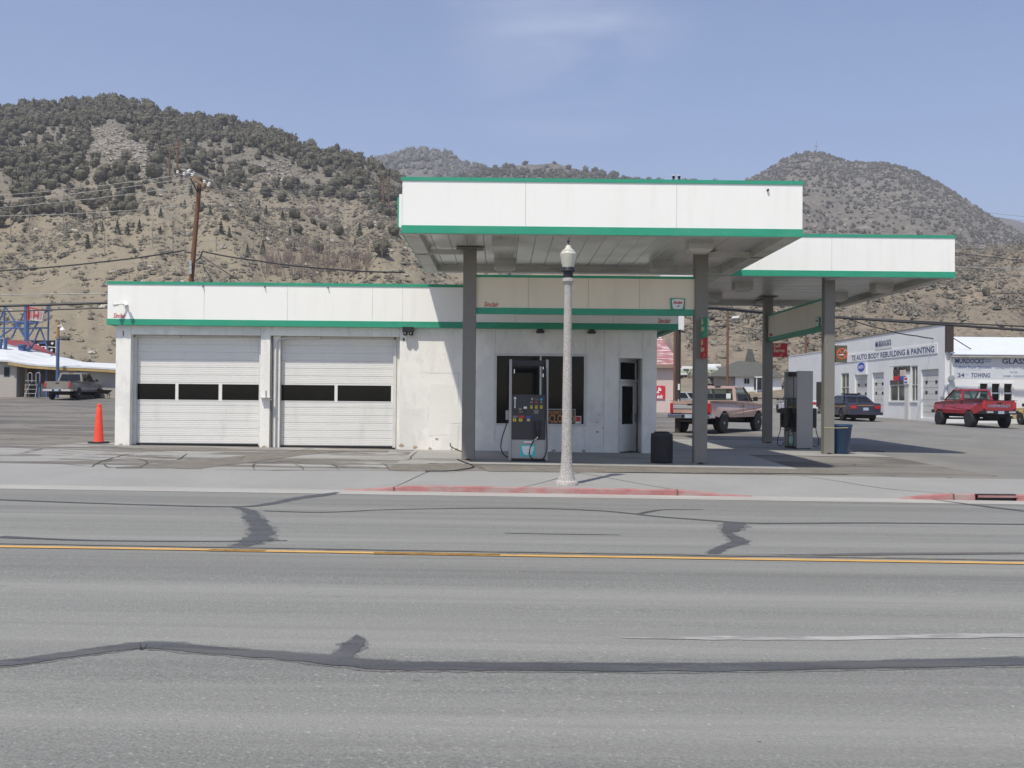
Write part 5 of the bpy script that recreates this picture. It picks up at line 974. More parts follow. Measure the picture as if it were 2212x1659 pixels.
# ------------------------------------------------------------------ vehicles
def quad_lerp(q, s, t):
    a, b, c, d = [Vector(v) for v in q]; return (a * (1 - s) + b * s) * (1 - t) + (d * (1 - s) + c * s) * t
def framed(mb, q, ms, mt, m=0):                                     # quad with a hole; returns the hole's corners
    ins = [quad_lerp(q, s, t) for s, t in ((ms[0], mt[0]), (1 - ms[1], mt[0]), (1 - ms[1], 1 - mt[1]), (ms[0], 1 - mt[1]))]
    mb.add(list(q) + ins, [(0, 1, 5, 4), (1, 2, 6, 5), (2, 3, 7, 6), (3, 0, 4, 7)], m); return ins
def vehicle(name, label, cat, p, loc, heading, scale=1.0):
    root = thing(name, label, cat); L, W, wr = p['L'], p['W'], p['wr']; hw = W / 2; xr, xf = p['xr'], p['xf']; zb = p['zb']; top = p['top']; pm = M[p['paint']]
    xR, xF = -L / 2, L / 2; arch = wr * p.get('arch', 1.2)
    def arc(cx, rev):
        n = 9; A = [math.pi * i / n for i in range(n + 1)]
        P = [(cx + arch * math.cos(a), max(zb, wr + arch * math.sin(a) * 1.0)) for a in A]; return P
    bottom = [(xF, zb + .05)] + [(xf + arch, zb)] + [q for q in arc(xf, 0) if q[1] > zb + .01] + [(xf - arch, zb), (xr + arch, zb)] + [q for q in arc(xr, 0) if q[1] > zb + .01] + [(xr - arch, zb), (xR, zb + .10)]
    poly = [(xR, zb + .12)] + top + bottom; poly = [poly[0]] + [b for a, b in zip(poly, poly[1:]) if (Vector(a) - Vector(b)).length > .004]
    if (Vector(poly[0]) - Vector(poly[-1])).length < .03: poly.pop()
    body = MB(); tk = .09; n = len(poly)
    def tum(x, z, s):                                               # tumblehome and rounded plan
        e = max(0, (abs(x) - L * .36) / (L * .14)); return s * (hw - .05 * max(0, (z - .95)) / .35 - .11 * min(1, e) ** 2 - .03 * max(0, .75 - z))
    for s in (-1, 1):
        vs = [(x, tum(x, z, s), z) for x, z in poly] + [(x, tum(x, z, s) - s * tk, z) for x, z in poly]
        fs = [tuple(range(n)), tuple(range(2 * n - 1, n - 1, -1))] + [(i, n + i, n + (i + 1) % n, (i + 1) % n) for i in range(n)]
        body.add(vs, fs)
    bed = p.get('bed')
    for (x0, z0), (x1, z1) in zip(top, top[1:]):
        if bed and x0 > bed[0] - .02 and x1 < bed[1] + .02: continue
        if p['gh'][0] - .02 < x0 and x1 < p['gh'][1] + .02 and not bed: continue
        y0, y1 = tum(x0, z0, 1) - tk + .002, tum(x1, z1, 1) - tk + .002; c0, c1 = .02, .02
        body.add([(x0, -y0, z0 - .003), (x0, -y0 * .5, z0 + c0), (x0, y0 * .5, z0 + c0), (x0, y0, z0 - .003), (x1, -y1, z1 - .003), (x1, -y1 * .5, z1 + c1), (x1, y1 * .5, z1 + c1), (x1, y1, z1 - .003)], [(0, 4, 5, 1), (1, 5, 6, 2), (2, 6, 7, 3)])
    zf = top[-1][1]; zr = top[0][1]
    body.box(xF - .05, xF - .004, -hw + .16, hw - .16, zb + .1, zf - .004)
    if bed:
        body.box(bed[1] - .05, bed[1], -hw + .1, hw - .1, .6, top_z(top, bed[1]) - .005)
    body.build('body', pm, root, bevel=.018, recalc=True)
    if bed: part('bed_floor', M['under'], root, lambda m: (m.box(bed[0] + .05, bed[1] - .05, -hw + .12, hw - .12, .70, .76), [m.box(bed[0] + .05, bed[1] - .05, s * (hw - .24) - .09, s * (hw - .24) + .09, .76, 1.0) for s in (-1, 1)]))
    part('underbody', M['under'], root, lambda m: (m.box(xR + .15, xF - .15, -hw + .42, hw - .42, zb - .18, zb + .20), m.box(xR + .3, xF - .3, -hw + .17, hw - .17, zb + .0, zb + .12) if not bed else m.box(bed[1], xF - .3, -hw + .17, hw - .17, zb + .02, zb + .2),
        m.cyl((xr, -hw + .2, wr), (xr, hw - .2, wr), .07, n=8), m.cyl((xf, -hw + .2, wr), (xf, hw - .2, wr), .05, n=8), m.box(xR + .35, xr - .1, -.25, .3, wr - .02, zb + .1)))
    for x in (xr, xf):
        for s in (-1, 1): part('wheel_well', M['under'], root, lambda m: m.slab([(x + (arch + .01) * math.cos(a), wr + (arch + .01) * math.sin(a)) for a in [math.pi * i / 8 for i in range(9)]], (0, s * (hw - .34), 0), (1, 0, 0), UZ, (0, s * .02, 0)))
    for x in (xr, xf):
        for s in (-1, 1):
            yc = s * (hw - .13 + p.get('track', 0)); tw = p.get('tw', .12)
            wl = part('wheel', M['rubber'], root, lambda m: m.lathe([(wr * .60, -tw), (wr * .88, -tw * 1.02), (wr * .97, -tw * .85), (wr, -tw * .5), (wr, tw * .5), (wr * .97, tw * .85), (wr * .88, tw * 1.02), (wr * .60, tw)], (x, yc, wr), 26, axis='y'), smooth=True)
            def f(m):
                e = yc + s * tw * .82
                m.lathe([(wr * .60, e - s * .02 - yc), (wr * .56, e + s * .012 - yc), (wr * .52, e - s * .02 - yc), (wr * .34, e - s * .05 - yc), (wr * .22, e - s * .0 - yc), (wr * .17, e + s * .02 - yc), (.01, e + s * .025 - yc)], (x, yc, wr), 22, axis='y')
            rm = part('rim', M[p.get('rim', 'alu')], wl, f, smooth=True, recalc=True)
            part('hub_slots', M['under'], wl, lambda m: [m.obox((x + wr * .42 * math.cos(a), yc + s * (tw * .82 - .028), wr + wr * .42 * math.sin(a)), (.028 * math.cos(a), 0, .028 * math.sin(a)), (0, .016, 0), (-.018 * math.sin(a), 0, .018 * math.cos(a))) for a in [2 * math.pi * i / 8 for i in range(8)]])
    # greenhouse: open frames, glass panes, roof
    xb0, xb1, xt0, xt1, zl, zt = p['gh']; wb = hw - .10; wt = hw - p.get('inset', .24); g = p['gap'] if 'gap' in p else None
    B = [(xb0, -wb, zl), (xb1, -wb, zl), (xb1, wb, zl), (xb0, wb, zl)]; T_ = [(xt0, -wt, zt), (xt1, -wt, zt), (xt1, wt, zt), (xt0, wt, zt)]
    cab = MB(); gl = M[p.get('glass', 'carglass')]; holes = []
    rq = (B[3], B[0], T_[0], T_[3]); holes.append(('rear_window', framed(cab, rq, (.09, .09), (.10, .14))))
    wq = (B[1], B[2], T_[2], T_[1]); holes.append(('windshield', framed(cab, wq, (.06, .06), (.06, .10))))
    for s, (a, b_, c_, d_) in ((-1, (B[0], B[1], T_[1], T_[0])), (1, (B[3], B[2], T_[2], T_[3]))):
        cuts = p['side']; prev = 0.0
        segs = list(zip(cuts, cuts[1:]))
        for u, v in segs:
            q = [quad_lerp((a, b_, c_, d_), *k) for k in ((u, 0), (v, 0), (v, 1), (u, 1))]
            mg = .035 / max(.2, (v - u)); mg = min(mg, .2); holes.append(('side_window', framed(cab, q, (mg, mg), (.05, .12))))
    n0 = 8; cr = .035
    ctr = [(xt0 + .08, -wt + .12, zt + cr), (xt1 - .08, -wt + .12, zt + cr), (xt1 - .08, wt - .12, zt + cr), (xt0 + .08, wt - .12, zt + cr)]
    cab.add(T_ + ctr, [(0, 1, 5, 4), (1, 2, 6, 5), (2, 3, 7, 6), (3, 0, 4, 7), (4, 5, 6, 7)]); cab.add([Vector(v) - Vector((0, 0, .03)) for v in T_], [(3, 2, 1, 0)])
    cab.build('cab', pm, root, smooth=True, recalc=False)
    for nm, q in holes: part(nm, gl, root, lambda m: m.add(q, [(0, 1, 2, 3)]))
    part('window_seal', M['rubber'], root, lambda m: [m.tube(list(q) + [q[0]], .012, 4) for nm, q in holes])
    if not p.get('noseat'):
        sx = xb0 + (.22 if bed else (xb1 - xb0) * .48)
        part('seat', M['seat'], root, lambda m: m.box(sx, sx + .14, -hw + .25, hw - .25, .7, zl + .12), bevel=.03)
        part('dashboard', M['under'], root, lambda m: m.box(xb1 - .45, xb1 - .05, -hw + .15, hw - .15, zl - .2, zl + .03))
        part('steering_wheel', M['under'], root, lambda m: m.tube([(xb1 - .58 + .05 * math.sin(a), .38 + .18 * math.cos(a), zl + .05 + .16 * math.sin(a)) for a in [2 * math.pi * i / 14 for i in range(15)]], .014, 5))
        part('cabin_floor', M['under'], root, lambda m: m.box(xb0, xb1, -hw + .12, hw - .12, zb + .1, .7))
    # rear
    if bed:
        tp = M[p.get('tailpaint', p['paint'])]
        tg = part('tailgate', pm, root, lambda m: (m.box(xR - .02, xR + .05, -hw + .24, hw - .24, zb + .16, zr - .02)), bevel=.012)
        if 'tailpaint' in p: part('tailgate_panel', tp, tg, lambda m: m.box(xR - .032, xR - .02, -hw + .25, hw - .25, zb + .34, zr - .12), bevel=.01); part('trim_line', M['chrome'], tg, lambda m: (m.box(xR - .036, xR - .032, -hw + .25, hw - .25, zr - .14, zr - .12), m.box(xR - .036, xR - .032, -hw + .25, hw - .25, zb + .34, zb + .36), m.box(xR - .035, xR - .032, -hw + .25, hw - .25, (zb + zr) / 2 + .09, (zb + zr) / 2 + .10)))
        part('handle', M['black'], tg, lambda m: m.box(xR - .04, xR - .02, -.12, .12, zr - .17, zr - .10), bevel=.008)
        part('bed_rail', M['black'] if p['paint'] != 'pkpink' else pm, root, lambda m: (m.box(bed[0], bed[1], -hw + .05, -hw + .16, zr + .002, zr + .02), m.box(bed[0], bed[1], hw - .16, hw - .05, zr + .002, zr + .02), m.box(xR - .02, xR + .05, -hw + .24, hw - .24, zr - .018, zr + .004)))
    else:
        part('boot_lid', pm, root, lambda m: m.box(xR - .015, xR + .06, -hw + .14, hw - .14, zb + .12, zr - .01), bevel=.02)
    bz = p.get('bumper_z', zb + .02)
    part('rear_bumper', M[p.get('bumper', 'chrome')], root, lambda m: (m.box(xR - .17, xR - .03, -hw + .06, hw - .06, bz, bz + .17), m.box(xR - .1, xR + .25, -hw + .02, -hw + .09, bz + .01, bz + .15), m.box(xR - .1, xR + .25, hw - .09, hw - .02, bz + .01, bz + .15)), bevel=.025)
    if bed: part('bumper_step', M['black'], root, lambda m: (m.box(xR - .173, xR - .03, -hw + .07, -.35, bz + .171, bz + .18), m.box(xR - .173, xR - .03, .35, hw - .07, bz + .171, bz + .18), m.box(xR - .176, xR - .17, -.30, .30, bz + .02, bz + .15)))
    pl = part('number_plate', M['plate'], root, lambda m: m.box(xR - .19 if bed else xR - .03, xR - .176 if bed else xR - .016, -.155 + p.get('platey', 0), .155 + p.get('platey', 0), (bz + .02) if bed else zr - .36, (bz + .155) if bed else zr - .20))
    th = p.get('tail_h', .34); tw_ = p.get('tail_w', .17); tz = zr - .08 - th
    for s in (-1, 1):
        yy = s * (hw - .11 - tw_ / 2)
        part('tail_lamp', M['taillight'], root, lambda m: m.box(xR - .035, xR + .12, yy - tw_ / 2, yy + tw_ / 2, tz, tz + th), bevel=.02)
        part('headlight', M['white'], root, lambda m: m.box(xF - .1, xF + .01, s * (hw - .35) - .15, s * (hw - .35) + .15, zf - .30, zf - .12), bevel=.02)
        ym = s * (hw + .10); mx_ = xb1 - .28
        part('mirror', M[p.get('mirror', 'black')], root, lambda m: (m.box(mx_, mx_ + .10, ym - .09, ym + .09, zl + .02, zl + .20), m.box(mx_ + .03, mx_ + .07, min(ym, s * (hw - .1)), max(ym, s * (hw - .1)), zl + .04, zl + .07)), bevel=.02)
        for dx in p['doors']:
            part('door_seam', M['under'], root, lambda m: m.box(dx - .006, dx + .006, s * (hw - .02 - .03) if s < 0 else hw - .05, s * (hw + .002) if s > 0 else -hw + .05 - .0, zb + .06, zl - .02) if False else m.obox((dx, s * (hw + .0005), (zb + zl) / 2 + .02), (.006, 0, 0), (0, .003, 0), (0, 0, (zl - zb) / 2 - .05)))
        part('door_handle', M['black' if p.get('hnd') else 'chrome'], root, lambda m: m.box(p['hx'], p['hx'] + .14, s * (hw + .005) - .015, s * (hw + .005) + .015, zl - .17, zl - .12), bevel=.006)
    part('front_bumper', M[p.get('bumper', 'chrome')], root, lambda m: m.box(xF - .05, xF + .12, -hw + .06, hw - .06, zb, zb + .18), bevel=.03)
    part('grille', M['black'], root, lambda m: m.box(xF - .03, xF + .008, -hw + .5, hw - .5, zf - .32, zf - .08))
    for nm, mt, fn in p.get('extra', []): part(nm, M[mt], root, fn)
    root.location = loc; root.rotation_euler.z = R(90 - heading); root.scale = (scale,) * 3
    return root
def top_z(top, x):
    for (a, z0), (b, z1) in zip(top, top[1:]):
        if a <= x <= b: return z0 + (z1 - z0) * (x - a) / (b - a)
    return top[-1][1]
def gslope(x, y, h):                                               # settle on the slope
    return (x, y, zg(x, y) + .006)
hwp = .985
pink = dict(L=5.75, W=2.0, wr=.42, zb=.64, xr=-1.78, xf=1.78, arch=1.18, paint='pkpink', tailpaint='pksilver', glass='carglass', rim='alu',
    top=[(-2.875, 1.29), (-2.0, 1.30), (-.36, 1.30), (.05, 1.29), (1.30, 1.28), (1.36, 1.24), (2.65, 1.18), (2.86, 1.08)], bed=(-2.875, -.36), gh=(-.36, 1.40, -.24, .72, 1.29, 1.90), side=[.06, .40, .86] if False else [.05, .80],
    doors=(.10, 1.22), hx=.22, inset=.23, tail_h=.40, tail_w=.14, bumper_z=.60, platey=.0,
    extra=[('plate_sticker', 'red', lambda m: m.box(-3.07, -3.053, -.50, -.20, .64, .74)), ('window_paper', 'white', lambda m: m.box(-.335, -.325, -.62, -.42, 1.36, 1.62)), ('brake_lamp', 'black', lambda m: m.box(-.27, -.2, -.12, .12, 1.89, 1.93)), ('body_line', 'pksilver', lambda m: [m.box(-2.4, 1.2, s * 1.003 - .003, s * 1.003 + .003, .80, .812) for s in (-1, 1)])])
vehicle('pickup_truck', 'dusty rose pickup with silver tailgate panel parked behind the right column', 'pickup truck', pink, (9.26, 43.8, zg(9.0, 43.0)), 36)
grey = dict(L=5.75, W=1.99, wr=.385, zb=.56, xr=-1.62, xf=2.02, arch=1.2, paint='pkgrey', glass='cardark', rim='alu', hnd=1, inset=.26,
    top=[(-2.875, 1.25), (-2.0, 1.27), (-.75, 1.27), (.05, 1.25), (1.25, 1.22), (1.45, 1.19), (2.60, 1.08), (2.80, .98)], bed=(-2.875, -.75), gh=(-.75, 1.50, -.60, .85, 1.25, 1.84), side=[.04, .36, .84], doors=(-.05, .22, 1.25), hx=.40, tail_h=.36, tail_w=.15, bumper_z=.55,
    extra=[('side_moulding', 'pksilver', lambda m: [m.box(-1.1, 1.5, s * .998 - .012, s * .998 + .012, .74, .78) for s in (-1, 1)]), ('brake_lamp', 'taillight', lambda m: m.box(-.62, -.55, -.14, .14, 1.85, 1.875))])
vehicle('pickup_truck', 'pewter grey extended cab pickup parked by the beige building at the left', 'pickup truck', grey, (-30.2, 73.4, zg(-30.2, 72.5) + .0), -1)
redp = dict(L=5.3, W=1.98, wr=.43, zb=.72, xr=-1.50, xf=1.75, arch=1.16, paint='pkred', glass='carglass', rim='chrome', tw=.16, track=.03, inset=.25, mirror='alu', hnd=1,
    top=[(-2.65, 1.41), (-2.0, 1.43), (-.45, 1.43), (.1, 1.42), (1.2, 1.40), (1.35, 1.37), (2.40, 1.30), (2.60, 1.19)], bed=(-2.65, -.45), gh=(-.45, 1.42, -.30, .62, 1.41, 1.98), side=[.05, .80], doors=(.02, 1.15), hx=.15, tail_h=.36, tail_w=.16, bumper='black', bumper_z=.72,
    extra=[('tailgate_lettering', 'palebluetext', lambda m: text_into(m, 'CHEVROLET', .19, (-2.676, .62, 1.07), (0, -1, 0), bold=.004, width=1.18)), ('side_badge', 'palebluetext', lambda m: (text_into(m, '4x4', .13, (-2.3, -.997, 1.18), UX, bold=.003), text_into(m, '4x4', .13, (-2.05, .997, 1.18), (-1, 0, 0), bold=.003))), ('bumper_chrome', 'chrome', lambda m: [m.box(-2.835, -2.822, s * .58 - .17, s * .58 + .17, .78, .87) for s in (-1, 1)])])
vehicle('pickup_truck', 'red lifted single cab pickup with pale tailgate lettering by the white shop', 'pickup truck', redp, (24.95, 54.6, zg(24.9, 54) - .03), -3)
sed = dict(L=5.35, W=1.98, wr=.34, zb=.34, xr=-1.45, xf=1.50, arch=1.16, paint='pknavy', glass='cardark', rim='alu', inset=.36, tail_h=.19, tail_w=.34, bumper='pknavy', bumper_z=.36, noseat=1, hnd=1,
    top=[(-2.66, .98), (-2.55, 1.03), (-1.75, 1.04), (-.2, 1.01), (1.05, .99), (1.15, .98), (2.35, .86), (2.62, .74)], gh=(-1.85, 1.15, -1.10, .35, 1.0, 1.46), side=[.10, .48, .88], doors=(-.75, .25, 1.05), hx=.32,
    extra=[('gold_stripe', 'gold', lambda m: ([m.box(-2.2, 2.0, s * .992 - .004, s * .992 + .004, .83, .87) for s in (-1, 1)], m.box(-2.70, -2.692, -.5, .5, .90, .93))), ('light_bar', 'black', lambda m: (m.box(-.55, -.25, -.55, .55, 1.53, 1.60), m.box(-.45, -.35, -.4, .4, 1.46, 1.53)))])
vehicle('police_car', 'dark navy patrol sedan with gold stripe and roof bar before the shop', 'car', sed, (20.7, 61.6, zg(20.7, 61)), -2)
wsd = dict(sed); wsd.update(paint='pkwhite', bumper='pkwhite', extra=[], glass='cardark', doors=(-.75, .25, 1.05))
vehicle('parked_car', 'white sedan half hidden behind the sideways fuel pump', 'car', wsd, (22.85, 80.5, zg(22.9, 80)), 0)
ywg = dict(sed); ywg.update(L=4.9, W=1.85, paint='pkyellow', bumper='black', top=[(-2.43, .98), (-2.30, 1.05), (-1.2, 1.04), (-.2, 1.03), (1.05, 1.01), (1.15, 1.0), (2.15, .93), (2.40, .78)], gh=(-2.36, 1.15, -2.0, .45, 1.03, 1.55), side=[.03, .30, .62, .90], inset=.28, extra=[('roof_rack', 'alu', lambda m: [m.tube([(-1.9, s * .55, 1.60), (-1.8, s * .55, 1.66), (0, s * .55, 1.66), (.1, s * .55, 1.60)], .015, 5) for s in (-1, 1)])], tail_h=.26, tail_w=.22, hx=.3)
vehicle('station_wagon', 'pale yellow station wagon cut off by the right edge behind the red pickup', 'car', ywg, (30.2, 56.6, zg(30, 57)), -4)
ssv = dict(ywg); ssv.update(paint='pksilver', bumper='pksilver', extra=[])
vehicle('station_wagon', 'silver estate car between the dark post and the grey column', 'car', ssv, (15.7, 88.5, zg(15.7, 88.5) + .0), 60)
# ------------------------------------------------------------------ auto body shop on the side street
XF = 25.7
def fy(px, py, reg=Z5, X=XF): p = atX(*Z(reg, px, py), X); return p.y, p.z
shop = thing('auto_body_shop', 'long white auto body shop with false front and painted lettering across the side street', 'building', (30, 75, zg(28, 70)))
YR = 59.8
zfront = 1.66 + 4.46
ops = []
def op(px0, px1, pyt, pyb):
    ya, z1 = fy(px1, pyt); yb, _ = fy(px0, pyt); y_, z0 = fy(px1, pyb); return (ya, yb, max(z0, .3), z1)
O1 = op(790, 920, 650, 1020); O2 = op(556, 678, 625, 893); O3 = op(716, 765, 625, 893); O4 = op(430, 515, 675, 1005); O5 = op(300, 392, 688, 1000); O6 = op(200, 258, 680, 880)
wall = MB(); wall_open(wall, YR, 80.4, 0, zfront, [O1, O2, O3, O4, O5, O6], XF, XF + .30, 'y'); wall.build('street_wall', M['shop'], shop)
part('annex_wall', M['shop'], shop, lambda m: m.box(XF - .02, XF + .28, 80.4, 92.5, 0, 5.5))
part('annex_cap', M['shopdoor'], shop, lambda m: m.box(XF - .05, XF + .3, 80.4, 92.5, 5.5, 5.57))
part('annex_siding', M['shopdoor'], shop, lambda m: [m.box(XF - .024, XF - .0205, 80.4, 92.5, z, z + .012) for z in [.9 + .26 * k for k in range(18)]])
part('annex_doorway', M['black'], shop, lambda m: m.box(XF - .05, XF - .021, 81.6, 84.2, .5, 3.1))
part('parapet_cap', M['column'], shop, lambda m: m.box(XF - .04, XF + .34, YR - .02, 80.4, zfront, zfront + .07))
part('footing', mat('grey_footing', (0.42, 0.40, 0.37), 0.9), shop, lambda m: m.box(XF - .06, XF - .021, 80.4, 92.5, .3, .85))
for (a, b_, c, d_) in (O1, O4, O5):
    g = part('garage_door', M['shopdoor'], shop, lambda m: m.box(XF + .12, XF + .16, a, b_, c, d_))
    n = 8; part('panel_line', M['column'], g, lambda m: [m.box(XF + .116, XF + .1195, a, b_, c + (d_ - c) * k / n, c + (d_ - c) * k / n + .015) for k in range(1, n)])
    for yy in (a + (b_ - a) * .22, a + (b_ - a) * .78):
        for zz in (c + (d_ - c) * .53, c + (d_ - c) * .74): part('door_light', M['darkglass'], g, lambda m: m.box(XF + .10, XF + .1155, yy - .14, yy + .14, zz - .08, zz + .09))
for (a, b_, c, d_) in (O2, O3, O6):
    g = part('window', M['shopglass'], shop, lambda m: m.box(XF + .10, XF + .12, a, b_, c, d_))
    fr = part('window_frame', M['shopdoor'], g, lambda m: (m.box(XF + .04, XF + .10, a, a + .06, c, d_), m.box(XF + .04, XF + .10, b_ - .06, b_, c, d_), m.box(XF + .04, XF + .10, a + .06, b_ - .06, c, c + .07), m.box(XF + .04, XF + .10, a + .06, b_ - .06, d_ - .07, d_), m.box(XF + .05, XF + .10, (a + b_) / 2 - .03, (a + b_) / 2 + .03, c + .07, d_ - .07), m.box(XF + .05, XF + .10, a + .06, b_ - .06, c + (d_ - c) * .45, c + (d_ - c) * .45 + .05)))
part('sill', M['shopdoor'], shop, lambda m: [m.box(XF - .06, XF + .04, o[0] - .05, o[1] + .05, o[2] - .08, o[2] - .002) for o in (O2, O3)])
pp = atX(*Z(Z5, 692, 700), XF)
part('pilaster', M['shopdoor'], shop, lambda m: m.box(XF - .12, XF - .001, O3[1] + .1, O2[0] - .1, .4, O2[3] - .9))
def brd(nm, px0, px1, py0, py1, ln=.03):
    ya, zt_ = fy(px1, py0); yb, _ = fy(px0, py0); _, zb_ = fy(px1, py1); return lambda m: m.box(XF - ln, XF - .001, ya, yb, zb_, zt_), (ya, yb, zb_, zt_)
f_, q = brd('', 205, 925, 480, 540); yl_, zl_ = fy(900, 472); ys_, zs_ = fy(270, 580)
ytop, z_hi = fy(893, 480); ytop2, z_lo = fy(893, 527)
sb = part('sign_board', M['shop'], shop, lambda m: m.box(XF - .04, XF - .001, 60.8, 80.0, z_lo - .10, z_hi + .12), bevel=.01)
yL, _ = fy(282, 570)
part('sign_lettering', M['navytext'], shop, lambda m: text_into(m, 'TE AUTO BODY REBUILDING & PAINTING', (z_hi - z_lo) * 1.36, (XF - .046, yL, z_lo), (0, -1, 0), bold=.010, width=yL - ytop))
ya, za = fy(457, 478); yb, zb2 = fy(572, 475); _, zc2 = fy(572, 432)
part('name_lettering', M['navytext'], shop, lambda m: text_into(m, "MURDOCK'S", (zc2 - zb2) * 1.36, (XF - .046, ya, zb2), (0, -1, 0), bold=.010, width=ya - yb))
part('name_underline', M['shopdoor'], shop, lambda m: m.box(XF - .05, XF - .001, yb - .1, ya + .1, zb2 - .22, zb2 - .14))
s = thing('shop_sign', 'square white sign with blue oval above the shop door', 'sign', (XF - .1, (fy(328, 640)[0] + fy(398, 640)[0]) / 2, 3.2))
ya, zt_ = fy(328, 612); yb, zb_ = fy(398, 692)
part('sign_board', M['shop'], s, lambda m: m.box(XF - .14, XF - .02, yb, ya, zb_, zt_)); yc, zc = (ya + yb) / 2, zb_ + (zt_ - zb_) * .66; w_ = (ya - yb)
part('blue_oval', M['blue'], s, lambda m: m.slab([(math.cos(a) * w_ * .38, math.sin(a) * .34) for a in [2 * math.pi * i / 20 for i in range(20)]], (XF - .141, yc, zc), (0, -1, 0), UZ, (-.01, 0, 0)))
part('lettering', M['shop'], s, lambda m: text_into(m, 'AUTO', .30, (XF - .153, yc + w_ * .27, zc - .1), (0, -1, 0), bold=.01, width=w_ * .54))
for px0, px1, py0, py1, mt, lb in ((562, 588, 640, 735, 'white', 'narrow white and blue oil sign in the shop window'), (590, 632, 655, 690, 'charcoal', 'dark sign above the red one in the shop window'), (590, 632, 705, 735, 'red', 'red sign low in the shop window'), (640, 678, 660, 705, 'pinkwall', 'pale pink poster in the shop window'), (640, 678, 706, 735, 'blue', 'blue sign low in the shop window'), (683, 712, 630, 668, 'shopglass', 'grey box sign on the pier between the shop windows')):
    ya, zt_ = fy(px0, py0); yb, zb_ = fy(px1, py1)
    tag(part('window_sign', M[mt], None, lambda m: m.box(XF - .05, XF - .01, yb, ya, zb_, zt_), origin='base'), lb, 'sign')
s = thing('flag_sign', 'small red white and blue sign under the grey box sign', 'sign', (XF - .1, fy(698, 740)[0], 2.3)); ya, zt_ = fy(684, 712); yb, zb_ = fy(714, 765)
part('sign_board', M['white'], s, lambda m: m.box(XF - .18, XF - .125, yb, ya, zb_, zt_)); h = zt_ - zb_
part('red_band', M['red'], s, lambda m: m.box(XF - .19, XF - .181, yb + .1, ya - .1, zb_ + h * .62, zt_ - .05)); part('blue_band', M['blue'], s, lambda m: m.box(XF - .19, XF - .181, yb + .1, ya - .1, zb_ + .08, zb_ + h * .36))
# glass shop front facing the main road
ze = atY(2100, 765.8, YR).z; zr_ = atY(2100, 727.8, YR + 9).z; X1 = 62
gx = [atY(*Z(Z5, px, 800), YR).x for px in (1225, 1282, 1313, 1370, 1403, 1462)]; gz1 = atY(*Z(Z5, 1300, 760), YR).z; gz0 = atY(*Z(Z5, 1300, 900), YR).z
part('front_wall', M['shop'], shop, lambda m: wall_open(m, XF + .3, X1, 0, ze - .15, [(gx[0], gx[1], gz0, gz1), (gx[2], gx[3], gz0, gz1), (gx[4], gx[5], gz0, gz1)], YR + .02, YR + .3))
for k in (0, 2, 4):
    g = part('window', M['darkglass'], shop, lambda m: m.box(gx[k], gx[k + 1], YR + .12, YR + .14, gz0, gz1))
    part('window_frame', M['shop'], g, lambda m: (m.box(gx[k], gx[k + 1], YR + .08, YR + .11, (gz0 + gz1) / 2 - .04, (gz0 + gz1) / 2 + .04), m.box(gx[k] - .1, gx[k], YR - .02, YR + .019, gz0 - .1, gz1 + .1), m.box(gx[k + 1], gx[k + 1] + .1, YR - .02, YR + .019, gz0 - .1, gz1 + .1), m.box(gx[k], gx[k + 1], YR - .02, YR + .019, gz1, gz1 + .1)))
part('roof', M['whitesteel'], shop, lambda m: (m.add([(XF + .32, YR - .3, ze), (X1, YR - .3, ze), (X1, YR + 9, zr_), (XF + .32, YR + 9, zr_), (XF + .32, 92, zr_ - 1.5), (X1, 92, zr_ - 1.5)], [(0, 1, 2, 3), (3, 2, 5, 4)]), m.box(XF + .32, X1, YR - .32, YR - .29, ze - .03, ze + .02)))
part('eave', M['flange'], shop, lambda m: m.box(XF + .32, X1, YR - .28, YR + .3, ze - .15, ze - .05))
part('corner_post', M['poledark'], shop, lambda m: m.box(XF - .02, XF + .40, YR - .25, YR - .03, 4.5, atY(2040, 703, YR).z))
part('back_wall', M['shop'], shop, lambda m: m.box(XF + .3, X1, 92, 92.3, 0, zr_ - 1.6))
def sgn(px, py): p = atY(*Z(Z5, px, py), YR); return p
def ftxt(nm, s_, px0, px1, pyt, pyb, mt, **k):
    a = sgn(px0, pyb); b_ = sgn(px1, pyb); t_ = sgn(px0, pyt); part(nm, M[mt], shop, lambda m: text_into(m, s_, (t_.z - a.z) * 1.36, (a.x, YR + .012, a.z), UX, width=b_.x - a.x, **k))
part('painted_panel', mat('pale_grey_sign_panel', (0.56, 0.58, 0.60), 0.8, 0.06, 1), shop, lambda m: m.box(sgn(1035, 700).x, X1, YR + .012, YR + .0195, sgn(1100, 722).z, ze - .2))
ftxt('wall_lettering', 'MURDOCKS', 1042, 1255, 572, 608, 'navytext', bold=.012); ftxt('wall_lettering', 'GLASS', 1388, 1570, 572, 612, 'navytext', bold=.012)
ftxt('wall_lettering', 'BODY & PAINT', 1258, 1312, 575, 587, 'palebluetext', bold=.006); ftxt('wall_lettering', 'SHOP', 1262, 1308, 590, 604, 'palebluetext', bold=.006)
ftxt('wall_lettering', 'Collision Repair Specialists', 1042, 1312, 628, 646, 'palebluetext', bold=.01); ftxt('wall_lettering', 'OUT OF SHOWROOM', 1125, 1235, 655, 664, 'palebluetext')
ftxt('wall_lettering', '24', 1060, 1112, 682, 712, 'navytext', bold=.010); ftxt('wall_lettering', 'HR', 1116, 1142, 686, 698, 'palebluetext'); ftxt('wall_lettering', 'TOWING', 1158, 1300, 680, 714, 'navytext', bold=.010, shear=.2)
ftxt('wall_lettering', 'AUTOMOTIVE - PETS - COMM', 1340, 1570, 638, 652, 'palebluetext', bold=.005); ftxt('wall_lettering', 'TRUCKS', 1444, 1505, 668, 684, 'palebluetext', bold=.006); ftxt('wall_lettering', 'HOME - WINDOW', 1396, 1570, 697, 712, 'palebluetext', bold=.006)
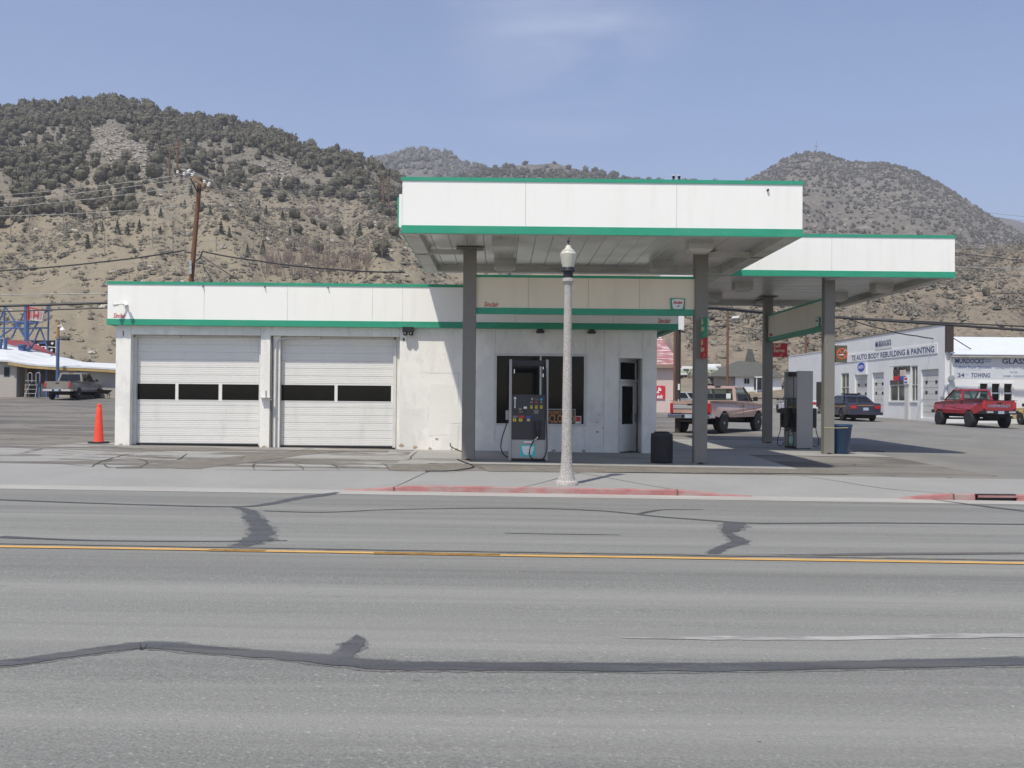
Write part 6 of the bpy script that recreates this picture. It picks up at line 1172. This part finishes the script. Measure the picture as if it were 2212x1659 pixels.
p_ = sgn(1005, 790); part('electric_meter', M['alu'], shop, lambda m: (m.box(p_.x - .16, p_.x + .22, YR - .14, YR + .019, p_.z - .3, p_.z + .2), m.cyl((p_.x + .02, YR - .2, p_.z + .55), (p_.x + .02, YR + .01, p_.z + .55), .17, n=16), m.cyl((p_.x, YR - .05, p_.z + .4), (p_.x, YR - .05, 5.3), .04, n=8), m.tube([(p_.x + .2, YR - .08, p_.z), (p_.x + 1.1, YR - .08, p_.z - .1), (p_.x + 1.3, YR - .08, p_.z - .8)], .05, 8)))
# ------------------------------------------------------------------ pink building behind the station
yb_ = 75.0; ax = atY(1340, 800, yb_).x; bx_ = atY(1467, 800, yb_).x; zgb = zg(11, 75); zew = atY(1440, 791, yb_).z; ztp = atY(1440, 712, yb_ + 5).z
pb = thing('pink_building', 'pale pink building with streaky red roof seen past the station corner', 'building', (ax + 3, yb_ + 4, zgb))
part('wall', M['pinkwall'], pb, lambda m: (m.box(ax - 3, bx_, yb_, yb_ + 10, zgb - .4, zew), m.add([(bx_ - .02, yb_, zew), (bx_ - .02, yb_ + 10, zew), (bx_ - .02, yb_ + 5, ztp)], [(0, 1, 2)])))
part('roof', M['pinkroof'], pb, lambda m: (m.slab([(0, 0), (bx_ - ax + 3.1, 0), (bx_ - ax + 3.1 - 1.2, 1), (0, 1)], (ax - 3, yb_ - .4, zew - .02), UX, (0, 5.4, ztp - zew), (0, 0, .12)), m.slab([(0, 0), (bx_ - ax + 3.1, 0), (bx_ - ax + 3.1 - 1.2, 1), (0, 1)], (ax - 3, yb_ + 10.4, zew - .02), UX, (0, -5.4, ztp - zew), (0, 0, .12))))
part('fascia_board', mat('brown_fascia_board', (0.28, 0.20, 0.14), 0.8), pb, lambda m: m.box(ax - 3, bx_ + .1, yb_ - .44, yb_ - .41, zew - .14, zew + .06))
s0 = atY(1436.5, 862, yb_ - .1); s1 = atY(1405, 833, yb_ - .1)
rs = thing('red_sign', 'red sign with white lettering on the pink wall', 'sign', (s0.x - .5, yb_ - .06, s0.z))
part('sign_board', M['red'], rs, lambda m: m.box(s1.x, s0.x, yb_ - .08, yb_ - .002, s0.z, s1.z))
part('lettering', M['white'], rs, lambda m: (text_into(m, 'la', .36, (s0.x - .52, yb_ - .085, s1.z - .36), UX, bold=.02, shear=.2), text_into(m, '&', .34, (s0.x - .62, yb_ - .085, s1.z - .64), UX, bold=.02), text_into(m, 'ick', .34, (s0.x - .58, yb_ - .085, s0.z + .06), UX, bold=.02, shear=.2)))
# dark steel post by the station corner
px_ = atY(1464.5, 800, 42).x; t = thing('steel_post', 'dark brown steel post with small white box at its top, behind the station corner', 'post', (px_, 42, zg(px_, 42)))
part('shaft', M['poledark'], t, lambda m: m.cyl((px_, 42, zg(px_, 42) - .1), (px_, 42, 4.75), .11, n=12)); part('junction_box', M['white'], t, lambda m: m.box(px_ - .02, px_ + .20, 41.80, 41.88, 4.45, 5.0)); part('label_plate', M['white'], t, lambda m: (m.box(px_ - .02, px_ + .06, 41.87, 41.889, 2.0, 2.25), m.box(px_ - .01, px_ + .03, 41.87, 41.889, 1.55, 1.62)))
# ------------------------------------------------------------------ house, trailer
hy = 123.0
def hp(px, py, Y=hy): return atY(*Z(ZP, px, py), Y)
hz = 1.55; h0 = hp(965, 870).x; h1 = hp(1462, 870).x; e = hp(900, 880).z
hs = thing('white_house', 'small white house with dark hipped roof below the tan slope', 'building', ((h0 + h1) / 2, hy + 4, hz))
part('wall', M['shop'], hs, lambda m: m.box(h0, h1, hy, hy + 8, hz - .5, e + .05)); hl = hp(700, 880).x
r0 = hp(985, 712, hy + 4); r1 = hp(1200, 708, hy + 4)
part('roof', M['greyroof'], hs, lambda m: m.add([(hl, hy - .6, e), (h1 + .4, hy - .6, e), (h1 + .4, hy + 8.6, e), (hl, hy + 8.6, e), (r0.x, hy + 4, r0.z), (r1.x, hy + 4, r1.z)], [(0, 1, 5, 4), (1, 2, 5), (2, 3, 4, 5), (3, 0, 4), (3, 2, 1, 0)]))
part('chimney', M['greyroof'], hs, lambda m: m.add([(r1.x - 1.5, hy + 3.6, r1.z - .3), (r1.x - .3, hy + 3.6, r1.z - .3), (r1.x - .3, hy + 4.4, r1.z - .3), (r1.x - 1.5, hy + 4.4, r1.z - .3), (r1.x - 1.15, hy + 3.8, r1.z + 1.4), (r1.x - .65, hy + 3.8, r1.z + 1.4), (r1.x - .65, hy + 4.2, r1.z + 1.4), (r1.x - 1.15, hy + 4.2, r1.z + 1.4)], [(0, 1, 5, 4), (1, 2, 6, 5), (2, 3, 7, 6), (3, 0, 4, 7), (4, 5, 6, 7)]))
part('lean_to', mat('weathered_shed_boards', (0.33, 0.29, 0.26), 0.95, 0.15, 2), hs, lambda m: m.box(hl + .5, h0 - .02, hy + .3, hy + 7, hz - .5, e - .02))
a = hp(1060, 900); b_ = hp(1112, 955); w = part('window', M['trim'], hs, lambda m: m.box(a.x - .08, b_.x + .08, hy - .04, hy - .001, b_.z - .08, a.z + .08)); part('pane', M['darkglass'], w, lambda m: (m.box(a.x, (a.x + b_.x) / 2 - .03, hy - .06, hy - .041, b_.z, a.z), m.box((a.x + b_.x) / 2 + .03, b_.x, hy - .06, hy - .041, b_.z, a.z)))
a = hp(1165, 890); b_ = hp(1245, 1020); part('porch', M['shopglass'], hs, lambda m: m.box(a.x, b_.x, hy - .05, hy - .001, b_.z, a.z)); part('porch_roof', M['shop'], hs, lambda m: m.box(a.x - .1, b_.x + .3, hy - 1.2, hy - .61, a.z - .02, a.z + .1)); part('porch_post', M['shop'], hs, lambda m: [m.box(x, x + .1, hy - 1.1, hy - 1.0, hz - .2, a.z - .02) for x in (a.x, b_.x)])
part('porch_rail', M['shop'], hs, lambda m: (m.box(a.x - .2, b_.x + 1, hy - 1.14, hy - 1.10, hz + .75, hz + .83), [m.box(x, x + .05, hy - 1.13, hy - 1.11, hz - .1, hz + .75) for x in lin(a.x - .2, b_.x + 1, 12)]))
ty = 128.0; a = hp(372, 770, ty); b_ = hp(800, 868, ty); 
tr = thing('camper_trailer', 'white camper trailer with green stripe parked on the slope left of the house', 'trailer', ((a.x + b_.x) / 2, ty + 1, b_.z - .7))
part('body', M['shop'], tr, lambda m: m.slab([(a.x, b_.z), (b_.x, b_.z), (b_.x, a.z - .5), (b_.x - .5, a.z), (a.x, a.z)], (0, ty, 0), UX, UZ, (0, 2.2, 0)), bevel=.08)
part('stripe', mat('pale_green_stripe', (0.42, 0.50, 0.33), 0.6), tr, lambda m: m.box(a.x + .01, b_.x - .01, ty - .02, ty - .001, b_.z + .3, b_.z + .75)); part('door', M['shopglass'], tr, lambda m: m.box(a.x + .4, a.x + 1.1, ty - .03, ty - .021, b_.z + .5, a.z - .3)); part('roof_unit', M['white'], tr, lambda m: m.box(a.x + 3.2, a.x + 5.2, ty + .5, ty + 1.5, a.z + .001, a.z + .35), bevel=.08)
part('wheel', M['rubber'], tr, lambda m: [m.lathe([(.3, 0), (.3, .2)], (a.x + 3.2, ty + .05, b_.z - .25), 14, axis='y')]); part('trailer_leg', M['column'], tr, lambda m: [m.box(x, x + .15, ty + .2, ty + .35, b_.z - 1.0, b_.z) for x in (a.x + .4, b_.x - .6)])
# ------------------------------------------------------------------ building with blue steel sign frame, far left
ly_ = 76.0
def lp(px, py, Y=ly_): return atY(*Z(ZL, px, py), Y)
g0 = zg(-34, 76); lb = thing('beige_building', 'low beige building with white coated roof and dark porch at the far left', 'building', (-32, ly_ + 4, g0))
e0 = lp(0, 860).z; xw = lp(220, 900).x; xq = lp(762, 950).x; xe = lp(1560, 960).x; e1 = lp(1200, 955).z
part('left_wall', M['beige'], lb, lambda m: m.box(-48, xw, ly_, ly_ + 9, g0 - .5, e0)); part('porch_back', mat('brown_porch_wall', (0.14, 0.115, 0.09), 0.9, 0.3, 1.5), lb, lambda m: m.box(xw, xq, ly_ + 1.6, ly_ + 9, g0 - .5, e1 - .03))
part('right_wall', M['beige'], lb, lambda m: m.box(xq, xe, ly_ + .1, ly_ + 8, g0 - .8, e1 - .02))
part('porch_wall', M['beige'], lb, lambda m: m.box(lp(560, 0).x - .6, xq, ly_ + .9, ly_ + 1.3, g0 - .4, g0 + 1.0))
part('porch_post', M['bluewall'], lb, lambda m: [m.box(x, x + .12, ly_ + .2, ly_ + .32, g0 - .2, e1 - .03) for x in (lp(505, 0).x, lp(600, 0).x, lp(750, 0).x)]); part('timber_post', M['oldwood'], lb, lambda m: m.box(lp(325, 0).x, lp(325, 0).x + .15, ly_ + .2, ly_ + .35, g0 - .2, e1))
for px0, px1, py0, py1 in ((62, 120, 955, 1065), (1005, 1040, 975, 1005)):
    a = lp(px0, py0); b_ = lp(px1, py1); part('window', M['bluewall'], lb, lambda m: m.box(a.x - .05, b_.x + .05, ly_ - .03, ly_ + .099, b_.z - .05, a.z + .05)); part('window_pane', M['darkglass'], lb, lambda m: m.box(a.x, b_.x, ly_ - .05, ly_ - .031, b_.z, a.z))
R0 = lp(-300, 560, ly_ + 5); R1 = lp(60, 640, ly_ + 5); R2 = lp(740, 795, ly_ + 5); R3 = lp(1100, 885, ly_ + 5); R4 = lp(1560, 905, ly_ + 4)
A0 = lp(-300, 830, ly_ - .5); A1 = lp(100, 860, ly_ - .5); A2 = lp(370, 905, ly_ - .5); A3 = lp(760, 932, ly_ - .5); A4 = lp(1180, 945, ly_ - .5); A5 = lp(1560, 968, ly_ - .5)
part('roof', M['snowroof'], lb, lambda m: m.add([A0, A1, A2, A3, A4, A5, R4, R3, R2, R1, R0] + [v - Vector((0, 0, .12)) for v in (A0, A1, A2, A3, A4, A5)], [(0, 1, 9, 10), (1, 2, 8, 9), (2, 3, 8), (3, 4, 7, 8), (4, 5, 6, 7)] + [(k, 11 + k, 12 + k, k + 1) for k in range(5)]))
part('eave_board', mat('yellow_brown_eave', (0.42, 0.30, 0.12), 0.85, 0.2, 2), lb, lambda m: [m.add([u - Vector((0, -.02, .12)), v - Vector((0, -.02, .12)), v - Vector((0, -.02, .32)), u - Vector((0, -.02, .32))], [(0, 1, 2, 3)]) for u, v in ((A1, A2), (A2, A3), (A3, A4), (A4, A5))])
q = [lp(40, 585, 82.5), lp(350, 602, 84), lp(500, 660, 83.5), lp(740, 785, 82), lp(742, 815, 81.5), lp(390, 778, 81.5), lp(100, 672, 81.5)]
part('red_roof', M['redroof'], lb, lambda m: m.add(q + [v + Vector((0, 3, -2)) for v in q], [tuple(range(7)), tuple(range(13, 6, -1))] + [(i, 7 + i, 7 + (i + 1) % 7, (i + 1) % 7) for i in range(7)]), recalc=True)
for px, py in ((290, 740), (365, 775)): c = lp(px, py, 80); part('roof_vent', M['bluewall'], lb, lambda m: (m.cyl((c.x, 80, c.z - 1.1), (c.x, 80, c.z + .35), .28 if px < 300 else .14, n=12), m.cyl((c.x, 80, c.z + .36), (c.x, 80, c.z + .5), .36 if px < 300 else .2, n=12)))
bq = [lp(372, 597, 85), lp(748, 600, 85), lp(748, 775, 85), lp(620, 740, 85)]
bb = thing('dark_panel', 'black panel with white fittings propped behind the red roof', 'panel', (lp(600, 700, 85).x, 85, bq[2].z))
part('panel_face', M['black'], bb, lambda m: m.add(bq + [v + Vector((0, .15, 0)) for v in bq], [(0, 1, 2, 3), (7, 6, 5, 4), (0, 4, 5, 1), (1, 5, 6, 2), (2, 6, 7, 3), (3, 7, 4, 0)]), recalc=True)
part('fitting', M['white'], bb, lambda m: [(lambda c: m.cyl((c.x, 84.95, c.z), (c.x, 84.85, c.z), .1, n=8))(lp(px, py, 85)) for px, py in ((505, 660), (610, 700), (685, 730), (695, 640))] + [m.tube([lp(540, 680, 84.9), lp(735, 693, 84.9)], .03, 5), m.tube([lp(742, 602, 84.9), lp(738, 760, 84.9)], .06, 5)]); part('blue_patch', M['bluewall'], bb, lambda m: m.add([lp(505, 620, 84.9), lp(590, 618, 84.9), lp(580, 645, 84.9), lp(515, 645, 84.9)], [(0, 1, 2, 3)]))
# steel frame
def fr_(L, r, nm='brace'):
    return part(nm, M['bluewall'], tw, lambda m: [m.tube([lp(a, b_, 80 + dz), lp(c, d_, 80 + dz)], r, 6) for a, b_, c, d_, dz in L])
tw = thing('sign_frame', 'blue lattice steel frame rising from the roof of the beige building', 'sign frame', (lp(350, 600, 80).x, 80, lp(350, 610, 80).z))
fr_([(350, 150, 350, 605, 0)], .19, 'mast'); fr_([(60, 155, 50, 570, 0), (640, 150, 632, 600, 0)], .07, 'upright'); fr_([(-200, 355, 555, 355, 0), (-200, 437, 635, 437, 0), (250, 372, 500, 378, 1)], .06, 'rail')
fr_([(70, 155, 345, 590, 0), (640, 150, 370, 560, 0), (0, 560, 250, 375, 0), (245, 375, 410, 705, 1), (150, 575, 215, 440, 1), (415, 700, 525, 440, 1), (530, 440, 640, 745, 0), (330, 215, 245, 380, 1), (-60, 470, 50, 200, 0)], .065)
fr_([(75, 565, 65, 800, -1), (15, 580, -5, 790, -1)], .14, 'stub_post')
hs_ = thing('hotel_sign', 'white board with red frame and large red H hung on the blue frame', 'sign', (lp(470, 260, 79.5).x, 79.5, lp(470, 350, 79.5).z))
sq = [lp(378, 165, 79.7), lp(580, 205, 79.2), lp(548, 355, 79.2), lp(380, 330, 79.7)]
part('sign_board', M['greyboard'], hs_, lambda m: m.add(sq + [v + Vector((0, .2, 0)) for v in sq], [(3, 2, 1, 0), (4, 5, 6, 7), (0, 1, 5, 4), (1, 2, 6, 5), (2, 3, 7, 6), (3, 0, 4, 7)]), recalc=True)
part('sign_border', M['red'], hs_, lambda m: (m.tube([sq[3], sq[0], sq[1]], .045, 5), m.tube([lp(368, 165, 79.6), lp(368, 340, 79.6)], .06, 5)))
part('lettering', M['red'], hs_, lambda m: ([m.tube([quad_lerp(sq, s, .15) - Vector((0, .06, 0)), quad_lerp(sq, s, .85) - Vector((0, .06, 0))], .016 if s not in (.36, .66) else .035, 4) for s in (.10, .20, .36, .66, .80, .90)], m.tube([quad_lerp(sq, .36, .5) - Vector((0, .06, 0)), quad_lerp(sq, .66, .5) - Vector((0, .06, 0))], .06, 4)))
t = thing('lamp_pole', 'orange and blue pole with white lamp head beside the beige building', 'street lamp', (lp(765, 900).x, ly_ - 1, g0)); px1 = lp(765, 345, ly_ - 1)
part('lower_pole', M['bluewall'], t, lambda m: m.cyl((px1.x, ly_ - 1, g0 - .3), (px1.x, ly_ - 1, lp(765, 575, ly_ - 1).z), .12, n=10)); part('upper_pole', mat('orange_wood_pole', (0.34, 0.19, 0.08), 0.85, 0.15, 3), t, lambda m: m.cyl((px1.x, ly_ - 1, lp(765, 575, ly_ - 1).z), (px1.x, ly_ - 1, px1.z), .10, n=10)); part('lamp_head', M['white'], t, lambda m: (m.tube([(px1.x, ly_ - 1.1, px1.z - .4), (px1.x + .3, ly_ - 1.2, px1.z - .3), (px1.x + .4, ly_ - 1.2, px1.z - .5)], .04, 6), m.lathe([(.05, .12), (.14, .06), (.2, -.08)], (px1.x + .4, ly_ - 1.2, px1.z - .6), 12)))
# ladder and wheelbarrow
lx0 = lp(330, 1360, 74).x; lx1 = lp(470, 1360, 74).x; lz0 = zg(lx0, 74); ltop = lp(400, 1025, 74).z
t = thing('platform_ladder', 'aluminium platform ladder with round handrails left of the grey pickup', 'ladder', ((lx0 + lx1) / 2, 74, lz0))
part('frame', M['alu'], t, lambda m: [m.tube([(a, 74.6 - .0 * k, lz0), (b_, 74.1, ltop - .75), (b_ - .02, 74.1, ltop - .06), (b_ + .07, 74.1, ltop), (b_ + .22, 74.1, ltop), (b_ + .27, 74.1, ltop - .1), (b_ + .27, 74.1, ltop - .7)], .03, 6) for k, (a, b_) in enumerate(((lx0, lx0 + .15), (lx0 + .65, lx0 + .72)))] + [m.tube([(lx0 + .9, 73.6, lz0), (lx0 + .85, 74, ltop - .75)], .03, 6), m.tube([(lx0 + .1, 73.6, lz0), (lx0 + .35, 74, ltop - .75)], .03, 6)])
part('rung', M['alu'], t, lambda m: [m.box(lx0 + .05, lx0 + .85, 73.7 + .05 * k, 73.85 + .05 * k, lz0 + .3 * (k + 1), lz0 + .3 * (k + 1) + .04) for k in range(4)])
p0 = lp(1370, 1275, 75); wz = zg(p0.x, 75); t = thing('wheelbarrow', 'dark wheelbarrow standing behind the grey pickup', 'wheelbarrow', (p0.x, 75, wz))
part('tray', M['under'], t, lambda m: m.add([(p0.x - .5, 74.7, wz + .65), (p0.x + .5, 74.7, wz + .62), (p0.x + .5, 75.3, wz + .62), (p0.x - .5, 75.3, wz + .65), (p0.x - .28, 74.8, wz + .38), (p0.x + .25, 74.8, wz + .38), (p0.x + .25, 75.2, wz + .38), (p0.x - .28, 75.2, wz + .38)], [(0, 1, 5, 4), (1, 2, 6, 5), (2, 3, 7, 6), (3, 0, 4, 7), (4, 5, 6, 7)])); part('handles', M['oldwood'], t, lambda m: [m.tube([(p0.x - .9, 75 + s * .25, wz + .6), (p0.x + .4, 75 + s * .12, wz + .3)], .025, 5) for s in (-1, 1)]); part('leg', M['under'], t, lambda m: [m.tube([(p0.x + .3, 75 + s * .2, wz), (p0.x + .3, 75 + s * .2, wz + .4)], .02, 5) for s in (-1, 1)]); part('wheel', M['rubber'], t, lambda m: m.lathe([(.17, -.04), (.18, .04)], (p0.x - .45, 75, wz + .18), 14, axis='y'))
# ------------------------------------------------------------------ poles and wires
t = thing('utility_pole', 'brown wooden utility pole with tilted crossarms behind the garage roof', 'utility pole', (atY(413, 860, 60).x, 60, zg(-18, 60))); a = atY(413, 608, 60); b_ = atY(432, 386, 60); dz = (b_ - a).normalized(); base = a - dz * (a.z - zg(-18, 60)) / dz.z
part('shaft', M['wood'], t, lambda m: m.tube([base, a, b_], .17, 10, taper=.72), smooth=True)
def P6(px, py, Y=60): return atY(*Z(ZH, px, py), Y)
arms = [(P6(1035, 497, 59.7), P6(1140, 570, 59.0)), (P6(1058, 505, 60.4), P6(1148, 563, 60.2))]
for u, v in arms: part('crossarm', M['oldwood'], t, lambda m: m.obox((u + v) / 2, (v - u) / 2, Vector((0, .06, 0)), Vector((.03, 0, .06))))
part('brace', M['blackiron'], t, lambda m: (m.tube([P6(1035, 510, 59.7), P6(1072, 585, 59.9)], .035, 5), m.tube([P6(1130, 555, 59.3), P6(1080, 575, 59.9)], .03, 5)))
part('insulator', M['white'], t, lambda m: [(lambda c: m.lathe([(.03, -.1), (.09, -.06), (.05, -.02), (.09, .03), (.03, .09)], c, 10))(P6(px, py, Y)) for px, py, Y in ((1030, 470, 59), (1052, 485, 59), (1110, 530, 59), (1132, 548, 59), (1138, 540, 60), (965, 478, 58), (1000, 488, 58), (1022, 476, 58), (1045, 492, 59))]); part('jumper_wire', M['wirelight'], t, lambda m: (m.tube([P6(960, 480, 58), P6(990, 510, 58.5), P6(1010, 495, 59), P6(1040, 500, 59.5)], .03, 5), m.tube([P6(985, 462, 58), P6(1020, 468, 58), P6(1060, 485, 59)], .03, 5))); part('meter_box', M['alu'], t, lambda m: [m.obox(P6(1036, y, 59.75), (.06, 0, 0), (0, .05, 0), (0, 0, .12)) for y in (970, 995, 1020)])
def hframe(label, L, Y_hint):
    xs = [Z(ZH, *q_) for q_ in L]; foot = HL.at(*xs[1]); Y = foot.y
    t = thing('utility_pole', label, 'utility pole', foot)
    for k in (0, 2): u = atY(*xs[k], Y); v = atY(*xs[k + 1], Y); part('shaft', M['wood'], t, lambda m: m.tube([v - Vector((0, 0, 2)), u], .28, 6))
    if len(xs) > 4: part('crossarm', M['oldwood'], t, lambda m: m.tube([atY(*xs[4], Y - .3), atY(*xs[5], Y - .3)], .22, 5))
    return Y
Y1 = hframe('pair of wooden poles with one crossarm high on the left hillside', [(924, 345, 0)[:2], (918, 522), (968, 298), (960, 532), (922, 350), (1000, 337)], 300)
Y2 = hframe('pair of bare wooden poles on the hillside left of the big canopy', [(2084, 502), (2082, 690), (2115, 500), (2113, 697)], 300)
def simplepole(nm, label, Dx, Y, ytop, r, lamp=False):
    p = atY(Dx, 860, Y); z1 = atY(Dx, ytop, Y).z; z0 = min(zg(p.x, Y), 6); t = thing(nm, label, 'utility pole', (p.x, Y, z0)); part('shaft', M['wood'], t, lambda m: m.cyl((p.x, Y, z0 - .3), (p.x, Y, z1), r, r * .8, n=10), smooth=True)
    if lamp: q_ = atY(Dx + 15, 686, Y); part('lamp_arm', M['alu'], t, lambda m: m.tube([(p.x, Y, q_.z - .3), (q_.x - .2, Y - .4, q_.z)], .04, 6)); part('lamp_head', M['white'], t, lambda m: m.obox(q_ - Vector((0, .5, 0)), (.32, 0, .03), (0, .14, 0), (0, 0, .09)))
simplepole('utility_pole', 'brown wooden pole with small white lamp behind the rose pickup', 1571, 95, 668, .13, True)
simplepole('utility_pole', 'distant brown pole rising behind the white shop annex', 1740, 106, 640, .13)
def wire(label, pts, r, m_, sag=0.0, nm='cable', g=None):
    P = []
    for i in range(len(pts) - 1):
        for k in range(8): t_ = k / 8; p = Vector(pts[i]).lerp(Vector(pts[i + 1]), t_); p.z -= sag * 4 * t_ * (1 - t_); P.append(p)
    P.append(Vector(pts[-1])); c = sum(P, Vector()) / len(P); mb = MB(); mb.tube(P, r, 5); return tag(mb.build(nm, m_, None, origin='base'), label, 'cable', g)
W60 = lambda x, y, Y=58: atY(x, y, Y)
wire('thick black overhead cable crossing behind the station from the far left to the right', [W60(-500, 680), W60(0, 661), W60(232, 654), W60(900, 645), W60(1545, 664), W60(1660, 675), W60(1815, 686), W60(2040, 701), W60(2212, 713), W60(2700, 745)], .075, M['wire'])
wire('thinner black overhead cable just below the thick one', [W60(-500, 690), W60(0, 673), W60(232, 665), W60(900, 655), W60(1545, 668), W60(1660, 678), W60(1815, 685), W60(2040, 697), W60(2212, 705), W60(2700, 725)], .04, M['wire'])
wire('pale bare wire above the black cables at the left', [W60(-500, 640, 62), W60(0, 637, 62), W60(232, 634, 62), W60(900, 632, 62), W60(1300, 650, 62)], .03, M['wirelight'])
bp_ = [(0, 604, 1064, 480), (0, 632, 1058, 505), (0, 670, 1060, 545), (0, 716, 1062, 655)]
for k, (a0, b0, a1, b1) in enumerate(bp_): u = P6(a0 - 300, b0 + 20, 58); v = P6(a1, b1, 60); wire('thin pale power line running left from the tilted crossarms', [u, P6(a0, b0, 58.6), v], .014, M['wirelight'], .12, 'power_line', 'power lines left of the crossarm pole')
for k, (b0, b1) in enumerate(((487, 575), (520, 600), (560, 600), (655, 668))): wire('thin pale power line running right from the tilted crossarms', [P6(1085, b0, 60), P6(1600, (b0 + b1) / 2 + 14, 70), P6(2180, b1, 80)], .014, M['wirelight'], .1, 'power_line', 'power lines right of the crossarm pole')
wire('black phone cable drooping left from the brown pole', [P6(-400, 1050, 66), P6(20, 1012, 66), P6(560, 965, 63), P6(1000, 903, 60.2), P6(1040, 915, 60)], .045, M['wire'], .05)
wire('black phone cable drooping right from the brown pole', [P6(1050, 960, 60), P6(1085, 945, 60), P6(1100, 908, 60), P6(1400, 960, 58), P6(1800, 1005, 56), P6(2200, 1022, 54)], .045, M['wire'], .05)
wire('service wire dropping from the pole towards the garage roof', [P6(1090, 935, 60), P6(1110, 1000, 58), P6(1155, 1068, 56)], .03, M['wire']); wire('second service wire dropping right behind the garage roof', [P6(1092, 930, 60), P6(1180, 990, 58), P6(1300, 1068, 56)], .03, M['wire'])
S5 = lambda px, py, Y=60: atY(*Z(Z5, px, py), Y)
wire('black service wire sagging to the post at the shop corner', [S5(240, 275), S5(500, 355, 61), S5(760, 408, 61.3), S5(970, 428, 61.6)], .035, M['wire'], .06); wire('short wire from the corner post down to the white shop roof', [S5(990, 400, 61.5), S5(1185, 522, 62)], .03, M['wire'])
wire('pale power line crossing the tan slope at the right', [atY(1500, 560, 90), atY(2040, 575, 90), atY(2212, 580, 90), atY(2600, 600, 90)], .025, M['wirelight']); wire('dark line high on the slope at the far right', [atY(2050, 545, 90), atY(2212, 564, 90), atY(2600, 610, 90)], .04, M['wire'])
for k in range(2): wire('thin pale wire across the rocky hill at the right', [atY(1740, 418 + 8 * k, 120), atY(2212, 468 + 9 * k, 120), atY(2600, 510 + 9 * k, 120)], .022, M['wirelight'], 0, 'power_line', 'power lines over the rocky hill')
wire('faint wires crossing behind the house', [atY(1530, 705, 96), atY(1571, 700, 95), atY(1700, 720, 95), atY(1740, 725, 104)], .03, M['wire'], .1)
# insulators showing over the big canopy, antenna on the peak
t = thing('utility_pole', 'dark pole top with twin insulators just above the big canopy roof', 'utility pole', (atY(1462, 860, 70).x, 70, zg(12, 70))); pc = atY(1462, 396, 70)
part('shaft', M['wood'], t, lambda m: m.cyl((pc.x, 70, zg(12, 70)), (pc.x, 70, pc.z), .15, n=8)); part('crossarm', M['oldwood'], t, lambda m: m.box(pc.x - .5, atY(1500, 396, 70).x, 69.8, 69.95, pc.z - .18, pc.z - .05))
part('insulator', M['black'], t, lambda m: [(lambda c: m.lathe([(.06, -.3), (.12, -.25), (.06, -.15), (.13, -.05), (.06, .05), (.12, .15), (.03, .25)], c, 10))(atY(x, 387, 69.9)) for x in (1455, 1467)]); part('insulator_cap', M['white'], t, lambda m: [m.cyl(atY(x, 380, 69.9), atY(x, 378, 69.9), .1, n=8) for x in (1455, 1467)])
part('jumper_wire', M['wirelight'], t, lambda m: [m.tube([atY(1470 + 6 * k, 392 - k, 69.7), atY(1474 + 6 * k, 385 + k, 69.6), atY(1479 + 6 * k, 391, 69.7)], .035, 4) for k in range(4)])
pk = atY(1763, 326, 930); t = thing('radio_mast', 'thin radio mast standing on the rocky peak', 'mast', pk); part('mast_pole', M['column'], t, lambda m: m.cyl(pk - Vector((0, 0, 4)), pk + Vector((0, 0, 9)), .35, .2, n=6)); part('antenna', M['column'], t, lambda m: m.cyl(pk + Vector((-1.5, 0, 4)), pk + Vector((1.5, 0, 4)), .25, n=5))
# ------------------------------------------------------------------ air
if HAZE:
    hm = bpy.data.materials.new('air_haze'); hm.use_nodes = True; nt = hm.node_tree; nt.nodes.clear(); out = nt.nodes.new('ShaderNodeOutputMaterial'); pv = nt.nodes.new('ShaderNodeVolumePrincipled')
    pv.inputs['Color'].default_value = (0.86, 0.88, 0.97, 1); pv.inputs['Density'].default_value = HAZE; pv.inputs['Anisotropy'].default_value = 0.2; nt.links.new(pv.outputs[0], out.inputs['Volume'])
    hb = MB(); hb.box(-2600, 2600, -650, 3300, -40, 480); tag(hb.build('haze', hm), kind='stuff')
